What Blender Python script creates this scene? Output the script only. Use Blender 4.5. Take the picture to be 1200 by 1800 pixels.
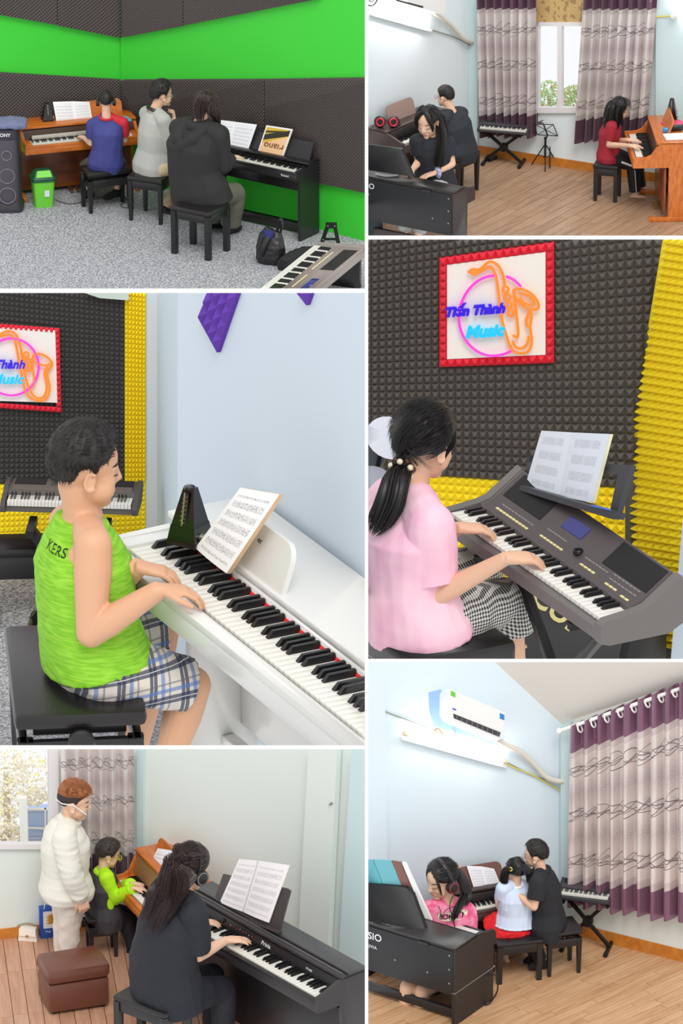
import bpy, bmesh, math, random
import numpy as np
from mathutils import Vector, Matrix, noise as mnoise
from mathutils.bvhtree import BVHTree

for o in list(bpy.data.objects): bpy.data.objects.remove(o)
scene = bpy.context.scene
C = scene.collection
PI = math.pi
random.seed(7)

# ------------------------------------------------------------------ camera, world, sun, exposure
FPX = 9000.0                       # focal length for a 1200 x 1800 frame
PITCH = math.radians(22)
CAM = Vector((0, 0, 24))
cam_d = bpy.data.cameras.new('camera'); cam = bpy.data.objects.new('camera', cam_d); C.objects.link(cam)
cam_d.sensor_fit = 'VERTICAL'; cam_d.sensor_height = 36; cam_d.lens = FPX * 36 / 1800
cam_d.clip_start = 0.5; cam_d.clip_end = 300
cam.location = CAM; cam.rotation_euler = (PI / 2 - PITCH, 0, 0)
scene.camera = cam
world = bpy.data.worlds.new('white_studio'); scene.world = world; world.use_nodes = True
wb = world.node_tree.nodes['Background']; wb.inputs[0].default_value = (1, 1, 1, 1); wb.inputs[1].default_value = 1.0
sun_d = bpy.data.lights.new('sun', 'SUN'); sun = bpy.data.objects.new('sun', sun_d); C.objects.link(sun)
sun_d.energy = 1.5; sun_d.angle = math.radians(25); sun_d.color = (1, .97, .93)
sun.rotation_euler = (math.radians(38), math.radians(5), math.radians(0)); sun.location = (0, 0, 60)
vs = scene.view_settings; vs.view_transform = 'Standard'; vs.look = 'None'; vs.exposure = 0.0; vs.gamma = 1; vs.use_curve_mapping = False

FW = Vector((0, math.cos(PITCH), -math.sin(PITCH))); UPV = Vector((0, math.sin(PITCH), math.cos(PITCH))); RT = Vector((1, 0, 0))
def ray(px, py): return FW + RT * ((px - 600) / FPX) - UPV * ((py - 900) / FPX)

WM = {}          # object name -> world matrix (top-level things are translated and turned about z only)
ROOM = {}        # object name -> room it stands in

class Room:
    cur = None
    def __init__(s, rect, mpp, anchor):
        s.rect = rect; s.s = mpp
        s.O = CAM + ray(*anchor) * (mpp * FPX); s.z0 = s.O.z; s.y0 = s.O.y
        Room.cur = s
    def fl(s, px, py, h=0.0):                       # where a pixel's ray meets the level h above the floor
        r = ray(px, py); return CAM + r * ((s.z0 + h - CAM.z) / r.z)
    def at(s, px, py, dy=0.0):                      # where it meets the upright plane dy behind the anchor
        r = ray(px, py); return CAM + r * ((s.y0 + dy) / r.y)
    def pl(s, px, py, plane, off=0.0):              # where it meets a wall plane (point, normal)
        p, n = plane; r = ray(px, py); return CAM + r * (((p + n * off) - CAM).dot(n) / r.dot(n))
    def dy(s, px, py, h=0.0): return s.fl(px, py, h).y - s.y0
    def wall(s, a, b):                              # upright plane through two floor pixels, normal to the viewer
        A = s.fl(*a); B = s.fl(*b); d = (B - A); n = Vector((d.y, -d.x, 0)).normalized()
        if n.dot(CAM - A) < 0: n = -n
        return (A, n)

# ------------------------------------------------------------------ materials
def lin(c):
    if isinstance(c, str):
        c = c.lstrip('#'); c = [int(c[i:i + 2], 16) for i in (0, 2, 4)]
    def f(v):
        v /= 255.0
        return v / 12.92 if v <= .04045 else ((v + .055) / 1.055) ** 2.4
    return (f(c[0]), f(c[1]), f(c[2]), 1)

class E:                                            # a value in a node tree
    def __init__(s, t, k): s.t = t; s.k = k
    def _m(s, op, b=None, c=None):
        n = s.t.nodes.new('ShaderNodeMath'); n.operation = op
        for i, v in enumerate((s, b, c)):
            if v is None: continue
            if isinstance(v, E): s.t.links.new(v.k, n.inputs[i])
            else: n.inputs[i].default_value = v
        return E(s.t, n.outputs[0])
    def __add__(s, b): return s._m('ADD', b)
    def __sub__(s, b): return s._m('SUBTRACT', b)
    def __mul__(s, b): return s._m('MULTIPLY', b)
    def __truediv__(s, b): return s._m('DIVIDE', b)
    def lt(s, b): return s._m('LESS_THAN', b)
    def gt(s, b): return s._m('GREATER_THAN', b)
    def frac(s): return s._m('FRACT')
    def floor(s): return s._m('FLOOR')
    def abs(s): return s._m('ABSOLUTE')
    def sin(s): return s._m('SINE')
    def max(s, b): return s._m('MAXIMUM', b)
    def min(s, b): return s._m('MINIMUM', b)
    def pow(s, b): return s._m('POWER', b)
    def inr(s, a, b): return s.gt(a) * s.lt(b)
    def sm(s, a, b):
        n = s.t.nodes.new('ShaderNodeMapRange'); n.interpolation_type = 'SMOOTHSTEP'
        s.t.links.new(s.k, n.inputs[0]); n.inputs[1].default_value = a; n.inputs[2].default_value = b
        return E(s.t, n.outputs[0])

class Mat:
    def __init__(s, name, col=(200, 200, 200), rough=.5, metal=0.0, coat=0.0, sheen=0.0):
        s.m = bpy.data.materials.new(name); s.m.use_nodes = True; s.t = s.m.node_tree
        s.b = s.t.nodes['Principled BSDF']
        s.b.inputs['Base Color'].default_value = lin(col); s.b.inputs['Roughness'].default_value = rough
        s.b.inputs['Metallic'].default_value = metal; s.b.inputs['Coat Weight'].default_value = coat
        s.b.inputs['Sheen Weight'].default_value = sheen; s.col0 = lin(col)
    def co(s, kind='Object'):
        n = s.t.nodes.new('ShaderNodeTexCoord'); x = s.t.nodes.new('ShaderNodeSeparateXYZ')
        s.t.links.new(n.outputs[kind], x.inputs[0])
        return [E(s.t, x.outputs[i]) for i in range(3)]
    def vec(s, x, y, z=0.0):
        n = s.t.nodes.new('ShaderNodeCombineXYZ')
        for i, v in enumerate((x, y, z)):
            if isinstance(v, E): s.t.links.new(v.k, n.inputs[i])
            else: n.inputs[i].default_value = v
        return n.outputs[0]
    def noise(s, scale, detail=2.0, vec=None, rough=.5, kind='Object'):
        n = s.t.nodes.new('ShaderNodeTexNoise'); n.inputs['Scale'].default_value = scale
        n.inputs['Detail'].default_value = detail; n.inputs['Roughness'].default_value = rough
        if vec is None:
            t = s.t.nodes.new('ShaderNodeTexCoord'); vec = t.outputs[kind]
        s.t.links.new(vec, n.inputs['Vector'])
        return E(s.t, n.outputs['Fac'])
    def rgb(s, c):
        n = s.t.nodes.new('ShaderNodeRGB'); n.outputs[0].default_value = lin(c); return n.outputs[0]
    def mix(s, fac, a, b):
        n = s.t.nodes.new('ShaderNodeMix'); n.data_type = 'RGBA'
        if isinstance(fac, E): s.t.links.new(fac.k, n.inputs['Factor'])
        else: n.inputs['Factor'].default_value = fac
        for v, k in ((a, 6), (b, 7)):
            if isinstance(v, (tuple, list, str)): n.inputs[k].default_value = lin(v)
            else: s.t.links.new(v, n.inputs[k])
        return n.outputs[2]
    def color(s, sock): s.t.links.new(sock, s.b.inputs['Base Color']); return s
    def bump(s, h, strength=.3, dist=.01):
        n = s.t.nodes.new('ShaderNodeBump'); n.inputs['Strength'].default_value = strength; n.inputs['Distance'].default_value = dist
        s.t.links.new(h.k, n.inputs['Height']); s.t.links.new(n.outputs[0], s.b.inputs['Normal']); return s
    def var(s, a, b, scale, detail=3, lo=.35, hi=.65): return s.color(s.mix(s.noise(scale, detail).sm(lo, hi), a, b))
    def emit(s, c, k):
        s.b.inputs['Emission Color'].default_value = lin(c); s.b.inputs['Emission Strength'].default_value = k; return s

MC = {}
def mat(name, *a, **k):
    if name not in MC: MC[name] = Mat(name, *a, **k)
    return MC[name]

# ------------------------------------------------------------------ mesh building
class MB:
    def __init__(s): s.v = []; s.f = []; s.uv = {}
    def add(s, vs, fs):
        o = len(s.v); s.v += [Vector(p) for p in vs]; s.f += [tuple(i + o for i in f) for f in fs]; return s
    def quad(s, a, b, c, d): return s.add((a, b, c, d), [(0, 1, 2, 3)])
    def box(s, x0, x1, y0, y1, z0, z1, bev=0.0, M=None):
        if bev > 0:
            bm = bmesh.new(); bmesh.ops.create_cube(bm, size=1)
            for v in bm.verts: v.co = Vector(((x0 + x1) / 2 + v.co.x * (x1 - x0), (y0 + y1) / 2 + v.co.y * (y1 - y0), (z0 + z1) / 2 + v.co.z * (z1 - z0)))
            bmesh.ops.bevel(bm, geom=list(bm.edges), offset=min(bev, .45 * min(x1 - x0, y1 - y0, z1 - z0)), segments=2, affect='EDGES', profile=.5)
            vs = [v.co.copy() for v in bm.verts]; bm.verts.index_update(); fs = [tuple(v.index for v in f.verts) for f in bm.faces]; bm.free()
        else:
            vs = [Vector((x, y, z)) for x in (x0, x1) for y in (y0, y1) for z in (z0, z1)]
            fs = [(0, 1, 3, 2), (4, 6, 7, 5), (0, 4, 5, 1), (2, 3, 7, 6), (0, 2, 6, 4), (1, 5, 7, 3)]
        if M: vs = [M @ v for v in vs]
        return s.add(vs, fs)
    def prism(s, poly, d):                           # polygon of 3D points pushed along vector d
        n = len(poly); d = Vector(d); vs = [Vector(p) for p in poly] + [Vector(p) + d for p in poly]
        fs = [tuple(range(n))[::-1], tuple(range(n, 2 * n))] + [(i, (i + 1) % n, n + (i + 1) % n, n + i) for i in range(n)]
        return s.add(vs, fs)
    def loft(s, pts, rx, ry=None, side=None, n=14, cap=True, power=2.0):
        pts = [Vector(p) for p in pts]; m = len(pts); ry = ry or rx
        if not isinstance(rx, (list, tuple)): rx = [rx] * m
        if not isinstance(ry, (list, tuple)): ry = [ry] * m
        prev = None; vs = []; fs = []
        for i in range(m):
            t = (pts[min(i + 1, m - 1)] - pts[max(i - 1, 0)])
            t = t.normalized() if t.length > 1e-9 else Vector((0, 0, 1))
            if side is not None:
                a = Vector(side[i] if isinstance(side, list) else side)
            else:
                a = prev if prev is not None else (Vector((0, 0, 1)) if abs(t.z) < .9 else Vector((1, 0, 0)))
            a = a - t * a.dot(t)
            a = a.normalized() if a.length > 1e-6 else t.orthogonal().normalized()
            b = t.cross(a); prev = a
            for k in range(n):
                q = 2 * PI * k / n; c = math.cos(q); w = math.sin(q)
                e = 2.0 / power
                c = math.copysign(abs(c) ** e, c); w = math.copysign(abs(w) ** e, w)
                vs.append(pts[i] + a * rx[i] * c + b * ry[i] * w)
        for i in range(m - 1):
            for k in range(n):
                k2 = (k + 1) % n; fs.append((i * n + k, i * n + k2, (i + 1) * n + k2, (i + 1) * n + k))
        if cap: fs += [tuple(range(n))[::-1], tuple(range((m - 1) * n, m * n))]
        return s.add(vs, fs)
    tube = loft
    def bar(s, a, b, w, h=None, up=(0, 0, 1), bev=0):   # rectangular bar from a to b
        a = Vector(a); b = Vector(b); h = h or w; t = (b - a).normalized(); up = Vector(up)
        x = t.cross(up)
        x = x.normalized() if x.length > 1e-5 else t.orthogonal().normalized()
        z = x.cross(t).normalized()
        L = (b - a).length
        M = Matrix.Translation((a + b) / 2) @ Matrix((x, t, z)).transposed().to_4x4()
        return s.box(-w / 2, w / 2, -L / 2, L / 2, -h / 2, h / 2, bev, M)
    def ball(s, c, r, axes=None, nu=16, nv=10):
        c = Vector(c); r = r if isinstance(r, (tuple, list)) else (r, r, r)
        ax = axes or (Vector((1, 0, 0)), Vector((0, 1, 0)), Vector((0, 0, 1)))
        vs = [c + ax[2] * r[2]]; fs = []
        for j in range(1, nv):
            th = PI * j / nv
            for i in range(nu):
                ph = 2 * PI * i / nu
                vs.append(c + ax[0] * (r[0] * math.sin(th) * math.cos(ph)) + ax[1] * (r[1] * math.sin(th) * math.sin(ph)) + ax[2] * (r[2] * math.cos(th)))
        vs.append(c - ax[2] * r[2]); last = len(vs) - 1
        for i in range(nu): fs.append((0, 1 + i, 1 + (i + 1) % nu)); fs.append((last, 1 + (nv - 2) * nu + (i + 1) % nu, 1 + (nv - 2) * nu + i))
        for j in range(nv - 2):
            for i in range(nu):
                a = 1 + j * nu + i; b = 1 + j * nu + (i + 1) % nu; fs.append((a, a + nu, b + nu, b))
        return s.add(vs, fs)
    def limb(s, pts, rs, n=14):
        s.loft(pts, list(rs), n=n)
        for p, r in zip(pts, rs): s.ball(p, r, nu=12, nv=8)
        return s
    def lathe(s, prof, c=(0, 0, 0), ax=None, n=24):   # prof [(r, h)] about an axis
        c = Vector(c); A = Vector(ax or (0, 0, 1)).normalized(); X = A.orthogonal().normalized(); Y = A.cross(X)
        vs = []; m = len(prof)
        for r, h in prof:
            for k in range(n):
                q = 2 * PI * k / n; vs.append(c + A * h + (X * math.cos(q) + Y * math.sin(q)) * r)
        fs = [(i * n + k, i * n + (k + 1) % n, (i + 1) * n + (k + 1) % n, (i + 1) * n + k) for i in range(m - 1) for k in range(n)]
        fs += [tuple(range(n))[::-1], tuple(range((m - 1) * n, m * n))]
        return s.add(vs, fs)
    def grid(s, fn, nu, nv, uv=True):                 # fn(u,v) -> point
        o = len(s.v)
        for j in range(nv + 1):
            for i in range(nu + 1):
                s.v.append(Vector(fn(i / nu, j / nv)))
                if uv: s.uv[len(s.v) - 1] = (i / nu, j / nv)
        for j in range(nv):
            for i in range(nu):
                a = o + j * (nu + 1) + i; s.f.append((a, a + 1, a + nu + 2, a + nu + 1))
        return s
    def torus(s, c, ax, R, r, n=20, m=8, arc=(0, 2 * PI)):
        c = Vector(c); A = Vector(ax).normalized(); X = A.orthogonal().normalized(); Y = A.cross(X)
        pts = [c + (X * math.cos(q) + Y * math.sin(q)) * R for q in [2 * PI * k / n for k in range(n)]]
        vs = []; fs = []
        for i, p in enumerate(pts):
            o = (p - c).normalized()
            for k in range(m):
                q = 2 * PI * k / m; vs.append(p + o * r * math.cos(q) + A * r * math.sin(q))
        for i in range(n):
            for k in range(m): fs.append((i * m + k, ((i + 1) % n) * m + k, ((i + 1) % n) * m + (k + 1) % m, i * m + (k + 1) % m))
        return s.add(vs, fs)
    def mesh(s, name):
        me = bpy.data.meshes.new(name); me.from_pydata([tuple(v) for v in s.v], [], s.f)
        if s.uv:
            ul = me.uv_layers.new(name='UVMap')
            for l in me.loops: ul.data[l.index].uv = s.uv.get(l.vertex_index, (0, 0))
        return me
    def build(s, name, m, parent=None, local=False, smooth=True, kind=None):
        """Link as ONE mesh object. local=False: verts are world points; True: already in the parent's space."""
        if parent is not None:
            if not local:
                inv = wm(parent).inverted(); s.v = [inv @ v for v in s.v]
        elif not local:
            base = Vector((sum(v.x for v in s.v) / len(s.v), sum(v.y for v in s.v) / len(s.v), min(v.z for v in s.v)))
            s.v = [v - base for v in s.v]
        me = s.mesh(name); o = bpy.data.objects.new(name, me); C.objects.link(o)
        if m is not None: me.materials.append(m.m if isinstance(m, Mat) else m)
        bm = bmesh.new(); bm.from_mesh(me); bmesh.ops.recalc_face_normals(bm, faces=bm.faces); bm.to_mesh(me); bm.free()
        if smooth:
            me.polygons.foreach_set('use_smooth', [True] * len(me.polygons)); me.set_sharp_from_angle(angle=math.radians(smooth if smooth is not True else 42))
        if parent is not None: o.parent = parent
        elif not local: o.location = base
        WM[o.name] = (wm(parent) if parent is not None else Matrix.Translation(o.location))
        ROOM[o.name] = Room.cur
        if kind: o['kind'] = kind
        return o

def wm(o): return WM[o.name]
def tag(o, label, cat, group=None):
    o['label'] = label; o['category'] = cat
    if group: o['group'] = group
    return o
def thing(name, loc, rz, label, cat, group=None):
    o = bpy.data.objects.new(name, None); C.objects.link(o); o.location = loc; o.rotation_euler = (0, 0, rz); o.empty_display_size = .05
    WM[o.name] = Matrix.Translation(Vector(loc)) @ Matrix.Rotation(rz, 4, 'Z'); ROOM[o.name] = Room.cur
    return tag(o, label, cat, group)
def inst(name, me, parent, loc, rot=None):            # a part that shares mesh data, placed in its parent's space
    o = bpy.data.objects.new(name, me); C.objects.link(o); o.parent = parent; o.location = loc
    L = Matrix.Translation(Vector(loc))
    if rot: o.rotation_euler = rot; L = L @ o.rotation_euler.to_matrix().to_4x4()
    WM[o.name] = wm(parent) @ L; ROOM[o.name] = Room.cur
    return o
def structure(o): o['kind'] = 'structure'; return o

def text_mb(body, size, font_shear=0.0, extrude=.001, bold=0.0):
    cu = bpy.data.curves.new('t', 'FONT'); cu.body = body; cu.size = size; cu.extrude = extrude; cu.shear = font_shear; cu.offset = bold
    cu.align_x = 'CENTER'; cu.align_y = 'CENTER'; cu.resolution_u = 3
    o = bpy.data.objects.new('t', cu); C.objects.link(o)
    dg = bpy.context.evaluated_depsgraph_get(); me = bpy.data.meshes.new_from_object(o.evaluated_get(dg))
    mb = MB(); mb.add([v.co.copy() for v in me.vertices], [tuple(p.vertices) for p in me.polygons])
    bpy.data.objects.remove(o); bpy.data.curves.remove(cu); bpy.data.meshes.remove(me)
    return mb
def place(mb, origin, X, Y):
    X = Vector(X).normalized(); Y = Vector(Y); Y = (Y - X * Y.dot(X)).normalized(); Z = X.cross(Y)
    M = Matrix.Translation(Vector(origin)) @ Matrix((X, Y, Z)).transposed().to_4x4()
    mb.v = [M @ v for v in mb.v]; return mb

# ------------------------------------------------------------------ cutting a room's things off at the edges of its bay
def clip_room(R):
    x0, y0, x1, y1 = R.rect
    planes = []
    for (a, b) in (((x0, y0), (x0, y1)), ((x1, y1), (x1, y0)), ((x1, y0), (x0, y0)), ((x0, y1), (x1, y1))):
        n = ray(*a).cross(ray(*b)).normalized()
        mid = ray((x0 + x1) / 2, (y0 + y1) / 2)
        if n.dot(mid) > 0: n = -n
        planes.append(n)
    for name, r in list(ROOM.items()):
        if r is not R: continue
        o = bpy.data.objects.get(name)
        if o is None or o.type != 'MESH': continue
        M = wm(o); n = len(o.data.vertices)
        co = np.empty(n * 3); o.data.vertices.foreach_get('co', co); co = co.reshape(-1, 3)
        Mn = np.array(M); w = co @ Mn[:3, :3].T + Mn[:3, 3] - np.array(CAM)
        D = np.stack([w @ np.array(p) for p in planes])
        if (D <= 1e-6).all(): continue
        if (D > 0).all(axis=1).any(): bpy.data.objects.remove(o); continue
        if o.data.users > 1: o.data = o.data.copy()
        bm = bmesh.new(); bm.from_mesh(o.data); Mi = M.inverted()
        for k, p in enumerate(planes):
            if (D[k] <= 1e-6).all(): continue
            pc = Mi @ CAM; pn = (Mi.to_3x3() @ p).normalized()
            g = bm.verts[:] + bm.edges[:] + bm.faces[:]
            res = bmesh.ops.bisect_plane(bm, geom=g, plane_co=pc, plane_no=pn, clear_outer=True, dist=1e-6)
            ed = [e for e in res['geom_cut'] if isinstance(e, bmesh.types.BMEdge) and e.is_valid and e.is_boundary]
            if ed:
                try: bmesh.ops.holes_fill(bm, edges=ed, sides=0)
                except Exception: pass
        if len(bm.faces) == 0: bm.free(); bpy.data.objects.remove(o); continue
        bm.to_mesh(o.data); bm.free()
# ------------------------------------------------------------------ people
def remesh(mb, voxel, it=3, lam=.5):
    me = bpy.data.meshes.new('tmp'); me.from_pydata([tuple(v) for v in mb.v], [], mb.f); o = bpy.data.objects.new('tmp', me); C.objects.link(o)
    md = o.modifiers.new('r', 'REMESH'); md.mode = 'VOXEL'; md.voxel_size = voxel
    dg = bpy.context.evaluated_depsgraph_get(); e = o.evaluated_get(dg); m2 = bpy.data.meshes.new_from_object(e)
    n = len(m2.vertices); co = np.empty(n * 3); m2.vertices.foreach_get('co', co); co = co.reshape(-1, 3)
    ed = np.empty(len(m2.edges) * 2, dtype=np.int64); m2.edges.foreach_get('vertices', ed); ed = ed.reshape(-1, 2)
    deg = np.bincount(ed.ravel(), minlength=n).reshape(-1, 1).astype(float); deg[deg == 0] = 1
    for k in range(it):
        for l in (lam, -lam * .9):
            acc = np.zeros_like(co); np.add.at(acc, ed[:, 0], co[ed[:, 1]]); np.add.at(acc, ed[:, 1], co[ed[:, 0]])
            co = co + l * (acc / deg - co)
    fs = [tuple(p.vertices) for p in m2.polygons]
    bpy.data.objects.remove(o); bpy.data.meshes.remove(me); bpy.data.meshes.remove(m2)
    out = MB(); out.v = [Vector(c) for c in co]; out.f = fs
    return out

def wrinkle(mb, amp, scale, stretch=(1, 1, 1), seed=0.0):
    me = bpy.data.meshes.new('t'); me.from_pydata([tuple(v) for v in mb.v], [], mb.f); me.update()
    for v, w in zip(me.vertices, mb.v):
        q = Vector((w.x * stretch[0], w.y * stretch[1], w.z * stretch[2])) * scale + Vector((seed, seed, seed))
        a = mnoise.noise(q); b = mnoise.noise(q * 2.3 + Vector((5, 1, 3)))
        w += v.normal * amp * ((1 - abs(a) * 2) * .7 + b * .5)
    bpy.data.meshes.remove(me); return mb

SK = lambda: mat('skin_light', (226, 184, 156), .55)
def lerp(a, b, t): return a + (b - a) * t

class Person:
    def __init__(p, R, dy, U, hs, J, face, up=(0, 0, 1), voxel=.006, label='', group=None, name='person'):
        p.R = R; p.U = U; p.hs = hs; p.vox = voxel
        p.j = {k: (R.fl(v[0], v[1], v[3]) if len(v) > 3 else R.at(v[0], v[1], dy + (v[2] if len(v) > 2 else 0))) for k, v in J.items()}   # pixel + depth, or pixel + height
        j = p.j
        f = Vector(face).normalized(); u = Vector(up); u = (u - f * u.dot(f)).normalized()
        p.f, p.u, p.r = f, u, f.cross(u)
        p.H = j['head']
        lo = min(v.z for v in j.values())
        base = Vector((j['pelvis'].x, j['pelvis'].y, R.z0))
        p.root = thing(name, base, 0, label, 'person', group)
        p.hand_mb = []
    def hl(p, x, y, z): return p.H + (p.r * x + p.f * y + p.u * z) * p.hs       # head-local point
    chub = 0.0
    def skull(p, mb):
        ax = (p.r, p.f, p.u); h = p.hs
        def b(c, r, n=18): mb.ball(p.hl(*c), tuple(q * h for q in r), ax, n, 12)
        b((0, -.05, .12), (.335, .42, .375)); b((0, .11, -.08), (.275, .285, .34)); b((0, .13, -.26), (.225 + p.chub * .5, .235 + p.chub * .3, .2)); b((.15, .16, -.22), (.12 + p.chub, .15 + p.chub, .13 + p.chub)); b((-.15, .16, -.22), (.12 + p.chub, .15 + p.chub, .13 + p.chub))
        b((0, .25, .06), (.23, .12, .12)); b((.14, .2, -.14), (.13, .14, .14)); b((-.14, .2, -.14), (.13, .14, .14)); b((0, .27, -.4), (.11, .1, .085))
    def head(p, mb):
        h = p.hs; ax = (p.r, p.f, p.u); p.skull(mb)
        mb.limb([p.hl(0, .355, .06), p.hl(0, .395, -.04), p.hl(0, .425, -.105)], [.030 * h, .036 * h, .044 * h])
        for s in (-1, 1):
            mb.ball(p.hl(.045 * s, .385, -.12), .034 * h)
            e = (p.r * s * .96 - p.f * .28).normalized(); g = e.cross(p.u).normalized()
            c = p.hl(.335 * s, -.03, -.06)
            for q in range(10):                      # ear rim
                a0 = -2.4 + q * .46; a1 = a0 + .46
                def rim(a): return c + e * (.035 * h) + g * (math.cos(a) * .07 * h * (s)) + p.u * (math.sin(a) * .115 * h)
                mb.limb([rim(a0), rim(a1)], [.022 * h, .022 * h], n=8)
            mb.ball(c, (.03 * h, .075 * h, .12 * h), (e, g, p.u), 12, 8)
            mb.ball(p.hl(.34 * s, 0, -.17), .034 * h)
        mb.ball(p.hl(0, .335, -.25), (.11 * h, .06 * h, .07 * h), ax)
        # mouth and brow forms are joined; lips, eyes and brows are laid on below
    def face(p, lips=(196, 120, 108), brow=(40, 30, 28), look=-.0, closed=True):
        h = p.hs
        hm = MB(); p.head(hm); T = BVHTree.FromPolygons([tuple(v) for v in hm.v], hm.f)
        def on(x, z, o=.004):
            q = p.hl(x, .9, z); hit = T.ray_cast(q, -p.f, h * 2)[0]
            return (hit if hit else p.hl(x, .35, z)) + p.f * (o * h)
        def patch(name, cx, cz, w, hh, m, arch=0.0, o=.006, n=9):
            mb = MB(); N = n
            def fn(u, v):
                t = u * 2 - 1; e = math.sqrt(max(0, 1 - t * t)); return on(cx + t * w, cz + arch * (1 - t * t) + (v * 2 - 1) * hh * e, o)
            mb.grid(fn, N, 4, uv=False); return mb.build(name, m, p.root)
        me = mat('eye_dark', (28, 20, 18), .25); mw = mat('eye_white', (236, 230, 224), .3); mbz = mat('brow_%d' % brow[0], brow, .7); ml = mat('lips_%d' % lips[0], lips, .45)
        for s in (-1, 1):
            if not closed:
                ey = patch('eye', .15 * s, -.005, .062, .024, mw, .008); patch('iris', .15 * s, -.008 + look, .03, .022, me, 0, .01).parent = ey
            patch('eyelid', .15 * s, -.012 if closed else .018, .066, .010, me, -.012 if closed else .014, .012); patch('eyebrow', .155 * s, .095, .085, .014, mbz, .022, .01)
        patch('lips', 0, -.25, .08, .024, ml, -.0, .006)
    def torso_rings(p, ease=0.0, hem=0.0, wide=1.0, top=True, deep=1.0, belly=0.0, shw=.93):
        j, U = p.j, p.U; hipv = (j['hipR'] - j['hipL']).normalized(); shv = (j['shR'] - j['shL']).normalized()
        sm = (j['shL'] + j['shR']) / 2; sw = (j['shR'] - j['shL']).length / 2
        pe, wa, ch, ne = j['pelvis'], j['waist'], j['chest'], j['neck']
        down = (pe - wa).normalized()
        pts = [pe + down * (.07 * U + hem), pe, wa, ch, lerp(sm, ch, .12), lerp(sm, ne, .45), ne]
        w = [.155, .168, .148 + belly, .158, 0, 0, .06]; d = [.10, .122, .108 + belly, .118, .09, .07, .058]
        rx = [x * U * wide + ease for x in w]; ry = [x * U * deep + ease for x in d]
        rx[4] = sw * shw + ease; rx[5] = sw * .55 + ease; rx[6] = .058 * U + ease * .6; ry[6] = .058 * U + ease * .6
        side = [hipv, hipv, lerp(hipv, shv, .4), lerp(hipv, shv, .8), shv, shv, shv]
        if not top: pts, rx, ry, side = pts[:-1], rx[:-1], ry[:-1], side[:-1]
        return pts, rx, ry, side
    def hand(p, mb, w, d, n, thumb, U=None, curl=.5, spread=1.0, fist=False):
        """w wrist, d pointing direction, n back-of-hand normal, thumb +1/-1 side"""
        U = U or p.U; w = Vector(w); d = Vector(d).normalized(); n = Vector(n); n = (n - d * n.dot(d)).normalized(); s = d.cross(n) * thumb
        L = .088 * U
        mb.loft([w - d * .01 * U, w + d * .02 * U, w + d * L * .6, w + d * L], [.027 * U, .033 * U, .041 * U, .038 * U], [.02 * U, .018 * U, .0155 * U, .0125 * U], side=s, n=14, power=2.6)
        ln = [.074, .083, .077, .06]
        for i in range(4):
            o = (1.5 - i) * .0205 * U
            b = w + d * (L * (.97 - .05 * abs(i - 1.2))) + s * o
            dd = (d + s * ((1.5 - i) * .09 * spread)).normalized(); q = b; a = 0.0; pts = [b - d * .012 * U]; pts.append(b)
            for k, fr in enumerate((.45, .31, .24)):
                a += (curl * (.55, .75, .55)[k]) if not fist else (1.1, 1.5, 1.0)[k]
                v = dd * math.cos(a) - n * math.sin(a); q = q + v * (ln[i] * fr * U); pts.append(q)
            mb.limb(pts, [.0098 * U, .0098 * U, .0088 * U, .0082 * U, .0066 * U], n=8)
        b = w + d * .022 * U + s * .026 * U; t1 = (d * .75 + s * .62 - n * .25).normalized(); t2 = (d * .95 + s * .2 - n * .35).normalized()
        q1 = b + t1 * .042 * U; q2 = q1 + t2 * .03 * U; q3 = q2 + t2 * .022 * U
        mb.limb([w + d * .012 * U + s * .012 * U, b, q1, q2, q3], [.016 * U, .0155 * U, .0118 * U, .0105 * U, .0082 * U], n=8)
    def arm(p, mb, S, fat=1.0, ease=0.0, t0=0.0, t1=2.0):
        """arm from shoulder (0) through elbow (1) to wrist (2), cut at t1"""
        j, U = p.j, p.U; a, e, w = j['sh' + S], j['el' + S], j['wr' + S]
        prof = [(0, .045), (.3, .046), (.7, .040), (1, .036), (1.25, .037), (1.6, .031), (2, .0235)]
        pts = []; rs = []
        for t, r in prof:
            if t > t1 + 1e-6: break
            pts.append(lerp(a, e, t) if t <= 1 else lerp(e, w, t - 1)); rs.append(r * U * fat + ease); last = t
        if last < t1 - 1e-3:
            pts.append(lerp(a, e, t1) if t1 <= 1 else lerp(e, w, t1 - 1)); rs.append(rs[-1])
        if t1 > 1:
            k = 4; mb.loft(pts[:k], rs[:k], n=16); mb.loft(pts[k - 1:], rs[k - 1:], n=16); mb.ball(e, rs[k - 1])
        else: mb.loft(pts, rs, n=16)
        mb.ball(a, rs[0]); ne = lerp(j['neck'], a, .38); mb.limb([ne, lerp(ne, a, .55), a], [rs[0] * .82, rs[0] * .95, rs[0]])
        return pts, rs
    def leg(p, mb, S, fat=1.0, ease=0.0, t1=2.0, flare=0.0):
        j, U = p.j, p.U; a, e, w = j['hip' + S], j['kn' + S], j['an' + S]
        prof = [(0, .088), (.35, .08), (.75, .062), (1, .054), (1.3, .056), (1.65, .043), (2, .034)]
        pts = []; rs = []; last = 0
        for t, r in prof:
            if t > t1 + 1e-6: break
            pts.append(lerp(a, e, t) if t <= 1 else lerp(e, w, t - 1)); rs.append(r * U * fat + ease + flare * t); last = t
        if last < t1 - 1e-3:
            pts.append(lerp(a, e, t1) if t1 <= 1 else lerp(e, w, t1 - 1)); rs.append(rs[-1])
        if t1 > 1: k = 4; mb.loft(pts[:k], rs[:k], n=16); mb.loft(pts[k - 1:], rs[k - 1:], n=16); mb.ball(e, rs[k - 1])
        else: mb.loft(pts, rs, n=16)
        mb.ball(a, rs[0] * .98)
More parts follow.
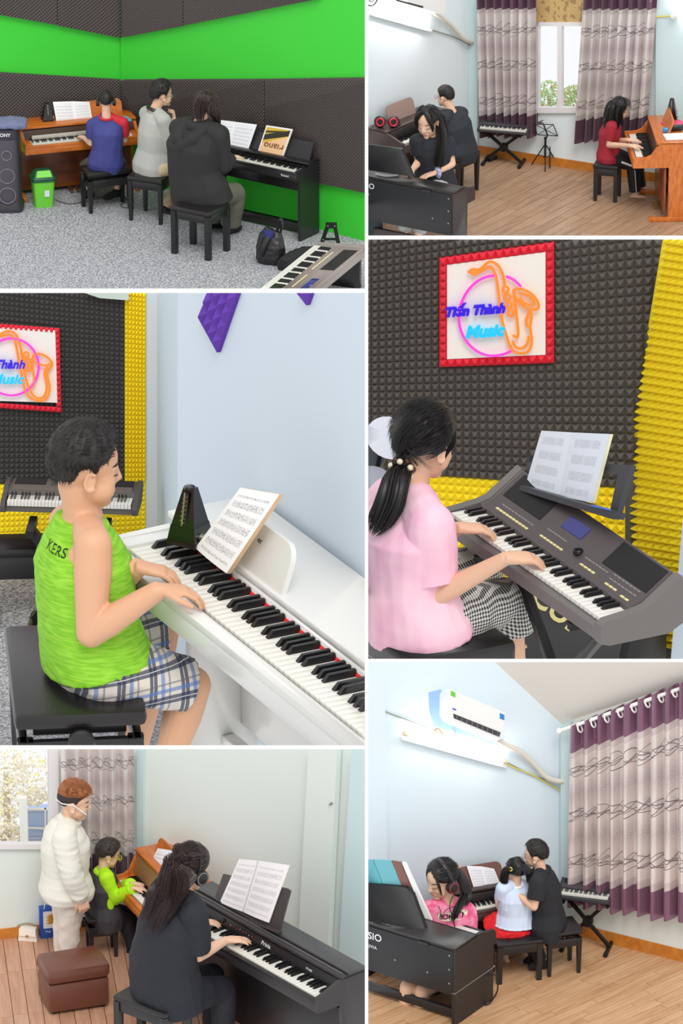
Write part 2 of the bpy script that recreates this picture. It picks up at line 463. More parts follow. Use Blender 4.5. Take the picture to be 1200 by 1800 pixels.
    def foot(p, mb, S, ease=0.0):
        j, U = p.j, p.U; an, to = j['an' + S], j['to' + S]; d = to - an; d.z = 0; d = d.normalized()
        z = Vector((0, 0, 1)); heel = an - z * .035 * U - d * .03 * U
        mb.limb([heel, lerp(heel, to, .35) + z * .012 * U, lerp(heel, to, .75), to], [.034 * U + ease, .036 * U + ease, .034 * U + ease, .022 * U + ease])
        mb.limb([an, lerp(heel, to, .3) + z * .015 * U], [.034 * U + ease, .035 * U + ease])
    def toes(p, mb, S):
        j, U = p.j, p.U; an, to = j['an' + S], j['to' + S]; d = to - an; d.z = 0; d = d.normalized(); s = Vector((-d.y, d.x, 0))
        for k in range(5):
            b = to - d * .012 * U + s * (k - 2) * .015 * U; mb.limb([b, b + d * (.03 - .003 * k) * U - Vector((0, 0, .006 * U))], [.0095 * U, .008 * U], n=8)
    def body(p, m=None, arms='LR', legs='LR', hands=(), fat=1.0, belly=0.0, feet=True, toes=False, it=3, armfat=1.0):
        mb = MB(); p.head(mb); j, U = p.j, p.U
        nb = p.hl(0, -.1, -.22); mb.limb([j['neck'], lerp(j['neck'], nb, .5), nb], [.057 * U, .05 * U, .052 * U])
        pts, rx, ry, side = p.torso_rings(0, 0, fat, True, fat, belly); mb.loft(pts, rx, ry, side=side, n=20)
        for S in arms: p.arm(mb, S, armfat); pass
        for S in legs:
            p.leg(mb, S)
            if feet: p.foot(mb, S)
            if toes: p.toes(mb, S)
        for kw in hands: p.hand(mb, **kw)
        o = remesh(mb, p.vox, it + 5).build('body', m or SK(), p.root, smooth=180); return o
    def shirt(p, m, t=.75, ease=.014, hem=.03, wide=1.05, sleeves='LR', sleeve_ease=.014, name='shirt', amp=.004, wscale=9, stretch=(1, 1, .5), fat=1.0, belly=0.0, extra=None, armfat=1.05, flare=0.0, deep=1.05, voxel=None, shw=.93):
        mb = MB(); pts, rx, ry, side = p.torso_rings(ease, hem, wide * fat, True, deep * fat, belly, shw)
        rx[0] += flare + .024 * p.U; ry[0] += flare + .03 * p.U; rx[1] += .018 * p.U; ry[1] += .016 * p.U
        pts[-1] = lerp(pts[-2], pts[-1], .72); rx[-1] = .078 * p.U; ry[-1] = .074 * p.U
        mb.loft(pts, rx, ry, side=side, n=22, power=2.3)
        for S in sleeves: p.arm(mb, S, armfat, sleeve_ease, 0, t)
        if extra: extra(mb)
        return wrinkle(remesh(mb, voxel or p.vox, 7), amp, wscale / p.U, stretch, random.random() * 9).build(name, m, p.root, smooth=180)
    def pants(p, m, t=1.9, ease=.012, legs='LR', name='trousers', flare=0.0, amp=.004, fat=1.0, wscale=9, extra=None, voxel=None, top=.55):
        mb = MB(); pts, rx, ry, side = p.torso_rings(ease * .7, 0.0, fat, True, fat)
        pts[2] = lerp(pts[1], pts[2], top); rx[2] = rx[1] * .98; ry[2] = ry[1] * .98
        mb.loft(pts[:3], [q * 1.0 for q in rx[:3]], [q * 1.0 for q in ry[:3]], side=side[:3], n=20)
        for S in legs: p.leg(mb, S, fat, ease, t, flare)
        if extra: extra(mb)
        return wrinkle(remesh(mb, voxel or p.vox, 2), amp, wscale / p.U, (1, 1, 1), random.random() * 9).build(name, m, p.root, smooth=180)
    def shoes(p, m, S='LR', name='shoe', ease=.008):
        for s in S:
            mb = MB(); p.foot(mb, s, ease); remesh(mb, p.vox, 2).build(name, m, p.root, smooth=180)
    def hairline(p, table):
        xs = [a for a, b in table]; ys = [b for a, b in table]
        return lambda az: float(np.interp(az, xs, ys))
    def cap(p, m, table, thick=.05, top=.03, rough=.012, name='hair', nu=96, nv=64, freq=14, ctr=(0, -.05, .1), part=None, strands=0, slen=.05, sw=.006, back=0.0, mdir=None, seed=1, out=.22, jit=.12):
        """hair that follows the skull; table: (azimuth deg from the face, lowest elevation deg)"""
        sm = MB(); p.skull(sm); T = BVHTree.FromPolygons([tuple(v) for v in sm.v], sm.f)
        c = p.hl(*ctr); line = p.hairline(table); mb = MB(); idx = {}; h = p.hs
        def pt(az, el, extra=0.0):
            lx = math.cos(el) * math.sin(az); ly = math.cos(el) * math.cos(az); lz = math.sin(el)
            d = p.r * lx + p.f * ly + p.u * lz
            hit = T.ray_cast(c + d * h * 1.5, -d, h * 2)[0] or c + d * h * .38
            rad = (hit - c).length
            aa = abs(math.degrees(az)); aa = aa if aa <= 180 else 360 - aa
            lim = line(aa); mm = (math.degrees(el) - lim) / 10.0
            k = min(1, max(0, mm)); k = k * k * (3 - 2 * k)
            nz = mnoise.noise(Vector((lx * 3, ly * 3, lz * 3)) * 1.2 + Vector((seed, 0, 0))) * .6 + mnoise.noise(Vector((math.sin(az) * freq, math.cos(az) * freq, lz * 3 + seed))) * .6
            th = (thick * k + top * k * max(0, lz) ** 1.5 + back * k * max(0, -ly) * (1 - abs(lz)) + rough * nz * k + .004 + extra) * h
            return c + d * (rad + th), mm, d
        V = {}
        for jv in range(nv + 1):
            el = -PI * .36 + (PI * .86) * jv / nv
            for iu in range(nu):
                az = -PI + 2 * PI * iu / nu; q, mm, d = pt(az, min(el, PI / 2 - .001)); V[(iu, jv)] = (q, mm, d)
        for jv in range(nv):
            for iu in range(nu):
                ks = [(iu, jv), ((iu + 1) % nu, jv), ((iu + 1) % nu, jv + 1), (iu, jv + 1)]
                if max(V[k][1] for k in ks) <= 0: continue
                f = []
                for k in ks:
                    if k not in idx: idx[k] = len(mb.v); mb.v.append(V[k][0])
                    f.append(idx[k])
                mb.f.append(tuple(f))
        rnd = random.Random(seed)
        ok = [k for k in V if V[k][1] > .6]
        for _ in range(strands):
            k = rnd.choice(ok); q, mm, d = V[k]
            flow = (mdir(d, p) if mdir else (p.f * .2 - p.u * .7))
            flow = flow - d * flow.dot(d)
            if flow.length < .05: flow = p.f - d * p.f.dot(d)
            flow = (flow.normalized() + d * (out * (.5 + rnd.random())) + Vector((rnd.gauss(0, jit), rnd.gauss(0, jit), rnd.gauss(0, jit)))).normalized()
            L = slen * h * (.6 + .8 * rnd.random()); w = sw * h
            s1 = flow.cross(d).normalized() * w
            a = q - d * .014 * h; b = a + flow * L * .6 - d * L * L / h * .16; e = a + flow * L - d * (L * .08 + L * L / h * .42)
            o = len(mb.v); mb.v += [a - s1, a + s1, a + d * w, b - s1 * .7, b + s1 * .7, b + d * w, e]
            mb.f += [(o, o + 3, o + 5, o + 2), (o + 2, o + 5, o + 4, o + 1), (o + 1, o + 4, o + 3, o), (o + 3, o + 6, o + 5), (o + 5, o + 6, o + 4), (o + 4, o + 6, o + 3)]
        return mb.build(name, m, p.root, smooth=70)
    def hpt(p, az, el, off=.06, ctr=(0, -.05, .1)):
        if not hasattr(p, '_T'):
            sm = MB(); p.skull(sm); p._T = BVHTree.FromPolygons([tuple(v) for v in sm.v], sm.f)
        az, el = math.radians(az), math.radians(el); c = p.hl(*ctr); d = p.r * math.cos(el) * math.sin(az) + p.f * math.cos(el) * math.cos(az) + p.u * math.sin(el)
        hit = p._T.ray_cast(c + d * p.hs * 1.5, -d, p.hs * 2)[0] or c + d * p.hs * .4
        return hit + d * off * p.hs

def lock(mb, guides, widths, n, sw, seed=0, flat=1.0, side=None, frizz=.0, tip=.15, segs=10, nside=5):
    """a bundle of n tapering strands along guide points, each bundle radius from widths"""
    n = int(n * 2.2); sw *= .6; nside = 4
    rnd = random.Random(seed); g = [Vector(q) for q in guides]; m = len(g)
    def samp(t, arr):
        x = t * (m - 1); i = min(int(x), m - 2); return lerp(arr[i], arr[i + 1], x - i)
    def sp(t):                                       # Catmull-Rom
        x = t * (m - 1); i = min(int(x), m - 2); u = x - i
        p0, p1, p2, p3 = g[max(i - 1, 0)], g[i], g[i + 1], g[min(i + 2, m - 1)]
        return .5 * ((2 * p1) + (p2 - p0) * u + (2 * p0 - 5 * p1 + 4 * p2 - p3) * u * u + (3 * p1 - p0 - 3 * p2 + p3) * u ** 3)
    for k in range(n):
        a = rnd.random() * 2 * PI; r = math.sqrt(rnd.random()); ox, oy = math.cos(a) * r, math.sin(a) * r * flat
        t1 = .78 + .22 * rnd.random(); pts = []; ws = []; fx = rnd.random() * 9
        for q in range(segs + 1):
            t = t1 * q / segs; c = sp(t); d = (sp(min(1, t + .02)) - sp(max(0, t - .02))).normalized()
            s = Vector(side) if side else Vector((1, 0, 0)); s = (s - d * s.dot(d)); s = s.normalized() if s.length > 1e-4 else d.orthogonal().normalized()
            b = d.cross(s); w = samp(t, widths)
            c = c + s * ox * w + b * oy * w + Vector((mnoise.noise(c * 20 + Vector((fx, 0, 0))), mnoise.noise(c * 20 + Vector((0, fx, 0))), 0)) * frizz
            pts.append(c); ws.append(max(sw * (1 - (q / segs) ** 2 * (1 - tip)), .0005))
        mb.loft(pts, ws, n=nside)
    return mb

def headphones(p, R, label, m1, m2, ring=None, name='headphones', band_tilt=-.05, group=None):
    h = p.hs; root = thing(name, p.hl(0, 0, -.1), 0, label, 'headphones', group)
    N = 22; mb = MB()
    def arc(k, r=1.0): 
        a = PI * k / N; return p.hl(math.cos(a) * .43 * r, -.04 + band_tilt, -.02 + math.sin(a) * .60 * r)
    mb.loft([arc(k) for k in range(N + 1)], [.025 * h] * (N + 1), [.055 * h] * (N + 1), side=[(arc(k) - p.hl(0, -.04 + band_tilt, 0)) for k in range(N + 1)], n=10, power=3)
    mb.build('headband', m1, root)
    for s in (-1, 1):
        c = p.hl(.43 * s, -.03, -.07); ax = (p.r * s)
        e = MB().lathe([(.13 * h, -.09 * h), (.17 * h, -.06 * h), (.18 * h, 0)], c, ax); eo = e.build('ear_cushion', mat('cushion_black', (22, 21, 22), .6), root)
        e = MB().lathe([(.18 * h, 0), (.185 * h, .03 * h), (.16 * h, .08 * h), (.10 * h, .095 * h)], c, ax); ec = e.build('ear_cup', m2, root)
        e = MB().torus(c + ax * .075 * h, ax, .135 * h, .014 * h, 24, 8); e.build('ring', ring or m1, ec)
        e = MB(); e.bar(p.hl(.44 * s, -.05, .0), p.hl(.43 * s, -.06 + band_tilt * .5, .18), .05 * h, .03 * h); e.build('slider', m1, root)
    return root

def glasses(p, col=(60, 60, 62), label='', r=.105, w=.008, name='eyeglasses'):
    h = p.hs; m = mat('glasses_%d_%d' % (col[0], col[1]), col, .35, .4); root = thing(name, p.hl(0, .4, 0), 0, label, 'glasses')
    mb = MB()
    for s in (-1, 1):
        c = p.hl(.155 * s, .435, -.01); mb.torus(c, p.f, r * h, w * h, 18, 6)
    mb.loft([p.hl(-.05, .44, .0), p.hl(0, .455, .015), p.hl(.05, .44, .0)], w * h, n=6); mb.build('rim', m, root)
    for s in (-1, 1):
        t = MB().loft([p.hl(.26 * s, .43, .01), p.hl(.345 * s, .3, .01), p.hl(.37 * s, 0, 0), p.hl(.365 * s, -.08, -.06)], w * h, n=6); t.build('temple', m, root)
        l = MB().lathe([(r * h * .97, -.002), (r * h * .97, .002)], p.hl(.155 * s, .435, -.01), p.f, 18)
        g = mat('lens_glass', (255, 255, 255), .02); g.b.inputs['Transmission Weight'].default_value = 1; g.b.inputs['IOR'].default_value = 1.03
        l.build('lens', g, root)
    return root

def text_on(obj, body, size, origin, X, Y, m, shear=0.0, name='print', parent=None, bold=0.0, up=.0015, root=None):
    """lettering laid on a curved surface: projected along its own normal onto obj (its verts in root space)"""
    mb = text_mb(body, size, shear, 0.0005, bold); place(mb, origin, X, Y)
    X = Vector(X).normalized(); Y = Vector(Y); Z = X.cross((Y - X * Y.dot(X)).normalized()); M = wm(obj)
    T = BVHTree.FromPolygons([M @ v.co for v in obj.data.vertices], [tuple(q.vertices) for q in obj.data.polygons])
    for v in mb.v:
        h = T.ray_cast(v + Z * .3, -Z, .8)[0]
        if h: v.xyz = h + Z * up
    return mb.build(name, m, parent, smooth=False)

def remesh_safe(mb, voxel=.008): return remesh(mb, voxel, 2)
# ------------------------------------------------------------------ materials used in several bays
def rnd_e(M):
    n = M.t.nodes.new('ShaderNodeObjectInfo'); return E(M.t, n.outputs['Random'])
def wood_mat(name, a, b, rough=.35, axis=0, scale=5, coat=.2):
    if name in MC: return MC[name]
    M = Mat(name, a, rough, coat=coat); x, y, z = M.co(); c = [x, y, z]
    st = [x * 3, y * 22, z * (7 if axis == 0 else 22)]
    M.color(M.mix(M.noise(scale * .35, 4, M.vec(*st)).sm(.3, .7), a, b)); MC[name] = M; return M
def plank_mat(name, cols, axis=0):
    if name in MC: return MC[name]
    M = Mat(name, cols[0], .42); x, y, z = M.co(); r = rnd_e(M)
    g = M.noise(1.0, 5, M.vec(x * 2.2 + r * 37, y * 30 + r * 91, z), .6); g2 = M.noise(1.0, 3, M.vec(x * 6 + r * 17, y * 150, z), .6)
    c = M.mix(g.sm(.32, .66), cols[0], cols[1]); c = M.mix((g2.sm(.5, .75)) * .35, c, cols[2]); c = M.mix(r * .35, c, cols[3])
    M.color(c); MC[name] = M; return M
def sheet_mat(name, ns=6, col=(246, 246, 248), ink=(70, 70, 78), dens=.52, margin=.09):
    if name in MC: return MC[name]
    M = Mat(name, col, .6); u, v, _ = M.co('UV')
    sy = (v * ns + .1).frac(); ln = ((sy - .2) / .5 * 9.0).frac().lt(.16) * sy.inr(.2, .72)
    nt = M.noise(1.0, 1, M.vec(u * 42, v * ns * 9)).gt(dens + .08) * sy.inr(.16, .8)
    st = (u * 34 + (v * ns).floor() * 3.7).frac().lt(.10) * sy.inr(.2, .72) * M.noise(1, 0, M.vec(u * 9, (v * ns).floor())).gt(.42)
    inn = u.inr(margin, 1 - margin) * v.inr(.06, .9)
    M.color(M.mix((ln * .75).max(nt * .8).max(st * .8) * inn, col, ink)); MC[name] = M; return M

def m_black(): return mat('black_satin', (26, 26, 28), .38, coat=.15)
def m_leather():
    if 'black_leather' in MC: return MC['black_leather']
    M = mat('black_leather', (30, 27, 29), .34); M.bump(M.noise(160, 3), .25, .002); return M
def m_metal(): return mat('black_tube', (24, 24, 26), .4, .3)
def m_wkey(): return mat('white_key', (226, 224, 216), .3, coat=.1)
def m_bkey(): return mat('black_key', (22, 22, 24), .3)
BLK = {0, 1, 3, 4, 5}                                # white notes C D F G A have a black key to their right

def keys(root, x0, x1, y0, kl, z, nw, start=5, single=False, kh=.018, kd=.02, wm_=None, bm_=None):
    """white keys between x0 and x1 (fronts at y0, tops at z) and the black keys between them"""
    w = (x1 - x0) / nw; wm_ = wm_ or m_wkey(); bm_ = bm_ or m_bkey(); g = w * .05
    def wbox(mb, x): mb.box(x + g, x + w - g, y0, y0 + kl, z - kd, z, min(.0015, w * .08) if single else 0)
    def bbox(mb, x):
        a = w * .29; t = .7; L0 = y0 + kl * .37; L1 = y0 + kl
        vs = [(x - a, L0, z), (x + a, L0, z), (x + a, L1, z), (x - a, L1, z), (x - a * t, L0 + kh * .9, z + kh), (x + a * t, L0 + kh * .9, z + kh), (x + a * t, L1, z + kh), (x - a * t, L1, z + kh)]
        mb.add(vs, [(0, 3, 2, 1), (4, 5, 6, 7), (0, 1, 5, 4), (1, 2, 6, 5), (2, 3, 7, 6), (3, 0, 4, 7)])
    if single:
        a = MB(); wbox(a, 0); ma = a.build('key_proto', wm_, None, True); b = MB(); bbox(b, 0); mb_ = b.build('bkey_proto', bm_, None, True)
        for i in range(nw):
            inst('white_key', ma.data, root, (x0 + i * w, 0, 0))
            if (start + i) % 7 in BLK and i < nw - 1: inst('black_key', mb_.data, root, (x0 + (i + 1) * w, 0, 0))
        for q in (ma, mb_): ROOM.pop(q.name, None); bpy.data.objects.remove(q)
    else:
        a = MB(); b = MB()
        for i in range(nw):
            wbox(a, x0 + i * w)
            if (start + i) % 7 in BLK and i < nw - 1: bbox(b, x0 + (i + 1) * w)
        a.build('white_keys', wm_, root, True, kind='stuff'); b.build('black_keys', bm_, root, True, kind='stuff')

def frame2(R, pa, pb, h):
    A = R.fl(pa[0], pa[1], h); B = R.fl(pb[0], pb[1], h); d = B - A
    return Vector((A.x, A.y, R.z0)), math.atan2(d.y, d.x), math.hypot(d.x, d.y)

def piano(R, name, label, loc, rz, W, hk, H, D, kl, body, panel=None, inner=None, nw=52, start=5, single=False, cheek=.05, arm='curve', foot=.0, group=None,
          kneetop=None, desk=None, slip=.05, front=.04, toe=True, rail=True, backpanel=True, felt=None, keyed=True, lidover=None, deskm=None, sidefull=False, fallz=None):
    root = thing(name, loc, rz, label, 'piano', group); panel = panel or body; inner = inner or body
    B = .028; kb = hk - .085
    if arm == 'curve':
        prof = [(-front, kb), (-front, hk + .012), (kl * .45, hk + .016), (kl * .8, hk + .04), (kl + .02, H - .045), (kl + .06, H - .01), (kl + .1, H), (D, H), (D, 0), (D - .16, 0), (D - .16, kb)]
    elif arm == 'slope':
        prof = [(-front, kb), (-front, hk + .02), (kl * .4, hk + .05), (kl + .05, H), (D, H), (D, 0), (D - .2, 0), (D - .2, kb)]
    elif arm == 'round':
        prof = [(-front, kb), (-front, hk + .015), (-front + .03, hk + .05), (kl * .5, H - .03), (kl * .8, H - .006), (kl + .03, H), (D, H), (D, 0), (D - .26, 0), (D - .26, kb)]
    else:
        prof = [(-front, kb), (-front, hk + .005), (kl + .03, hk + .012), (kl + .05, H), (D, H), (D, 0), (D - .2, 0), (D - .2, kb)]
    if sidefull: prof = [q for q in prof[:-2]] + [(-front * .2, 0), (-front * .2, kb)]
    for x in (0, W - B):
        mb = MB().prism([(x, y, z) for y, z in prof], (B, 0, 0)); s = mb.build('side_panel', body, root, True)
        if foot:
            f = MB().box(x - .006, x + B + .006, D - .16 - foot, D, 0, .045, .006); f.build('foot', body, s, True)
    MB().box(B, W - B, -front, D - .02, kb, hk - .028, .003).build('key_bed', body, root, True)
    MB().box(B, W - B, -front, -.006, hk - .03, hk - .004, .004).build('key_slip', panel, root, True)
    for x in (B, W - B - cheek): MB().box(x, x + cheek, -.005, kl + .01, hk - .03, hk + .008, .004).build('cheek_block', panel, root, True)
    if keyed: keys(root, B + cheek, W - B - cheek, 0, kl, hk, nw, start, single)
    if felt: MB().box(B + cheek, W - B - cheek, kl - .003, kl + .004, hk - .01, hk + .006).build('felt_strip', felt, root, True)
    fz = fallz or H - .03
    mb = MB().prism([(B, kl + .004, hk - .02), (B, kl + .004, hk + .02), (B, kl + .03, fz), (B, kl + .07, fz), (B, kl + .07, hk - .02)], (W - 2 * B, 0, 0)); mb.build('fallboard', inner, root, True)
    l0 = kl + .02 if lidover is None else lidover
    MB().box(B * .0, W, l0, D, H - .018, H + .004, .004).build('top_lid', body, root, True)
    if backpanel: MB().box(B, W - B, D - .05, D - .03, (kneetop or .22), H - .02, .002).build('back_panel', panel, root, True)
    if rail: MB().box(B, W - B, D - .11, D - .07, .03, .10, .004).build('bottom_rail', body, root, True)
    if toe:
        for k in range(3):
            x = W / 2 + (k - 1) * .06; MB().loft([(x, D - .14, .035), (x, D - .2, .04), (x, D - .26, .03)], [.012, .014, .02], [.006, .006, .007], side=(1, 0, 0), n=8).build('pedal', mat('brass', (190, 160, 90), .3, .9), root, True)
    if desk:
        x0, x1, hh, tilt, yb = desk
        c0 = Vector((0, yb, H)); up = Vector((0, math.sin(tilt), math.cos(tilt))) * hh; r = min(.05, hh * .35)
        pr = [(x0, 0), (x1, 0)] + [(x1 - r + r * math.cos(a), hh - r + r * math.sin(a)) for a in (0, .4, .8, 1.2, PI / 2)] + [(x0 + r - r * math.sin(a), hh - r + r * math.cos(a)) for a in (0, .4, .8, 1.2, PI / 2)]
        u = up.normalized(); mb = MB().prism([Vector((px, 0, 0)) + c0 + u * pz for px, pz in pr], Vector((0, math.cos(tilt), -math.sin(tilt))) * .014); mb.build('music_desk', deskm or panel, root, True)
    return root

def keyboard(R, name, label, loc, rz, W, D, body, dark, nw=36, start=0, single=False, detail=1, hgt=.10, group=None, zkr=.62):
    """portable arranger keyboard: origin at the bottom front left corner"""
    root = thing(name, loc, rz, label, 'keyboard', group); kl = D * .36; zk = hgt * zkr; e = W * .035
    prof = [(0, .012), (0, zk - .02), (.015, zk - .012), (kl + .01, zk - .012), (kl + .02, zk + .012), (D * .55, zk + .02), (D * .93, hgt), (D, hgt * .8), (D, .03), (D * .8, 0), (.03, 0)]
    MB().prism([(e, y, z) for y, z in prof], (W - 2 * e, 0, 0)).build('case', body, root, True)
    pe = [(0, .008), (0, zk - .006), (.02, zk + .006), (kl + .02, zk + .016), (D * .55, zk + .024), (D * .94, hgt + .004), (D + .006, hgt * .8), (D + .006, .03), (D * .8, -.002), (.03, -.002)]
    for x in (0, W - e): MB().prism([(x, y, z) for y, z in pe], (e, 0, 0)).build('end_cap', body, root, True)
    keys(root, e + .004, W - e - .004, .018, kl - .01, zk + .004, nw, start, single, kh=.011, kd=.014)
    y0, y1 = kl + .022, D * .92
    def zz(y):
        return zk + .012 + (y - kl - .02) / (D * .55 - kl - .02) * .008 if y < D * .55 else zk + .02 + (y - D * .55) / (D * .38) * (hgt - zk - .02)
    cp = MB().prism([(e + .01, y0, zz(y0) + .001), (e + .01, D * .55, zz(D * .55) + .002), (e + .01, y1, zz(y1) + .002), (e + .01, y1, zz(y1) - .01), (e + .01, y0, zz(y0) - .01)], (W - 2 * e - .02, 0, 0)); cp = cp.build('control_panel', dark, root, True)
    gr = mat('grille_black', (20, 20, 21), .75)
    for a, b in ((.07, .30), (.68, .94)):
        yA, yB = D * .64, D * .90
        MB().prism([(W * a, yA, zz(yA) + .004), (W * b, yA, zz(yA) + .004), (W * b, yB, zz(yB) + .004), (W * a, yB, zz(yB) + .004)], (0, 0, -.006)).build('speaker_grille', gr, root, True)
    def btn(x, y, w, d, m, nm='button', parent=cp, h=.004):
        z = zz(y); return MB().box(x - w / 2, x + w / 2, y - d / 2, y + d / 2, z - .002, z + h, min(w, d) * .15).build(nm, m, parent, True)
    lcd = mat('lcd_blue', (38, 40, 120), .15); MB().prism([(W * .40, D * .70, zz(D * .7) + .004), (W * .52, D * .70, zz(D * .7) + .004), (W * .52, D * .83, zz(D * .83) + .004), (W * .40, D * .83, zz(D * .83) + .004)], (0, 0, -.004)).build('display', lcd, cp, True)
    if detail:
        yl = mat('button_cream', (232, 222, 160), .4); gy = mat('button_grey', (150, 146, 140), .45)
        rows = [(.10, .30, .50, 10, yl), (.36, .50, .53, 7, yl), (.61, .70, .52, 4, yl), (.77, .84, .50, 3, yl), (.87, .92, .48, 2, yl), (.10, .30, .57, 10, gy), (.36, .48, .62, 8, gy), (.60, .74, .60, 7, gy), (.76, .92, .57, 7, gy), (.76, .92, .62, 7, gy)]
        for a, b, fy, n, m in rows:
            for k in range(n):
                x = W * (a + (b - a) * (k + .5) / n); btn(x, D * fy, W * (b - a) / n * .78, D * (.028 if m is yl else .012), m)
        kn = MB().lathe([(.016, 0), (.016, .008), (.013, .012)], (W * .56, D * .60, zz(D * .6)), (0, 0, 1), 20); kn.build('dial', mat('dial_black', (18, 18, 18), .3), cp, True)
    return root

def bench(R, label, c, rz, w, d, h, knob=False, group=None, name='piano_bench', leather=None, seat_t=.05, legw=.034, taper=True, frame=None):
    root = thing(name, (c.x, c.y, R.z0), rz, label, 'bench', group); fm = frame or m_black()
    MB().box(-w / 2, w / 2, -d / 2, d / 2, h - seat_t, h, .016).build('seat', leather or m_leather(), root, True)
    z1 = h - seat_t
    if knob: z1 -= .035; MB().box(-w / 2 + .05, w / 2 - .05, -d / 2 + .05, d / 2 - .05, z1, h - seat_t, .004).build('lift_frame', m_metal(), root, True)
    for (x0, x1, y0, y1) in ((-w / 2 + .012, w / 2 - .012, -d / 2 + .012, -d / 2 + .034), (-w / 2 + .012, w / 2 - .012, d / 2 - .034, d / 2 - .012), (-w / 2 + .012, -w / 2 + .034, -d / 2 + .034, d / 2 - .034), (w / 2 - .034, w / 2 - .012, -d / 2 + .034, d / 2 - .034)):
        MB().box(x0, x1, y0, y1, z1 - .07, z1, .003).build('apron', fm, root, True)
    for sx in (-1, 1):
        for sy in (-1, 1):
            x, y = sx * (w / 2 - .028), sy * (d / 2 - .028); t = .72 if taper else 1
            MB().loft([(x, y, 0), (x, y, z1)], [legw * .5 * t * 1.2, legw * .5 * 1.25], side=(1, 0, 0), n=8, power=8).build('leg', fm, root, True)
    if knob:
        for s in (-1, 1): MB().lathe([(.012, -.03), (.014, 0), (.034, .003), (.036, .02), (.03, .028)], (s * (w / 2 - .002), 0, z1 + .005), (s, 0, 0), 18).build('knob', fm, root, True)
    return root

def xstand(R, label, A, B, h, D, group=None, name='keyboard_stand'):
    """X stand between floor points A and B (world), carrying at height h"""
    A = Vector(A); B = Vector(B); d = (B - A); d.z = 0; n = Vector((-d.y, d.x, 0)).normalized()
    root = thing(name, ((A.x + B.x) / 2, (A.y + B.y) / 2, R.z0), 0, label, 'stand', group); m = m_metal(); z = Vector((0, 0, 1)); o = n * .02
    for P, Q, s in ((A, B, 1), (B, A, -1)):
        MB().bar(P + z * .03 + o * s, Q + z * (h - .012) + o * s, .026, .026).build('cross_bar', m, root)
        fb_ = MB().loft([P + z * .018 - n * D / 2, P + z * .018 + n * D / 2], .017, n=10).build('floor_bar', m, root)
        MB().bar(Q + z * (h - .012) - n * D * .42, Q + z * (h - .012) + n * D * .42, .022, .022).build('support_arm', m, root)
        for e in (-1, 1): MB().loft([P + z * .018 + n * e * (D / 2 - .03), P + z * .018 + n * e * (D / 2 + .006)], .0185, n=10).build('rubber_cap', mat('rubber', (15, 15, 15), .8), fb_)
    c = (A + B) / 2 + z * (h / 2); MB().lathe([(.04, -.03), (.045, 0), (.04, .03)], c, n, 18).build('lock_disc', m, root)
    return root

def page(root, TL, TR, BR, BL, m, name='page', bulge=.0, thick=.004, cm=None, flip=False):
    n = (TR - TL).cross(BL - TL).normalized()
    if n.dot(CAM - TL) < 0: n = -n
    def fn(u, v):
        b = lerp(lerp(BL, BR, u), lerp(TL, TR, u), v); w = (1 - u) if flip else u
        return b + n * bulge * math.sin(PI * min(1, w * 1.0)) 
    mb = MB().grid(fn, 10, 6); o = mb.build(name, m, root, smooth=180)
    if thick:
        k = MB().prism([TL - n * .0006, TR - n * .0006, BR - n * .0006, BL - n * .0006], -n * thick); k.build('page_block', cm or mat('paper_edge', (236, 234, 226), .7), root, smooth=False)
    return o

def book(R, label, L, Rr=None, dys=None, plane=None, m1=None, m2=None, name='sheet_music', cat='book', bulge=.006, thick=.004, group=None, ring=False, cover=None):
    """L, Rr: pixel corners TL,TR,BR,BL of left and right page; on a plane"""
    P = lambda q: R.pl(q[0], q[1], plane)
    pts = [P(q) for q in L]
    lo = min([*pts, *([P(q) for q in Rr] if Rr else [])], key=lambda v: v.z)
    root = thing(name, lo, 0, label, cat, group)
    page(root, *pts, m1, bulge=bulge, thick=thick, cm=cover)
    if Rr: page(root, *[P(q) for q in Rr], m2 or m1, bulge=bulge, thick=thick, cm=cover, flip=True)
    if ring:
        a, b = pts[1], pts[2]; mb = MB(); N = 26
        for k in range(N):
            q = lerp(a, b, (k + .5) / N); mb.torus(q, (b - a), .006, .0012, 8, 4)
        mb.build('spiral_binding', mat('wire', (120, 120, 124), .4, .6), root, kind='stuff')
    return root

def lean_plane(p, ndir, lean):
    """plane through p whose normal looks along ndir (horizontal) and is tilted up by lean"""
    n = Vector((ndir[0], ndir[1], 0)).normalized(); return (Vector(p), (n * math.cos(lean) + Vector((0, 0, 1)) * math.sin(lean)).normalized())

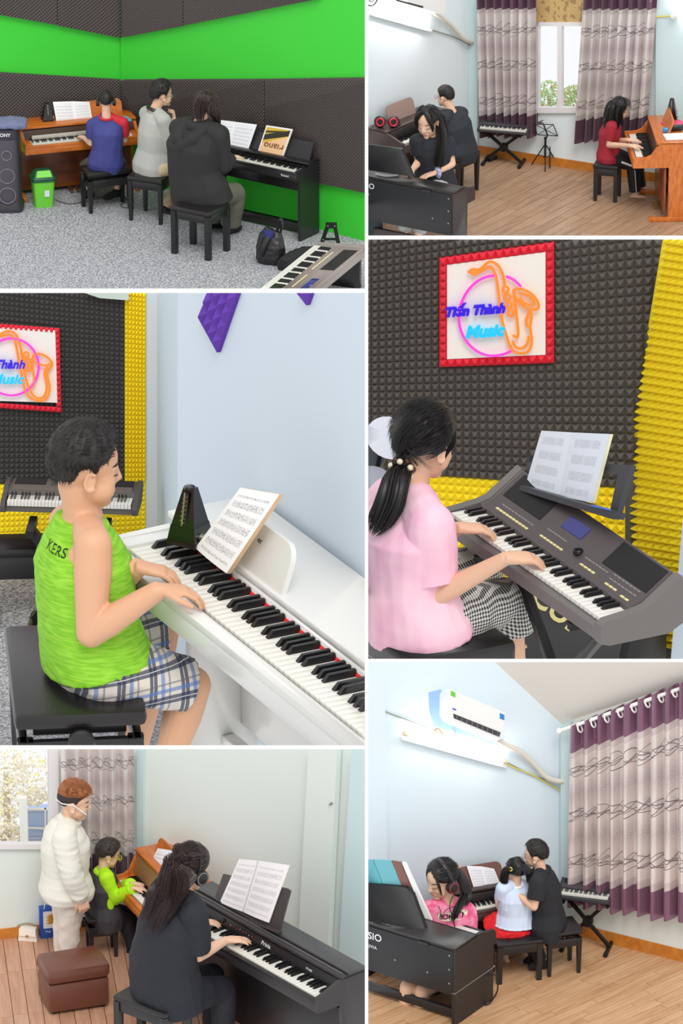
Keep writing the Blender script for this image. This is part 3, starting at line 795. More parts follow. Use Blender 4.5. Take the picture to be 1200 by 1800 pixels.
def metronome(R, label, loc, rz, h, w, group=None):
    root = thing('metronome', loc, rz, label, 'metronome', group); m = mat('gloss_black', (16, 16, 17), .18, coat=.4)
    def fr(z0, w0, z1, w1, dy=0): 
        a, b = w0 / 2, w1 / 2; return [(-a, -a, z0), (a, -a, z0), (a, a, z0), (-a, a, z0), (-b, -b + dy, z1), (b, -b + dy, z1), (b, b, z1), (-b, b, z1)], [(0, 3, 2, 1), (4, 5, 6, 7), (0, 1, 5, 4), (1, 2, 6, 5), (2, 3, 7, 6), (3, 0, 4, 7)]
    mb = MB(); mb.add(*fr(.006, w, h * .34, w * .82)); mb.add(*fr(0, w * 1.04, .012, w * 1.04)); mb.build('base', m, root, True)
    mb = MB(); mb.add(*fr(h * .33, w * .80, h * .96, w * .36, w * .12)); mb.build('body', m, root, True)
    MB().lathe([(w * .17, 0), (w * .17, h * .04), (w * .1, h * .05)], (0, 0, h * .95), (0, 0, 1), 12).build('cap', m, root, True)
    y0 = -w * .375; y1 = -w * .1
    MB().prism([(-w * .12, y0 + .002, h * .38), (w * .12, y0 + .002, h * .38), (w * .09, y1 - .006, h * .9), (-w * .09, y1 - .006, h * .9)], (0, -.003, 0)).build('scale_plate', mat('dark_plate', (40, 38, 34), .4), root, True)
    sc = MB()
    for k in range(14):
        t = k / 13; z = h * (.41 + .46 * t); y = lerp(y0, y1, (z - h * .38) / (h * .52)) - .006; sc.box(-w * (.08 if k % 2 else .03), w * (.03 if k % 2 else .08), y - .002, y, z, z + h * .008)
    sc.build('scale_marks', mat('brass_marks', (200, 172, 96), .35, .6), root, True, kind='stuff')
    MB().bar((0, y0 - .006, h * .36), (0, y1 - .012, h * .92), .004, .003).build('pendulum', mat('steel', (180, 178, 172), .3, .9), root, True)
    MB().lathe([(.012, -.006), (.012, .006)], (w * .53, -w * .1, h * .14), (1, 0, 0), 14).build('winding_key', mat('steel', (180, 178, 172), .3, .9), root, True)
    return root

def curtain_mat(name, base=(216, 208, 205), dark=(92, 58, 78), top=.885, bot=.155, rep=1.0, levels=(.74, .5, .25)):
    if name in MC: return MC[name]
    M = Mat(name, base, .33, sheen=.3); u, v, _ = M.co('UV')
    nz = M.noise(1.0, 2, M.vec(u * 30 * rep, v * 60)); sp = M.noise(1.0, 3, M.vec(u * 160 * rep, v * 260), .7)
    line = None
    for c in levels:
        for k in range(5):
            a = (u * rep * (17 + 3.1 * k) + k * 2.1 + c * 9).sin() * (.016 + .003 * k) + (u * rep * (7.3 + k) + k).sin() * .014
            q = (v - a - (c + (k - 2) * .006)).abs().lt(.0016 + .0006 * (k % 2)); line = q if line is None else line.max(q)
    band = None
    for c in (.62, .38):
        q = ((v - c).abs() * -1.0 + .075).max(0.0) * 13.0; band = q if band is None else band.max(q)
    c = M.mix((band * sp.sm(.38, .6)).min(1.0) * .55, base, (130, 100, 116)); c = M.mix(line * .85, c, (72, 40, 58))
    edge = v.gt(top).max(v.lt(bot)); strp = ((v * 150).frac().lt(.45)) * (v.inr(top - .03, top).max(v.inr(bot, bot + .035)))
    c = M.mix(strp * .5, c, dark); c = M.mix(edge, c, dark); M.color(c)
    M.b.inputs['Metallic'].default_value = .3; M.b.inputs['Roughness'].default_value = .28; MC[name] = M; return M

def curtain(R, label, TL, TR, BR, BL, m, folds, amp, name='curtain', plane=None, off=.06, group=None, grommets=0):
    P = lambda q, o: R.pl(q[0], q[1], plane, o); n = plane[1]
    a, b, c, d = [P(q, off) for q in (TL, TR, BR, BL)]; base = lerp(d, c, .5)
    root = thing(name, base, 0, label, 'curtain', group); rr = random.Random(len(label))
    ph = [rr.uniform(-.5, .5) for _ in range(folds + 3)]
    def fn(u, v):
        p = lerp(lerp(d, c, u), lerp(a, b, u), v); x = u * folds; i = int(x); pz = lerp(ph[i], ph[i + 1], x - i)
        w = math.sin(2 * PI * x + pz * (1.2 - v)); w = math.copysign(abs(w) ** .75, w)
        return p + n * amp * (w + .18 * math.sin(4.3 * PI * x + 3 * v)) * (.8 + .35 * (1 - v)) + Vector((0, 0, -.012 * (1 - v) * math.sin(x * 2.2)))
    MB().grid(fn, folds * 14, 40).build('cloth', m, root, smooth=180)
    return root, (a, b, c, d)

def planks(R, floor, x0, x1, y0, y1, ang, w, L, m, gap=.004, th=.012):
    """boards laid over the floor slab: covers the box x0..x1, y0..y1 around the anchor, boards run along ang"""
    me = MB().box(0, L - gap, 0, w - gap, 0, th, .0015).mesh('plank'); me.materials.append(m.m)
    ca, sa = math.cos(ang), math.sin(ang); o = R.O
    cs = [(x * ca + y * sa, -x * sa + y * ca) for x in (x0, x1) for y in (y0, y1)]
    u0, u1 = min(c[0] for c in cs), max(c[0] for c in cs); v0, v1 = min(c[1] for c in cs), max(c[1] for c in cs)
    k = 0; v = v0
    rx0, ry0, rx1, ry1 = R.rect
    while v < v1:
        u = u0 - random.random() * L
        while u < u1:
            pts = []
            for (a, b) in ((u, v), (u + L, v), (u, v + w), (u + L, v + w), (u + L / 2, v + w / 2)):
                x, y = a * ca - b * sa, a * sa + b * ca; p = o + Vector((x, y, 0)); p.z = R.z0; q = p - CAM
                dz = q.dot(FW); pts.append((600 + FPX * q.dot(RT) / dz, 900 - FPX * q.dot(UPV) / dz, x, y))
            if max(q[0] for q in pts) > rx0 and min(q[0] for q in pts) < rx1 and max(q[1] for q in pts) > ry0 and min(q[1] for q in pts) < ry1 and max(q[2] for q in pts) > x0 and min(q[2] for q in pts) < x1 and max(q[3] for q in pts) > y0 and min(q[3] for q in pts) < y1:
                x, y = u * ca - v * sa, u * sa + v * ca; wp = Vector((o.x + x, o.y + y, R.z0 - th)); lp = wm(floor).inverted() @ wp
                inst('plank', me, floor, lp, (0, 0, ang))
            u += L
        v += w

def floor_slab(R, x0, x1, y0, y1, m, th=.03, drop=.012):
    o = R.O; mb = MB().box(o.x + x0, o.x + x1, o.y + y0, o.y + y1, R.z0 - th - drop, R.z0 - drop)
    return structure(mb.build('floor', m, None, smooth=False))

def wall_panel(R, name, plane, px, m, th=.05, off=0.0, parent=None, kind='structure', smooth=False):
    """flat slab on a wall plane bounded by pixel corners, thickness going back"""
    pts = [R.pl(x, y, plane, off) for x, y in px]; mb = MB().prism(pts, -plane[1] * th); o = mb.build(name, m, parent, smooth=smooth)
    if kind and parent is None: o['kind'] = kind
    return o

def cable(label, pts, r, m, name='cable', group=None, n=8):
    g = [Vector(p) for p in pts]; out = []
    for i in range(len(g) - 1):
        p0, p1, p2, p3 = g[max(i - 1, 0)], g[i], g[i + 1], g[min(i + 2, len(g) - 1)]
        for k in range(6):
            u = k / 6; out.append(.5 * ((2 * p1) + (p2 - p0) * u + (2 * p0 - 5 * p1 + 4 * p2 - p3) * u * u + (3 * p1 - p0 - 3 * p2 + p3) * u ** 3))
    out.append(g[-1]); return tag(MB().loft(out, r, n=n).build(name, m), label, 'cable', group)

def spline(g, k=8):
    g = [Vector(p) for p in g]; out = []
    for i in range(len(g) - 1):
        p0, p1, p2, p3 = g[max(i - 1, 0)], g[i], g[i + 1], g[min(i + 2, len(g) - 1)]
        for q in range(k):
            u = q / k; out.append(.5 * ((2 * p1) + (p2 - p0) * u + (2 * p0 - 5 * p1 + 4 * p2 - p3) * u * u + (3 * p1 - p0 - 3 * p2 + p3) * u ** 3))
    return out + [g[-1]]

def egg_foam(name, R, plane, px, cell, m, parent, amp=.02, off=.045):
    """egg-crate foam sheet between four pixel corners TL TR BR BL"""
    a, b, c, d = [R.pl(x, y, plane, off) for x, y in px]; n = plane[1]
    W = max((b - a).length, (c - d).length); Hh = max((a - d).length, (b - c).length); nu, nv = int(W / cell) * 4, int(Hh / cell) * 4
    def fn(u, v):
        return lerp(lerp(d, c, u), lerp(a, b, u), v) + n * amp * math.sin(u * nu / 4 * 2 * PI) * math.sin(v * nv / 4 * 2 * PI)
    o = MB().grid(fn, nu, nv).build(name, m, parent, smooth=180, kind='stuff')
    MB().prism([a - n * .012, b - n * .012, c - n * .012, d - n * .012], -n * (off - .014)).build('foam_backing', m, parent, smooth=False)
    return o

def window(R, name, plane, rect, mull, m, parent=None, deep=.05, fw=4):
    """frame with glass panes filling pixel rect on a wall plane; mull: x of upright bars"""
    x0, y0, x1, y1 = rect; P = lambda x, y, o=0.0: R.pl(x, y, plane, o); root = structure(MB().prism([P(x0, y1 + 4, .03), P(x1, y1 + 4, .03), P(x1, y1 - fw, .03), P(x0, y1 - fw, .03)], -plane[1] * deep).build(name, m, None, smooth=False))
    for q in ([(x0, y0), (x1, y0), (x1, y0 + fw), (x0, y0 + fw)], [(x0, y0), (x0 + fw, y0), (x0 + fw, y1), (x0, y1)], [(x1 - fw, y0), (x1, y0), (x1, y1), (x1 - fw, y1)]):
        MB().prism([P(*c, .02) for c in q], -plane[1] * deep).build('window_frame', m, root, smooth=False)
    for xm, w in mull: MB().prism([P(xm - w, y0, .025), P(xm + w, y0, .025), P(xm + w, y1, .025), P(xm - w, y1, .025)], -plane[1] * deep).build('window_mullion', m, root, smooth=False)
    g = mat('window_glass', (250, 252, 255), .02); g.b.inputs['Transmission Weight'].default_value = 1; g.b.inputs['IOR'].default_value = 1.02
    xs = [x0 + fw] + [v for xm, w in mull for v in (xm - w, xm + w)] + [x1 - fw]
    for a, b in zip(xs[0::2], xs[1::2]):
        MB().prism([P(a, y0 + fw, 0), P(b, y0 + fw, 0), P(b, y1 - fw, 0), P(a, y1 - fw, 0)], -plane[1] * .004).build('pane', g, root, smooth=False)
    return root

def shrub(R, label, cells, dy, cols, n, size, name='shrub', seed=2, cat='shrub'):
    """leafy plant filling pixel blobs (cx, cy, rx, ry)"""
    rnd = random.Random(seed); root = thing(name, R.at(cells[0][0], cells[0][1] + cells[0][3], dy), 0, label, cat)
    mbs = [MB() for _ in cols]
    for cx, cy, rx, ry in cells:
        for k in range(n):
            a = rnd.random() * 2 * PI; r = math.sqrt(rnd.random()); p = R.at(cx + math.cos(a) * r * rx, cy + math.sin(a) * r * ry, dy + rnd.uniform(-.2, .2))
            u = Vector((rnd.gauss(0, 1), rnd.gauss(0, 1), rnd.gauss(0, 1))).normalized(); v = u.orthogonal().normalized(); L = size * rnd.uniform(.6, 1.3)
            q = 0 if rnd.random() < .6 else rnd.randrange(len(cols)); mbs[q].add([p - u * L, p + v * L * .45, p + u * L, p - v * L * .45], [(0, 1, 2, 3)])
    for mb, c in zip(mbs, cols):
        if mb.v: mb.build('foliage', mat('leaf_%d_%d_%d' % c, c, .7), root, smooth=False, kind='stuff')
    a = R.at(cells[0][0], cells[0][1], dy); MB().loft([a + Vector((0, 0, -.5)), a], [.03, .015], n=8).build('stem', mat('bark', (206, 192, 168), .8), root)
    return root

def baseboard(R, plane, a, b, h, m, n, name, off=.012):
    """row of skirting tiles along a wall foot between floor pixels a and b"""
    A = R.fl(*a); B = R.fl(*b); z = Vector((0, 0, 1)); nn = plane[1]
    A = A - nn * (A - plane[0]).dot(nn); B = B - nn * (B - plane[0]).dot(nn); A.z = B.z = R.z0
    root = structure(MB().prism([A, B, B + z * (h - .01), A + z * (h - .01)], nn * (off * .5)).build(name, mat('grout', (200, 180, 150), .8), None, smooth=False))
    for k in range(n):
        p, q = lerp(A, B, (k + .01) / n), lerp(A, B, (k + .99) / n); MB().prism([p, q, q + z * h, p + z * h], nn * off).build('tile', m, root, smooth=False)
    return root

def music_stand(R, label, base, desk_px, dyk, m=None, group=None):
    """thin tripod music stand; desk_px: pixel corners of the folding desk"""
    m = m or m_metal(); b = R.fl(*base); root = thing('music_stand', b, 0, label, 'music stand', group); z = Vector((0, 0, 1))
    D = [R.at(x, y, dyk) for x, y in desk_px]; c = (D[0] + D[1] + D[2] + D[3]) / 4; foot = Vector((c.x, c.y, R.z0))
    mb = MB()
    for i in range(4): mb.loft([D[i], D[(i + 1) % 4]], .0045, n=6)
    mid = lerp(D[3], D[2], .5); tm = lerp(D[0], D[1], .5)
    for i in range(4): mb.loft([lerp(mid, tm, .5), D[i]], .0035, n=6)
    mb.loft([mid, tm], .007, n=6); mb.build('desk', m, root)
    MB().loft([foot + z * .1, foot + z * .3], .011, n=8).build('lower_pole', m, root); MB().loft([foot + z * .28, Vector((mid.x, mid.y, mid.z))], .007, n=8).build('upper_pole', m, root)
    MB().lathe([(.014, 0), (.014, .02)], foot + z * .29, z, 10).build('collar', m, root)
    for k in range(3):
        a = k * 2 * PI / 3 + .5; d = Vector((math.cos(a), math.sin(a), 0)); mb = MB(); mb.loft([foot + z * .24, foot + d * .15 + z * .004], .006, n=6); mb.loft([foot + z * .10, foot + d * .08 + z * .12], .004, n=6); mb.build('leg', m, root)
    return root
# ================================================================== bay: boy at the white piano
def pyramid(mb, a, b, c, d, n, h):
    t = (a + b + c + d) / 4 + n * h; mb.add([a, b, c, d, t], [(0, 1, 4), (1, 2, 4), (2, 3, 4), (3, 0, 4)])

def bay_ml():
    R = Room((-60, 515, 641, 1310), .0015, (320, 1450))
    carpet = mat('carpet_grey', (150, 150, 152), .95); carpet.var((112, 112, 116), (186, 186, 188), 150, 2)
    fl = floor_slab(R, -1.2, 1.2, -1.0, 2.6, carpet, drop=0)
    # ---- back wall with foam
    back = R.wall((-60, 999), (256, 1003)); yel = mat('foam_yellow', (240, 214, 20), .8); drk = mat('foam_dark', (60, 57, 56), .8)
    wy = structure(wall_panel(R, 'wall_back', back, [(-90, 440), (262, 440), (262, 1008), (-90, 1003)], yel))
    n = back[1]; P = lambda x, y, o=.0: R.pl(x, y, back, o)
    def row(x, y): return y + (x - 120) * (y - 800) * -.00042
    for nm, m, xs, ys, cell, h in (('dark_foam', drk, (-62, 219), (505, 849), 8.8, .009), ('yellow_foam', yel, (-62, 256), (849, 1002), 8.8, .008), ('yellow_foam', yel, (-62, 219), (480, 505), 8.8, .008), ('yellow_foam', yel, (219, 256), (480, 849), 6.2, .014)):
        mb = MB(); nx = max(1, round((xs[1] - xs[0]) / cell)); ny = max(1, round((ys[1] - ys[0]) / 8.8)); dx = (xs[1] - xs[0]) / nx; dy = (ys[1] - ys[0]) / ny
        for i in range(nx):
            for k in range(ny):
                x, y = xs[0] + i * dx, ys[0] + k * dy; pyramid(mb, *[P(a, row(a, b), .006) for a, b in ((x, y + dy), (x + dx, y + dy), (x + dx, y), (x, y))], n, h)
        mb.build(nm, m, wy, smooth=False, kind='stuff')
    ceil_strip = wall_panel(R, 'plaster_strip', back, [(140, 512), (226, 512), (226, 528), (175, 524)], mat('plaster_green', (196, 206, 196), .8), .01, .03, wy, None)
    # ---- neon sign (left half is cut off by the edge of the bay)
    sign = thing('neon_sign', P(35, 715, .02), 0, 'square sign with neon saxophone and red foam border on dark foam wall behind the boy', 'sign')
    wall_panel(R, 'board', back, [(-92, 570), (97, 581), (101, 708), (-92, 702)], mat('sign_board', (236, 232, 226), .4), .01, .024, sign, None)
    red = mat('foam_red', (214, 28, 52), .7); mb = MB()
    for i in range(22):
        for (ax, ay, bx, by) in ((-92, 562, 104, 577), (-92, 702, 108, 716)):
            t = 1 / 22; x0, x1 = lerp(ax, bx, i * t), lerp(ax, bx, (i + 1) * t); y0, y1 = lerp(ay, by, i * t), lerp(ay, by, (i + 1) * t)
            pyramid(mb, *[P(a, b, .02) for a, b in ((x0, y0 + 9), (x1, y1 + 9), (x1, y1), (x0, y0))], n, .01)
    for k in range(15):
        y0, y1 = 577 + k * 9.2, 577 + (k + 1) * 9.2; pyramid(mb, *[P(a, b, .02) for a, b in ((96 + k * .2, y1), (105 + k * .2, y1), (105 + k * .2, y0), (96 + k * .2, y0))], n, .01)
    mb.build('foam_border', red, sign, smooth=False, kind='stuff')
    def neon(nm, pts, col, r=.0035, k=1.0):
        q = [P(x, y, .036) for x, y in pts]; MB().loft(spline(q, 5), r, n=8).build(nm, mat('neon_' + nm, (20, 20, 20), .4).emit(col, k), sign)
    neon('circle_tube', [(20 + 48 * math.cos(a), 645 + 50 * math.sin(a)) for a in [2 * PI * i / 24 for i in range(25)]], (255, 70, 200))
    sax = lambda pts: [(lerp(-92, 97, (x - 785) / 165), 578 + (y - 470) * .72) for x, y in pts]
    neon('saxophone_tube', [(0, 588), (14, 582), (28, 588), (36, 610), (42, 650), (50, 680), (62, 698), (76, 698), (82, 680), (78, 655), (84, 645)], (255, 150, 50))
    neon('saxophone_tube', [(0, 592), (14, 588), (24, 594), (30, 616), (38, 660), (46, 690), (60, 703), (80, 702), (87, 682), (83, 655), (92, 640), (80, 626), (62, 622), (58, 634), (76, 642), (92, 640)], (255, 150, 50))
    neon('saxophone_tube', [(52, 630), (58, 650), (60, 675), (54, 680)], (255, 150, 50))
    for k in range(3): neon('key_ring', [(46 + k * 2 + 4.5 * math.cos(a), 624 + k * 12 + 5 * math.sin(a)) for a in [2 * PI * i / 10 for i in range(11)]], (255, 150, 50), .003)
    X = P(100, 640) - P(0, 640); Y = Vector((0, 0, 1))
    for body, px, py, sz, col, nm in (('Tiến Thành', -8, 641, .036, (60, 20, 220), 'name_tube'), ('Music', 12, 667, .040, (40, 190, 250), 'word_tube')):
        place(text_mb(body, sz, .3, .003, .0012), P(px, py, .038), X, Y).build(nm, mat('neon_' + nm, (10, 10, 20), .4).emit(col, 1.0), sign, smooth=False)
    # ---- piano frame
    hk, H, D, kl = .72, .765, .40, .145
    loc, rz, L = frame2(R, (203, 945), (640, 1292), hk)
    W = L + .12
    white = mat('white_lacquer', (222, 222, 219), .25, coat=.2); felt = mat('red_felt', (220, 24, 34), .8)
    root = piano(R, 'digital_piano', 'white digital piano with red felt strip, played by the boy in green', loc, rz, W, hk, H, D, kl, white, nw=49, single=True, cheek=.055, arm='flat', front=.05, felt=felt,
                 desk=None, toe=False, kneetop=.12, fallz=H - .004, lidover=kl + .006)
    M = wm(root); ex = (M.to_3x3() @ Vector((1, 0, 0))); ey = (M.to_3x3() @ Vector((0, 1, 0)))
    dk0 = M.inverted() @ R.fl(408, 990, H); dk1 = M.inverted() @ R.fl(500, 1048, H); ybk = (dk0.y + dk1.y) / 2; hh = .135; r = .045
    pr = [(dk0.x, 0), (dk1.x, 0)] + [(dk1.x - r + r * math.cos(a), hh - r + r * math.sin(a)) for a in (0, .4, .8, 1.2, PI / 2)] + [(dk0.x, hh)]
    MB().prism([(x, ybk + z * .3, H + z * .95) for x, z in pr], (0, .014, -.004)).build('music_desk', white, root, True)
    MB().loft([(.30, D - .14, .09), (.30, D - .30, .10)], [.022, .03], [.012, .014], side=(1, 0, 0), n=12, power=3).build('pedal', white, root, True)
    MB().box(.2, .5, D - .16, D - .10, .03, .13, .01).build('pedal_box', white, root, True)
    place(text_mb('er', .028, .35, .0006), M @ Vector((dk0.x + .10, ybk + .018, H + .095)), ex, Vector((0, 0, 1))).build('lettering', mat('ink_black', (20, 20, 22), .5), root, smooth=False)
    # ---- blue wall behind the piano
    wp = M @ Vector((0, D + .02, 0)); nb = -ey; plane = (wp, nb); blue = mat('wall_blue', (206, 218, 230), .7); blue.bump(blue.noise(30, 3), .08, .004)
    corner = P(256, 900); cb = R.pl(300, 900, plane)
    right = structure(wall_panel(R, 'wall_right', plane, [(312, 470), (700, 470), (700, 1750), (312, 1750)], blue))
    a, b, c_ = P(254, 480), P(254, 1080), R.pl(312, 480, plane); d_ = R.pl(312, 1300, plane)
    mid0, mid1 = R.at(276, 480, corner.y - R.y0 - .06), R.at(276, 1100, corner.y - R.y0 - .06)
    blu2 = mat('wall_blue_pillar', (200, 216, 224), .7)
    structure(MB().prism([a, mid0, mid1, b], (0, .05, 0)).build('wall_pillar_side', blue, None, smooth=False))
    structure(MB().prism([mid0, c_, d_, mid1], (.03, .05, 0)).build('wall_pillar', blu2, None, smooth=False))
    bb = wood_mat('baseboard_brown', (150, 84, 40), (120, 62, 28))
    z0 = R.z0; q0 = M @ Vector((.1, D + .018, 0)); q1 = M @ Vector((W, D + .018, 0)); q0.z = q1.z = z0
    structure(MB().prism([q0, q1, q1 + Vector((0, 0, .10)), q0 + Vector((0, 0, .10))], nb * .012).build('baseboard_right', bb, None, smooth=False))
    # ---- purple foam panels on the wall
    pur = mat('foam_purple', (96, 52, 168), .75)
    for lab, tip, e1, e2, cells in (('purple pyramid foam panel hanging on blue wall above the music book', (381, 620), (8.6, -25), (-8.2, -15), [(i, k) for i in range(5) for k in range(4) if i + k * .4 < 5.2]),
                                    ('tip of a purple foam panel at the top of the blue wall', (538, 537), (9, -26), (-11, -14), [(0, 0), (1, 0), (0, 1)])):
        pts = [R.pl(tip[0] + i * e1[0] + k * e2[0], tip[1] + i * e1[1] + k * e2[1], plane, .0) for i, k in cells]
        fp = thing('foam_panel', pts[0], 0, lab, 'foam panel')
        for i, k in cells:
            Q = lambda u, v, o: R.pl(tip[0] + u * e1[0] + v * e2[0], tip[1] + u * e1[1] + v * e2[1], plane, o)
            mb = MB(); cs = [Q(i, k, .012), Q(i + 1, k, .012), Q(i + 1, k + 1, .012), Q(i, k + 1, .012)]; pyramid(mb, *cs, nb, .016); ds = [q - nb * .012 for q in cs]
            mb.add(cs + ds, [(0, 1, 5, 4), (1, 2, 6, 5), (2, 3, 7, 6), (3, 0, 4, 7), (7, 6, 5, 4)]); mb.build('pyramid', pur, fp, smooth=False)
    # ---- sheet music and metronome on the piano
    desk_p = R.fl(399, 1008, H + .004); lp = lean_plane(desk_p, -ey, .28); sm = sheet_mat('sheet_dense', 7)
    book(R, 'thick stack of printed sheet music leaning on white piano desk', [(422, 857), (491, 869), (398, 1008), (343, 963)], None, plane=lp, m1=sm, bulge=.004, thick=.012, cover=mat('paper_tan', (226, 190, 150), .7))
    q = R.fl(334, 951, H + .004); metronome(R, 'black wind-up metronome standing on the white piano', q, rz + .55, .155, .088)
    # ---- bench
    sc = R.fl(160, 1205, .44)
    bench(R, 'black leather adjustable bench with side knob under the boy', Vector((sc.x - .05, sc.y + .12, 0)), math.radians(96), .60, .34, .44, True, seat_t=.045)
    # ---- boy
    J = dict(head=(152, 822, .0), neck=(146, 908, 0), chest=(146, 985, 0), waist=(154, 1085, 0), pelvis=(172, 1160, 0), shR=(164, 958, -.13), shL=(118, 918, .13), hipR=(188, 1178, -.075), hipL=(150, 1140, .075),
             elR=(160, 1112, -.17), wrR=(281, 1036, None, .775), elL=(180, 1050, .16), wrL=(243, 997, None, .775), knR=(338, 1204, .02), knL=(283, 1104, .2), anR=(278, 1390, .0), anL=(235, 1330, .2), toR=(320, 1420, .02), toL=(280, 1360, .22))
    face = Vector((.93, .30, -.16))
    p = Person(R, R.dy(165, 1190, .44), .92, .212, J, face, voxel=.0042, label='boy in green tank top and plaid shorts playing white piano')
    p.chub = .035
    w1, w2 = p.j['wrR'], p.j['wrL']
    p.body(mat('skin_boy', (216, 166, 132), .5), hands=[dict(w=w1, d=(.97, .12, -.12), n=(-.1, 0, 1), thumb=1, curl=.62, U=.80), dict(w=w2, d=(.97, .0, -.18), n=(-.1, 0, 1), thumb=-1, curl=.62, U=.80)], fat=.99, belly=.010, toes=True, armfat=1.18, it=4)
    p.face(lips=(200, 120, 110))
    gr = mat('tank_green', (132, 196, 40), .85); gr.color(gr.mix(gr.noise(1, 3, gr.vec(*[q * k for q, k in zip(gr.co(), (20, 20, 160))])).sm(.3, .7), (116, 184, 30), (150, 210, 58)))
    sh = p.shirt(gr, sleeves='', ease=.008, hem=-.085, wide=1.0, fat=1.0, belly=.012, shw=.70, amp=.003, wscale=9, stretch=(.6, .6, 2.0), name='tank_top')
    ink = mat('ink_dark', (40, 52, 30), .7)
    text_on(sh, 'KERS', .034, R.at(88, 972, R.dy(165, 1190, .44) - .1), Vector((.8, -.6, -.1)), Vector((-.1, .0, 1)), ink, parent=p.root)
    pm = Mat('plaid_cotton', (214, 208, 200), .85); x, y, z = pm.co(); a = x * .95 + y * .3; b = z * .93 + y * .2 - x * .15
    c = pm.rgb((216, 210, 202))
    for v, k, off in ((a, 11, .0), (b, 12, .1)):
        t = (v * k + off).frac(); c = pm.mix(t.inr(.05, .30) * .82, c, (40, 46, 78)); c = pm.mix(t.inr(.16, .185) * .9, c, (220, 220, 220)); c = pm.mix(t.inr(.42, .54) * .7, c, (84, 122, 184)); c = pm.mix(t.inr(.66, .72) * .6, c, (110, 104, 104))
    pm.color(c)
    p.pants(pm, t=.93, ease=.016, name='plaid_shorts', amp=.005, fat=1.0, wscale=12)
    hm = mat('hair_black', (26, 21, 20), .55)
    TB = [(0, 42), (35, 36), (55, 12), (72, 8), (80, -18), (90, 2), (112, -4), (125, -34), (180, -44)]
    p.cap(hm, TB, thick=.05, top=.075, rough=.02, nu=120, nv=72, freq=9, strands=4200, slen=.085, sw=.0042, out=.2, mdir=lambda d, q: q.f * 1.0 + q.u * .15 if d.dot(q.u) > .35 else -q.u * 1.0 - q.f * .3)
    # ---- things further back in the room
    gk = R.fl(0, 905, .34); gk2 = R.fl(240, 912, .34); dd = gk2 - gk
    body = mat('kb_dark', (70, 66, 62), .5); dk = mat('kb_panel', (88, 80, 72), .5)
    keyboard(R, 'arranger_keyboard', 'dark arranger keyboard behind the boy against yellow foam', gk, math.atan2(dd.y, dd.x), dd.length, .17, body, dk, detail=0, hgt=.05)
    xstand(R, 'black cross stand carrying the keyboard behind the boy', R.fl(60, 905 + 205, 0), R.fl(190, 908 + 205, 0), .335, .14)
    rb = R.fl(100, 850, .40)
    tag(MB().prism([R.at(88, 858, rb.y - R.y0), R.at(152, 858, rb.y - R.y0), R.at(150, 815, rb.y - R.y0 + .03), R.at(102, 815, rb.y - R.y0 + .03)], (0, .01, 0)).build('music_rest', m_black()), 'black music rest standing up behind the boy\'s head', 'music rest')
    bc = R.fl(30, 950, .24)
    bench(R, 'black bench standing near the yellow foam behind the boy', bc, math.radians(4), .20, .13, .24, False, seat_t=.03, legw=.03)
    tag(MB().box(-.02, .02, -.012, .012, 0, .008, .003, Matrix.Translation(R.fl(33, 1009))).build('foot_pedal', m_black()), 'small black foot pedal on carpet by the far bench', 'pedal')
    return R
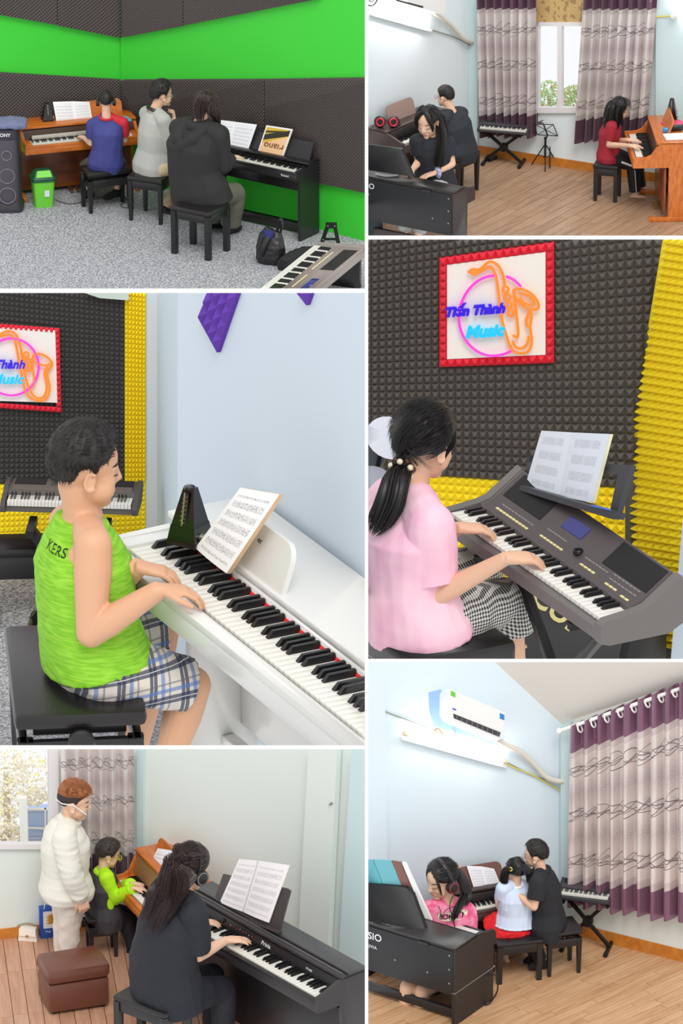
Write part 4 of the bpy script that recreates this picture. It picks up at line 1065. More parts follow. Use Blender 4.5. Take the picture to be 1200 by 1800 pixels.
# ================================================================== bay: girl at the arranger keyboard, neon sign on pyramid foam
def bay_mr():
    R = Room((647, 421, 1260, 1158), .0017, (900, 1345))
    carpet = mat('carpet_black', (58, 57, 58), .95); carpet.var((44, 44, 46), (76, 74, 72), 120, 2)
    fl = floor_slab(R, -1.0, 1.2, -1.0, 1.9, carpet, drop=0)
    back = R.wall((647, 1064), (1110, 1080)); n = back[1]; P = lambda x, y, o=0.0: R.pl(x, y, back, o)
    yel = mat('foam_yellow', (240, 214, 20), .8); drk = mat('foam_charcoal', (84, 79, 74), .6)
    wb_ = structure(wall_panel(R, 'wall_back', back, [(600, 380), (1190, 380), (1130, 1082), (600, 1066)], mat('wall_grey_paint', (90, 88, 84), .8)))
    al = 5.1e-4; w0 = 14.4
    X = lambda k: 870 + (math.exp(al * w0 * k) - 1) / al
    Y = lambda x, y: 714 + (y - 714) * (1 + al * (x - 870))
    def edge(y): return np.interp(y, [400, 421, 700, 850, 935, 1065, 1160], [1170, 1165, 1118, 1092, 1096, 1112, 1140])
    cells = []
    for k in range(-17, 19):
        for r in range(-25, 27):
            y0, y1 = 714 + r * 14.4, 714 + (r + 1) * 14.4
            xc, yc = X(k + .5), Y(X(k + .5), (y0 + y1) / 2)
            if xc > edge(yc) + 8 or yc < 405 or yc > 1078: continue
            inside = 5 - 12 <= k < 0
            cells.append((k, r, y0, y1, xc, yc))
    # the sign covers columns -7..6 and rows -19..-6
    def in_sign(k, r): return -7 <= k <= 6 and -19 <= r <= -6
    dark = [c for c in cells if c[1] < 9 and not in_sign(c[0], c[1])]; yl = [c for c in cells if c[1] >= 9]
    def quadp(c, o): 
        k, r, y0, y1 = c[:4]; xa, xb = X(k), X(k + 1); return [P(xa, Y(xa, y1), o), P(xb, Y(xb, y1), o), P(xb, Y(xb, y0), o), P(xa, Y(xa, y0), o)]
    dark.sort(key=lambda c: -c[0] + (0 if c[5] < 700 else .3) + (30 if c[4] < 820 and c[5] > 690 else 0))
    for c in dark[:300]:
        mb = MB(); pyramid(mb, *quadp(c, .008), n, .019); mb.build('foam_pyramid', drk, wb_, smooth=False)
    mb = MB()
    for c in dark[300:]: pyramid(mb, *quadp(c, .008), n, .019)
    mb.build('dark_foam', drk, wb_, smooth=False, kind='stuff')
    mb = MB()
    for c in yl: pyramid(mb, *quadp(c, .008), n, .014)
    mb.build('yellow_foam', yel, wb_, smooth=False, kind='stuff')
    # ---- neon sign
    sx = lambda k, r: (X(k), Y(X(k), 714 + r * 14.4))
    sign = thing('neon_sign', P(870, 640, .02), 0, 'whole square sign with neon saxophone inside a frame of red foam pyramids', 'sign')
    c4 = [sx(-6, -18), sx(6, -18), sx(6, -6), sx(-6, -6)]
    wall_panel(R, 'board', back, c4, mat('sign_board', (236, 232, 226), .4), .012, .026, sign, None)
    red = mat('foam_red', (214, 28, 52), .7)
    for k in range(-7, 7):
        for r in range(-19, -5):
            if -6 <= k < 6 and -18 <= r < -6: continue
            xa, xb = X(k), X(k + 1); y0, y1 = 714 + r * 14.4, 714 + (r + 1) * 14.4
            mb = MB(); cs = [P(xa, Y(xa, y1), .022), P(xb, Y(xb, y1), .022), P(xb, Y(xb, y0), .022), P(xa, Y(xa, y0), .022)]; pyramid(mb, *cs, n, .016)
            ds = [q - n * .02 for q in cs]; mb.add(cs + ds, [(0, 1, 5, 4), (1, 2, 6, 5), (2, 3, 7, 6), (3, 0, 4, 7)]); mb.build('foam_pyramid', red, sign, smooth=False)
    def zp(pts): return [(740 + x / 4.444, 420 + y / 4.444) for x, y in pts]          # traced in a 4.44x enlargement
    def neon(nm, pts, col, r=.0045, k=1.0):
        q = [P(x, y, .042) for x, y in zp(pts)]; MB().loft(spline(q, 5), r, n=8).build(nm, mat('neon_' + nm, (20, 20, 20), .4).emit(col, k), sign)
    og, pk = (255, 140, 30), (255, 60, 215)
    neon('circle_tube', [(575, 286), (500, 300), (420, 345), (350, 425), (305, 530), (295, 640), (320, 740), (370, 820), (440, 880), (520, 910), (600, 910), (660, 895), (705, 872)], pk)
    neon('circle_tube', [(662, 292), (720, 318), (780, 372)], pk)
    neon('saxophone_tube', [(365, 262), (400, 240), (440, 245), (475, 225), (520, 185), (560, 182), (605, 215), (640, 285), (652, 360)], og)
    neon('saxophone_tube', [(380, 262), (440, 265), (490, 240), (530, 222), (565, 245), (590, 320), (605, 430), (625, 600), (655, 720), (700, 850), (750, 890), (810, 892), (855, 850), (862, 770), (850, 690), (862, 610), (850, 560)], og)
    neon('saxophone_tube', [(722, 395), (730, 470), (745, 600), (758, 720), (750, 768), (715, 752)], og)
    neon('saxophone_tube', [(712, 800), (745, 850), (790, 852), (830, 815), (838, 760)], og)
    neon('saxophone_tube', [(830, 690), (820, 640), (835, 590), (850, 562)], og)
    neon('bell_tube', [(720, 400), (760, 390), (830, 410), (890, 460), (918, 520), (900, 550), (840, 545), (780, 510), (738, 460), (720, 400)], og)
    neon('bell_tube', [(765, 425), (830, 440), (880, 490), (870, 518), (810, 505), (765, 460)], og)
    for cx, cy in ((658, 395), (672, 455), (684, 517), (698, 580)): neon('key_ring', [(cx + 24 * math.cos(a), cy + 24 * math.sin(a)) for a in [2 * PI * i / 12 for i in range(13)]], og, .004)
    neon('mouthpiece_ring', [(415 + 20 * math.cos(a), 258 + 22 * math.sin(a)) for a in [2 * PI * i / 12 for i in range(13)]], og, .004)
    Xv = P(880, 548) - P(790, 555); Yv = Vector((0, 0, 1))
    for body, px, py, sz, col, nm in (('Tiến Thành', 833, 546, .040, (50, 16, 225), 'name_tube'), ('Music', 850, 583, .052, (30, 205, 255), 'word_tube')):
        place(text_mb(body, sz, .35, .004, .0028), P(px, py, .044), Xv, Yv).build(nm, mat('neon_' + nm, (10, 10, 20), .4).emit(col, 1.0), sign, smooth=False)
    # ---- yellow foam side wall and blue edge
    def rx(y): return np.interp(y, [400, 880, 1160], [1262, 1262, 1262])
    side_n = Vector((-.93, -.37, 0)).normalized(); base = P(1120, 900); sp = (base, side_n); S = lambda x, y, o=0.0: R.pl(x, y, sp, o)
    structure(MB().prism([S(edge(400) - 2, 400, -.01), S(1266, 400, -.01), S(1266, 1165, -.01), S(edge(1160), 1165, -.01), S(edge(935), 935, -.01), S(edge(850), 850, -.01)], (.05, .02, 0)).build('wall_right', yel, None, smooth=False))
    wr = bpy.data.objects['wall_right.001'] if 'wall_right.001' in bpy.data.objects else bpy.data.objects['wall_right']
    mb = MB(); y = 402.0; rows = []
    while y < 1165: rows.append(y); y += 13.6
    for y0, y1 in zip(rows[:-1], rows[1:]):
        e0, e1 = edge(y0) + 7, edge(y1) + 7; k = 0; x = 0.0
        while e0 + x < 1262:
            w = 11 + x * .06; a, b = e0 + x, e0 + x + w; a1, b1 = e1 + x, e1 + x + w
            pyramid(mb, S(a1, y1 + x * .16), S(b1, y1 + (x + w) * .16), S(b, y0 + (x + w) * .16), S(a, y0 + x * .16), side_n, .024); x += w
    mb.build('yellow_foam', yel, wr, smooth=False, kind='stuff')
    bp = (S(1190, 1000, .16), side_n); blue = mat('wall_blue', (206, 218, 230), .7)
    structure(MB().prism([R.pl(1204, 860, bp), R.pl(1266, 860, bp), R.pl(1266, 1165, bp), R.pl(1178, 1165, bp)], (.03, .03, 0)).build('wall_edge', blue, None, smooth=False))
    # ---- keyboard on its stand
    zk = .42 * .165; hb = .70 - zk; A = R.fl(772, 897, hb + zk); B = R.fl(1056, 1098, hb + zk); A.z = B.z = R.z0 + hb; d = B - A; rz = math.atan2(d.y, d.x); W = d.length
    body = mat('kb_silver_grey', (112, 108, 106), .38, .25); dk = mat('kb_panel_brown', (74, 66, 68), .45)
    kb = keyboard(R, 'arranger_keyboard', 'grey arranger keyboard with cream buttons played by the girl in pink', A, rz, W, .28, body, dk, nw=36, single=True, detail=1, hgt=.165, zkr=.42)
    M = wm(kb); ex = M.to_3x3() @ Vector((1, 0, 0)); ey = M.to_3x3() @ Vector((0, 1, 0))
    xa, xb = M @ Vector((W * .22, .15, 0)), M @ Vector((W * .80, .15, 0)); xa.z = xb.z = R.z0
    xstand(R, 'black cross stand under the grey keyboard', xa, xb, hb, .34)
    # music rest and book
    lp = lean_plane(R.fl(983, 872, hb + .172), -ey, .22); Q = lambda x, y, o=0.0: R.pl(x, y, lp, o)
    rest = thing('music_rest', Q(1000, 885), 0, 'dark music rest clipped behind the grey keyboard', 'music rest'); gm = mat('rest_grey', (56, 58, 64), .45)
    for q in ([(914, 853), (1080, 902), (1076, 913), (912, 862)],):
        MB().prism([Q(*c, .03) for c in q], -lp[1] * .04).build('ledge', gm, rest)
    MB().prism([Q(1062, 815, -.02), Q(1108, 818, -.02), Q(1083, 905, -.02), Q(1070, 905, -.02), Q(1085, 835, -.02), Q(1058, 832, -.02)], -lp[1] * .02).build('side_arm', gm, rest)
    MB().prism([Q(930, 800, -.02), Q(940, 800, -.02), Q(926, 862, -.02), Q(915, 858, -.02)], -lp[1] * .02).build('side_arm', gm, rest)
    MB().prism([Q(930, 800, -.02), Q(1062, 815, -.02), Q(1058, 832, -.02), Q(928, 812, -.02)], -lp[1] * .02).build('cross_piece', gm, rest)
    sm = sheet_mat('sheet_sparse', 4, (222, 230, 240), (96, 98, 110), .62, .16)
    book(R, 'open white music book on the dark rest of the grey keyboard', [(951, 757), (1004, 760), (983, 871), (923, 853)], [(1004, 760), (1072, 763), (1041, 884), (983, 871)], plane=lp, m1=sm, bulge=.006, thick=.010, cover=mat('paper_cream', (232, 228, 190), .7))
    pa, pb = Q(1040, 889, .03), Q(1075, 897, .03)
    tag(MB().loft([pa, lerp(pa, pb, .85), pb], [.0035, .0035, .0008], n=6).build('pencil', mat('pencil_blue', (70, 120, 190), .4)), 'blue pencil lying on the ledge of the dark music rest', 'pencil')
    # ---- amplifier under the keyboard
    aloc = R.fl(930, 1150, 0); amp = thing('amplifier', aloc, math.radians(-32), 'black guitar amplifier with mesh grille lying under the keyboard stand', 'amplifier')
    MB().prism([(0, -.14, 0), (0, .16, 0), (0, .16, .30), (0, .02, .34), (0, -.14, .04)], (.40, 0, 0)).build('cabinet', mat('amp_black', (30, 30, 31), .7), amp, True)
    gm2 = mat('amp_mesh', (62, 62, 62), .6); gm2.bump(gm2.noise(300, 1), .5, .003)
    MB().prism([(.02, -.143, .055), (.38, -.143, .055), (.38, .008, .33), (.02, .008, .33)], (0, -.006, .004)).build('grille', gm2, amp, True)
    am = wm(amp); up = (am.to_3x3() @ Vector((0, .47, .88)))
    place(text_mb('CUBE', .10, 0, .002, .002), am @ Vector((.17, -.08, .20)), am.to_3x3() @ Vector((.86, .1, -.5)), up).build('lettering', mat('letter_cream', (226, 214, 150), .5), amp, smooth=False)
    sb = R.fl(1078, 1176, 0)
    sc = thing('stage_monitor', sb, math.radians(10), 'small black speaker box on dark carpet beside the amplifier', 'speaker')
    MB().box(-.08, .08, -.06, .08, 0, .14, .02).build('cabinet', mat('amp_black', (30, 30, 31), .7), sc, True); MB().lathe([(.05, 0), (.06, .006), (.02, .012)], (0, -.08, .08), (0, -1, 0), 18).build('cone', mat('cone_black', (20, 20, 20), .6), sc, True)
    cb = mat('cable_black', (18, 18, 18), .6)
    cable('black cable curling over dark carpet by yellow foam', [R.fl(*q, .006) for q in ((1068, 1075), (1085, 1100), (1075, 1130), (1100, 1150), (1135, 1148), (1140, 1125), (1115, 1120))], .006, cb)
    pl = thing('power_adapter', R.fl(1092, 1152), 0, 'black power adapter with blue light on dark carpet', 'adapter')
    MB().box(-.03, .03, -.02, .02, 0, .03, .006).build('housing', m_black(), pl, True); MB().ball((.0, -.02, .022), .004).build('indicator_light', mat('led_blue', (20, 20, 60), .3).emit((40, 40, 255), 2.0), pl, True)
    # ---- stool
    sc_ = R.fl(752, 1100, .45); st = bench(R, 'wide black leather bench under the girl in pink', sc_, rz, .44, .36, .45, False, seat_t=.085, legw=.04)
    # ---- girl
    dy0 = R.dy(735, 1090, .47)
    J = dict(head=(748, 778, .03), neck=(722, 862, .0), chest=(712, 940, -.02), waist=(714, 1015, -.02), pelvis=(728, 1078, 0), shR=(752, 922, -.11), shL=(688, 886, .10), hipR=(752, 1092, -.07), hipL=(716, 1060, .08),
             elR=(762, 1050, -.12), wrR=(890, 981, None, .745), elL=(748, 965, .15), wrL=(806, 928, None, .745), knR=(886, 1058, .12), knL=(836, 1000, .28), anR=(905, 1165, .10), anL=(870, 1120, .32), toR=(945, 1178, .13), toL=(905, 1130, .36))
    p = Person(R, dy0, .95, .222, J, (.70, .66, -.26), voxel=.0045, label='girl in pink T-shirt with low ponytail playing the grey keyboard')
    w1, w2 = p.j['wrR'], p.j['wrL']
    p.body(mat('skin_girl', (224, 178, 148), .5), hands=[dict(w=w1, d=(.90, .30, -.10), n=(-.05, -.1, 1), thumb=-1, curl=.55, U=.86), dict(w=w2, d=(.92, .25, -.12), n=(-.05, 0, 1), thumb=-1, curl=.55, U=.84)], toes=True, it=4, armfat=.95)
    pk_ = mat('tee_pink', (240, 188, 208), .85); pk_.var((234, 176, 200), (246, 202, 216), 6, 2)
    p.shirt(pk_, t=.78, ease=.016, hem=-.03, wide=1.05, deep=1.04, flare=.012, sleeve_ease=.030, amp=.011, wscale=6, stretch=(1.2, 1.2, .6), name='tshirt')
    ck = Mat('gingham', (230, 228, 222), .85); x, y, z = ck.co(); a = ((x * .8 + y * .6) * 95).frac().lt(.5); b = ((z * .95 + x * .25 - y * .2) * 95).frac().lt(.5)
    ck.color(ck.mix(((a + b) * .5), (232, 230, 224), (22, 22, 24)))
    p.pants(ck, t=1.5, ease=.022, name='gingham_trousers', amp=.006)
    hm = mat('hair_black_gloss', (24, 20, 20), .42)
    TB = [(0, 48), (40, 44), (62, 8), (80, -25), (100, -30), (140, -38), (180, -44)]
    tie = p.hpt(180, -34, .12)
    p.cap(hm, TB, thick=.06, top=.03, rough=.012, freq=16, nu=130, nv=72, strands=2600, slen=.30, sw=.0040, out=.03, jit=.05, mdir=lambda d, q: (tie - (q.hl(0, -.05, .1) + d * q.hs * .45)))
    pt = [R.at(*q) for q in ((706, 824, dy0 - .04), (694, 850, dy0 - .10), (684, 885, dy0 - .13), (668, 915, dy0 - .14), (654, 938, dy0 - .13))]
    mb = MB(); lock(mb, [lerp(tie, pt[0], .3)] + pt, [.022, .03, .042, .046, .040, .02], 130, .0042, 3, .8, segs=12); mb.build('ponytail', hm, p.root, smooth=80)
    mb = MB(); lock(mb, [p.hpt(60, 30, .05), p.hpt(66, 0, .05), p.hpt(64, -26, .03), p.hpt(62, -50, .0)], [.006, .01, .008, .003], 14, .002, 5); mb.build('side_lock', hm, p.root, smooth=80)
    tr = thing('hair_tie', pt[0], 0, 'hair tie of pearly beads around the girl\'s ponytail', 'hair tie')
    for k in range(11):
        a = 2 * PI * k / 11; ax = (pt[1] - pt[0]).normalized(); u = ax.orthogonal().normalized(); v = ax.cross(u)
        MB().ball(pt[0] + (u * math.cos(a) + v * math.sin(a)) * .032 + ax * (.006 if k % 2 else -.006), .0095, nu=10, nv=8).build('bead', mat('bead_pearl', (232, 216, 188), .25) if k % 2 else mat('bead_brown', (80, 54, 40), .3), tr)
    # ---- drum pads behind her
    ds = thing('drum_pad', R.at(655, 1000, dy0 + .55), 0, 'grey electronic drum pads on a black stand behind the girl', 'drum')
    c1 = R.at(684, 772, dy0 + .6); MB().lathe([(.07, 0), (.075, .008), (.015, .022)], c1, (.25, -.6, .75), 24).build('cymbal_pad', mat('pad_pale', (196, 200, 212), .5), ds)
    c2 = R.at(656, 852, dy0 + .5); MB().lathe([(.065, -.03), (.07, 0), (.066, .008)], c2, (.2, -.5, .85), 24).build('snare_pad', mat('pad_grey', (150, 154, 166), .5), ds)
    mb = MB(); mb.bar(R.at(668, 800, dy0 + .62), R.at(650, 880, dy0 + .62), .012); mb.bar(R.at(660, 860, dy0 + .62), R.at(660, 1010, dy0 + .62), .02); mb.build('stand', m_metal(), ds)
    MB().box(-.05, .05, -.02, .02, -.06, .06, .01, Matrix.Translation(R.at(656, 785, dy0 + .64)) @ Matrix.Rotation(.4, 4, 'Y')).build('module', mat('module_grey', (90, 96, 104), .4), ds)
    return R
# ================================================================== bay: green room with egg-crate foam, three people at two pianos
def bay_ul():
    R = Room((-60, -60, 641, 507), .0052, (320, 430))
    carpet = mat('carpet_speckled', (150, 152, 156), .95); carpet.var((118, 120, 126), (190, 192, 196), 60, 3, .38, .62)
    floor_slab(R, -2.6, 2.4, -2.0, 2.6, carpet, drop=0)
    PL = R.wall((-60, 341), (213, 312)); PR = R.wall((213, 312), (641, 424)); grn = mat('paint_green', (58, 206, 52), .55); foam = mat('foam_taupe', (88, 80, 78), .8)
    wl = structure(wall_panel(R, 'wall_left', PL, [(-110, -110), (214, -110), (214, 312), (-110, 347)], grn, .05))
    wr = structure(wall_panel(R, 'wall_right', PR, [(212, -110), (700, -110), (700, 440), (212, 311)], grn, .05))
    for w_, p_ in ((wl, PL), (wr, PR)):
        pts = [R.pl(x, y, p_, -.055) for x, y in (((-110, -110), (214, -110), (214, 312), (-110, 347)) if w_ is wl else ((212, -110), (700, -110), (700, 440), (212, 311)))]; MB().prism(pts, -p_[1] * .02).build('bounce_cover', mat('bounce_cover_white', (235, 235, 235), .8), w_, smooth=False)  # unseen white slab, added to keep green bounce off the next bay
    egg_foam('foam_sheet', R, PL, [(-75, -80), (100, -80), (100, 44), (-75, 13)], 0.036, foam, wl)
    egg_foam('foam_sheet', R, PL, [(101, -80), (213, -80), (213, 67), (101, 45)], 0.036, foam, wl)
    egg_foam('foam_sheet', R, PL, [(-75, 124), (213, 141), (213, 240), (-75, 258)], 0.036, foam, wl)
    egg_foam('foam_sheet', R, PR, [(214, -80), (321, -80), (321, 46), (214, 66)], .036, foam, wr)
    egg_foam('foam_sheet', R, PR, [(322, -80), (560, -80), (560, -2), (322, 45)], .036, foam, wr)
    egg_foam('foam_sheet', R, PR, [(214, 141), (464, 140), (464, 302), (214, 238)], .036, foam, wr)
    egg_foam('foam_sheet', R, PR, [(465, 140), (690, 137), (690, 350), (465, 302)], .036, foam, wr)
    # ---- orange wood piano against the left wall
    wd = wood_mat('wood_orange', (206, 116, 40), (180, 92, 26)); dkw = wood_mat('wood_inner', (120, 62, 26), (96, 46, 18))
    hk = .58; loc, rz, W = frame2(R, (43, 256), (247, 236), hk)
    pn = piano(R, 'digital_piano', 'orange wood piano against dark foam, played by the boy in navy', loc, rz, W, hk, .70, .44, .13, wd, panel=wd, inner=mat('fall_dark', (70, 48, 34), .4), arm='curve', foot=.22, cheek=.05, kneetop=.12,
               desk=(W * .38, W * .92, .15, .3, .30), deskm=wd)
    M = wm(pn); ex = M.to_3x3() @ Vector((1, 0, 0)); ey = M.to_3x3() @ Vector((0, 1, 0))
    MB().box(.03, W - .03, .24, .26, .10, .50, .003).build('knee_panel', dkw, pn, True)
    MB().box(.1, W - .1, .10, .125, hk + .012, hk + .05, .004).build('control_strip', mat('strip_silver', (196, 190, 180), .4, .3), pn, True)
    lp = lean_plane(M @ Vector((W * .42, .27, .705)), -ey, .28)
    sm = sheet_mat('sheet_fine', 8, (244, 246, 250), (120, 124, 140), .55)
    book(R, 'open white music book on the orange wood piano', [(93, 179), (127, 178), (134, 222), (101, 223)], [(127, 178), (157, 179), (163, 214), (134, 222)], plane=lp, m1=sm, thick=.006, bulge=.008)
    q = R.fl(83, 211, .705); metronome(R, 'black metronome on the orange wood piano beside foam', q, rz, .17, .10)
    fp = [R.fl(*c, .715) for c in ((207, 206), (222, 206), (232, 213), (214, 214))]
    tag(MB().prism(fp, (0, 0, .012)).build('folder', mat('folder_cyan', (70, 190, 220), .4)), 'cyan folder lying on the right end of the orange piano', 'folder')
    # ---- party speaker with a towel
    sp = R.fl(12, 366, 0); s_ = thing('party_speaker', sp, 0, 'tall dark party speaker standing at the end of orange piano', 'speaker')
    bk = mat('speaker_dark', (52, 50, 56), .45); gl = mat('speaker_mesh', (74, 70, 80), .5); gl.bump(gl.noise(400, 1), .4, .002)
    MB().loft([(0, 0, 0), (0, 0, .05), (0, 0, .09), (0, 0, .72), (0, 0, .80)], [.16, .165, .145, .14, .142], [.15, .155, .13, .125, .13], side=(1, 0, 0), n=28, power=4).build('cabinet', bk, s_, True)
    MB().loft([(0, -.02, .11), (0, -.03, .40), (0, -.02, .70)], [.128, .13, .126], [.118, .12, .117], side=(1, 0, 0), n=28, power=4).build('grille', gl, s_, True)
    for z, r in ((.56, .045), (.36, .07), (.17, .075)): MB().torus((.02, -.145, z), (0, 1, 0), r, .007, 24, 8).build('driver_ring', mat('ring_grey', (110, 104, 116), .4), s_, True)
    place(text_mb('SONY', .045, 0, .002, .001), wm(s_) @ Vector((-.0, -.137, .755)), (1, 0, 0), (0, 0, 1)).build('lettering', mat('letter_white', (225, 225, 230), .4), s_, smooth=False)
    rr = random.Random(4); tb = wm(s_) @ Vector((0, 0, .80))
    def tw(u, v): return tb + Vector(((u - .5) * .42, (v - .5) * .26, .035 + .02 * mnoise.noise(Vector((u * 5, v * 4, 2))) + .03 * math.sin(u * 3) - .05 * max(0, abs(u - .5) - .38) * 6))
    m_t = mat('towel_blue', (112, 118, 150), .9); m_t.bump(m_t.noise(200, 2), .5, .004)
    mb = MB().loft([tb + Vector((x, .0, .034 - .03 * max(0, abs(x) - .15) * 6)) for x in (-.21, -.12, 0, .12, .2)], [.12, .13, .125, .13, .11], [.026, .034, .03, .036, .022], side=(0, 1, 0), n=24, power=3.5)
    tag(wrinkle(remesh_safe(mb), .012, 9).build('towel', m_t), 'folded blue-grey towel lying on top of the speaker', 'towel')
    # ---- bin
    bn = thing('trash_bin', R.fl(76, 361), math.radians(14), 'light green trash bin with dark green swing lid', 'bin'); bg = mat('plastic_lime', (112, 208, 60), .35); dg = mat('plastic_dark_green', (24, 84, 56), .4)
    MB().loft([(0, 0, 0), (0, 0, .26)], [.085, .105], [.07, .088], side=(1, 0, 0), n=24, power=6).build('bucket', bg, bn, True)
    MB().loft([(0, 0, .255), (0, 0, .285), (0, 0, .295)], [.114, .116, .108], [.096, .098, .09], side=(1, 0, 0), n=24, power=6).build('rim', dg, bn, True)
    MB().loft([(0, 0, .29), (0, 0, .345), (0, .0, .36)], [.105, .085, .06], [.088, .055, .03], side=(1, 0, 0), n=24, power=6).build('hood', dg, bn, True)
    MB().prism([(-.075, -.088, .30), (.075, -.088, .30), (.06, -.045, .352), (-.06, -.045, .352)], (0, -.004, .003)).build('flap', bg, bn, True)
    MB().box(-.0, .045, -.088, -.083, .11, .17).build('sticker', mat('sticker_white', (220, 224, 235), .5), bn, True)
    # ---- cables
    cb = mat('cable_grey', (90, 90, 92), .6)
    cable('thin grey cable lying behind the boy\'s bench', [R.fl(*c, .006) for c in ((98, 352), (130, 358), (200, 342), (222, 350), (212, 362), (236, 366))], .006, cb)
    # ---- boy in navy, his bench
    bt = R.fl(186, 293, .40); bench(R, 'black bench with side knob under the boy in navy', bt, rz + .06, .44, .27, .40, True, seat_t=.05, legw=.04)
    blackm = mat('hair_black', (26, 21, 20), .55)
    dy0 = R.dy(186, 292, .41)
    J = dict(head=(186, 178, .02), neck=(187, 204, 0), chest=(189, 235, -.01), waist=(188, 262, -.02), pelvis=(186, 284, 0), shR=(216, 216, .0), shL=(162, 219, .03), hipR=(200, 285, .03), hipL=(172, 285, .04),
             elR=(219, 246, .05), wrR=(213, 238, .22), elL=(160, 252, .04), wrL=(147, 242, None, .63), knR=(212, 286, .28), knL=(150, 291, .26), anR=(205, 336, .22), anL=(158, 336, .24), toR=(185, 347, .15), toL=(150, 345, .32))
    p = Person(R, dy0, .80, .178, J, (-.05, .98, -.12), voxel=.006, label='boy in navy shirt with red collar playing orange wood piano')
    p.body(SK(), hands=[dict(w=p.j['wrL'], d=(-.35, .85, -.1), n=(0, 0, 1), thumb=1, curl=.5, U=.85)])
    nv = mat('shirt_navy', (58, 62, 130), .7); rd = mat('cloth_red', (196, 36, 52), .75)
    p.shirt(nv, t=.70, hem=.02, wide=1.05, sleeves='L', sleeve_ease=.016, amp=.005)
    mb = MB(); p.arm(mb, 'R', 1.05, .016, 0, .72); mb.ball(p.j['shR'], .07 * p.U); wrinkle(remesh(mb, .006, 2), .003, 12).build('sleeve', rd, p.root, smooth=180)
    MB().torus(lerp(p.j['neck'], p.j['chest'], .05) + Vector((0, 0, .005)), (0, -.25, 1), .064, .012, 20, 8).build('collar', rd, p.root)
    p.pants(mat('pants_olive', (84, 84, 66), .8), t=1.75); p.shoes(mat('sock_black', (24, 24, 28), .8), name='sock')
    p.cap(blackm, [(0, 40), (60, 20), (80, -14), (95, 4), (115, -6), (130, -28), (180, -36)], thick=.05, top=.06, rough=.02, strands=500, slen=.09, sw=.006, nu=64, nv=40)
    headphones(p, R, 'pink and black headphones on the boy in navy', mat('hp_grey', (60, 58, 62), .4), mat('hp_black', (26, 24, 28), .4), mat('hp_pink', (230, 60, 110), .4))
    # ---- man in grey cardigan
    stm = R.fl(268, 303, .44); bench(R, 'black stool under the man in grey cardigan', stm, math.radians(-24), .36, .36, .44, False, name='stool', seat_t=.05, legw=.036)
    dy1 = R.dy(270, 300, .44)
    J = dict(head=(285, 166, 0), neck=(272, 194, 0), chest=(272, 232, 0), waist=(270, 262, 0), pelvis=(268, 288, 0), shR=(287, 212, -.13), shL=(258, 200, .14), hipR=(282, 296, -.09), hipL=(258, 286, .08),
             elR=(300, 262, -.08), wrR=(306, 208, .06), elL=(290, 240, .2), wrL=(320, 240, .3), knR=(318, 302, .12), knL=(330, 300, .3), anR=(330, 378, .0), anL=(290, 368, .12), toR=(348, 384, .05), toL=(300, 378, .05))
    p = Person(R, dy1, .98, .232, J, (.92, .36, -.08), voxel=.007, label='man in pale grey cardigan with hand raised to his chin')
    p.body(SK(), hands=[dict(w=p.j['wrR'], d=(-.2, .2, 1), n=(.9, .3, 0), thumb=1, fist=True, U=.9)]); p.face(lips=(190, 120, 110))
    p.shirt(mat('cardigan_grey', (176, 178, 172), .9), t=1.85, hem=.02, ease=.02, sleeve_ease=.024, wide=1.0, amp=.008, wscale=6, name='cardigan')
    MB().torus(p.j['neck'] + Vector((.0, 0, .012)), (.3, .1, 1), .066, .017, 20, 8).build('collar', m_black(), p.root)
    bg_ = mat('chino_beige', (208, 186, 152), .85); p.pants(bg_, t=1.9, ease=.016); p.shoes(mat('shoe_black', (24, 23, 24), .5))
    TBm = [(0, 40), (45, 34), (62, 12), (80, -16), (92, 4), (112, -4), (128, -30), (180, -40)]
    p.cap(blackm, TBm, thick=.06, top=.09, rough=.03, strands=900, slen=.12, sw=.006, nu=72, nv=44, mdir=lambda d, q: q.f * .9 if d.dot(q.u) > .4 else -q.u)
    glasses(p, (90, 90, 92), 'thin wire glasses worn by the man in cardigan')
    # ---- woman in black hoodie
    stw = R.fl(352, 362, .44); bench(R, 'square black stool under the woman in black hoodie', stw, math.radians(-32), .42, .36, .46, False, name='stool', seat_t=.05, legw=.044, taper=False)
    dy2 = R.dy(352, 345, .46)
    J = dict(head=(364, 186, .08), neck=(350, 218, .02), chest=(338, 258, 0), waist=(340, 300, 0), pelvis=(350, 332, 0), shR=(384, 238, -.06), shL=(316, 226, .12), hipR=(372, 342, -.06), hipL=(332, 332, .06),
             elR=(390, 290, -.02), wrR=(405, 276, .12), elL=(330, 280, .25), wrL=(370, 272, .4), knR=(412, 340, .22), knL=(380, 330, .34), anR=(405, 396, .30), anL=(372, 388, .4), toR=(420, 400, .40), toL=(392, 392, .5))
    p = Person(R, dy2, 1.06, .236, J, (.75, .62, -.22), voxel=.008, label='woman in baggy black hoodie seen from behind at the black piano')
    p.body(SK(), hands=[dict(w=p.j['wrR'], d=(.9, .3, -.05), n=(0, 0, 1), thumb=-1, curl=.5, U=.9)])
    hd = mat('hoodie_black', (40, 39, 40), .85)
    def hood(mb):
        a, b = p.j['neck'], p.j['chest']; s = (p.j['shR'] - p.j['shL']).normalized(); bk_ = -Vector((.6, .7, 0)).normalized()
        mb.limb([a - s * .10 + bk_ * .05, lerp(a, b, .5) + bk_ * .15 - s * .06, lerp(a, b, .8) + bk_ * .16, lerp(a, b, .45) + bk_ * .15 + s * .07, a + s * .11 + bk_ * .04], [.045, .06, .055, .055, .045]); mb.limb([a - s * .10 + bk_ * .05, a + bk_ * .085, a + s * .11 + bk_ * .04], [.045, .05, .045])
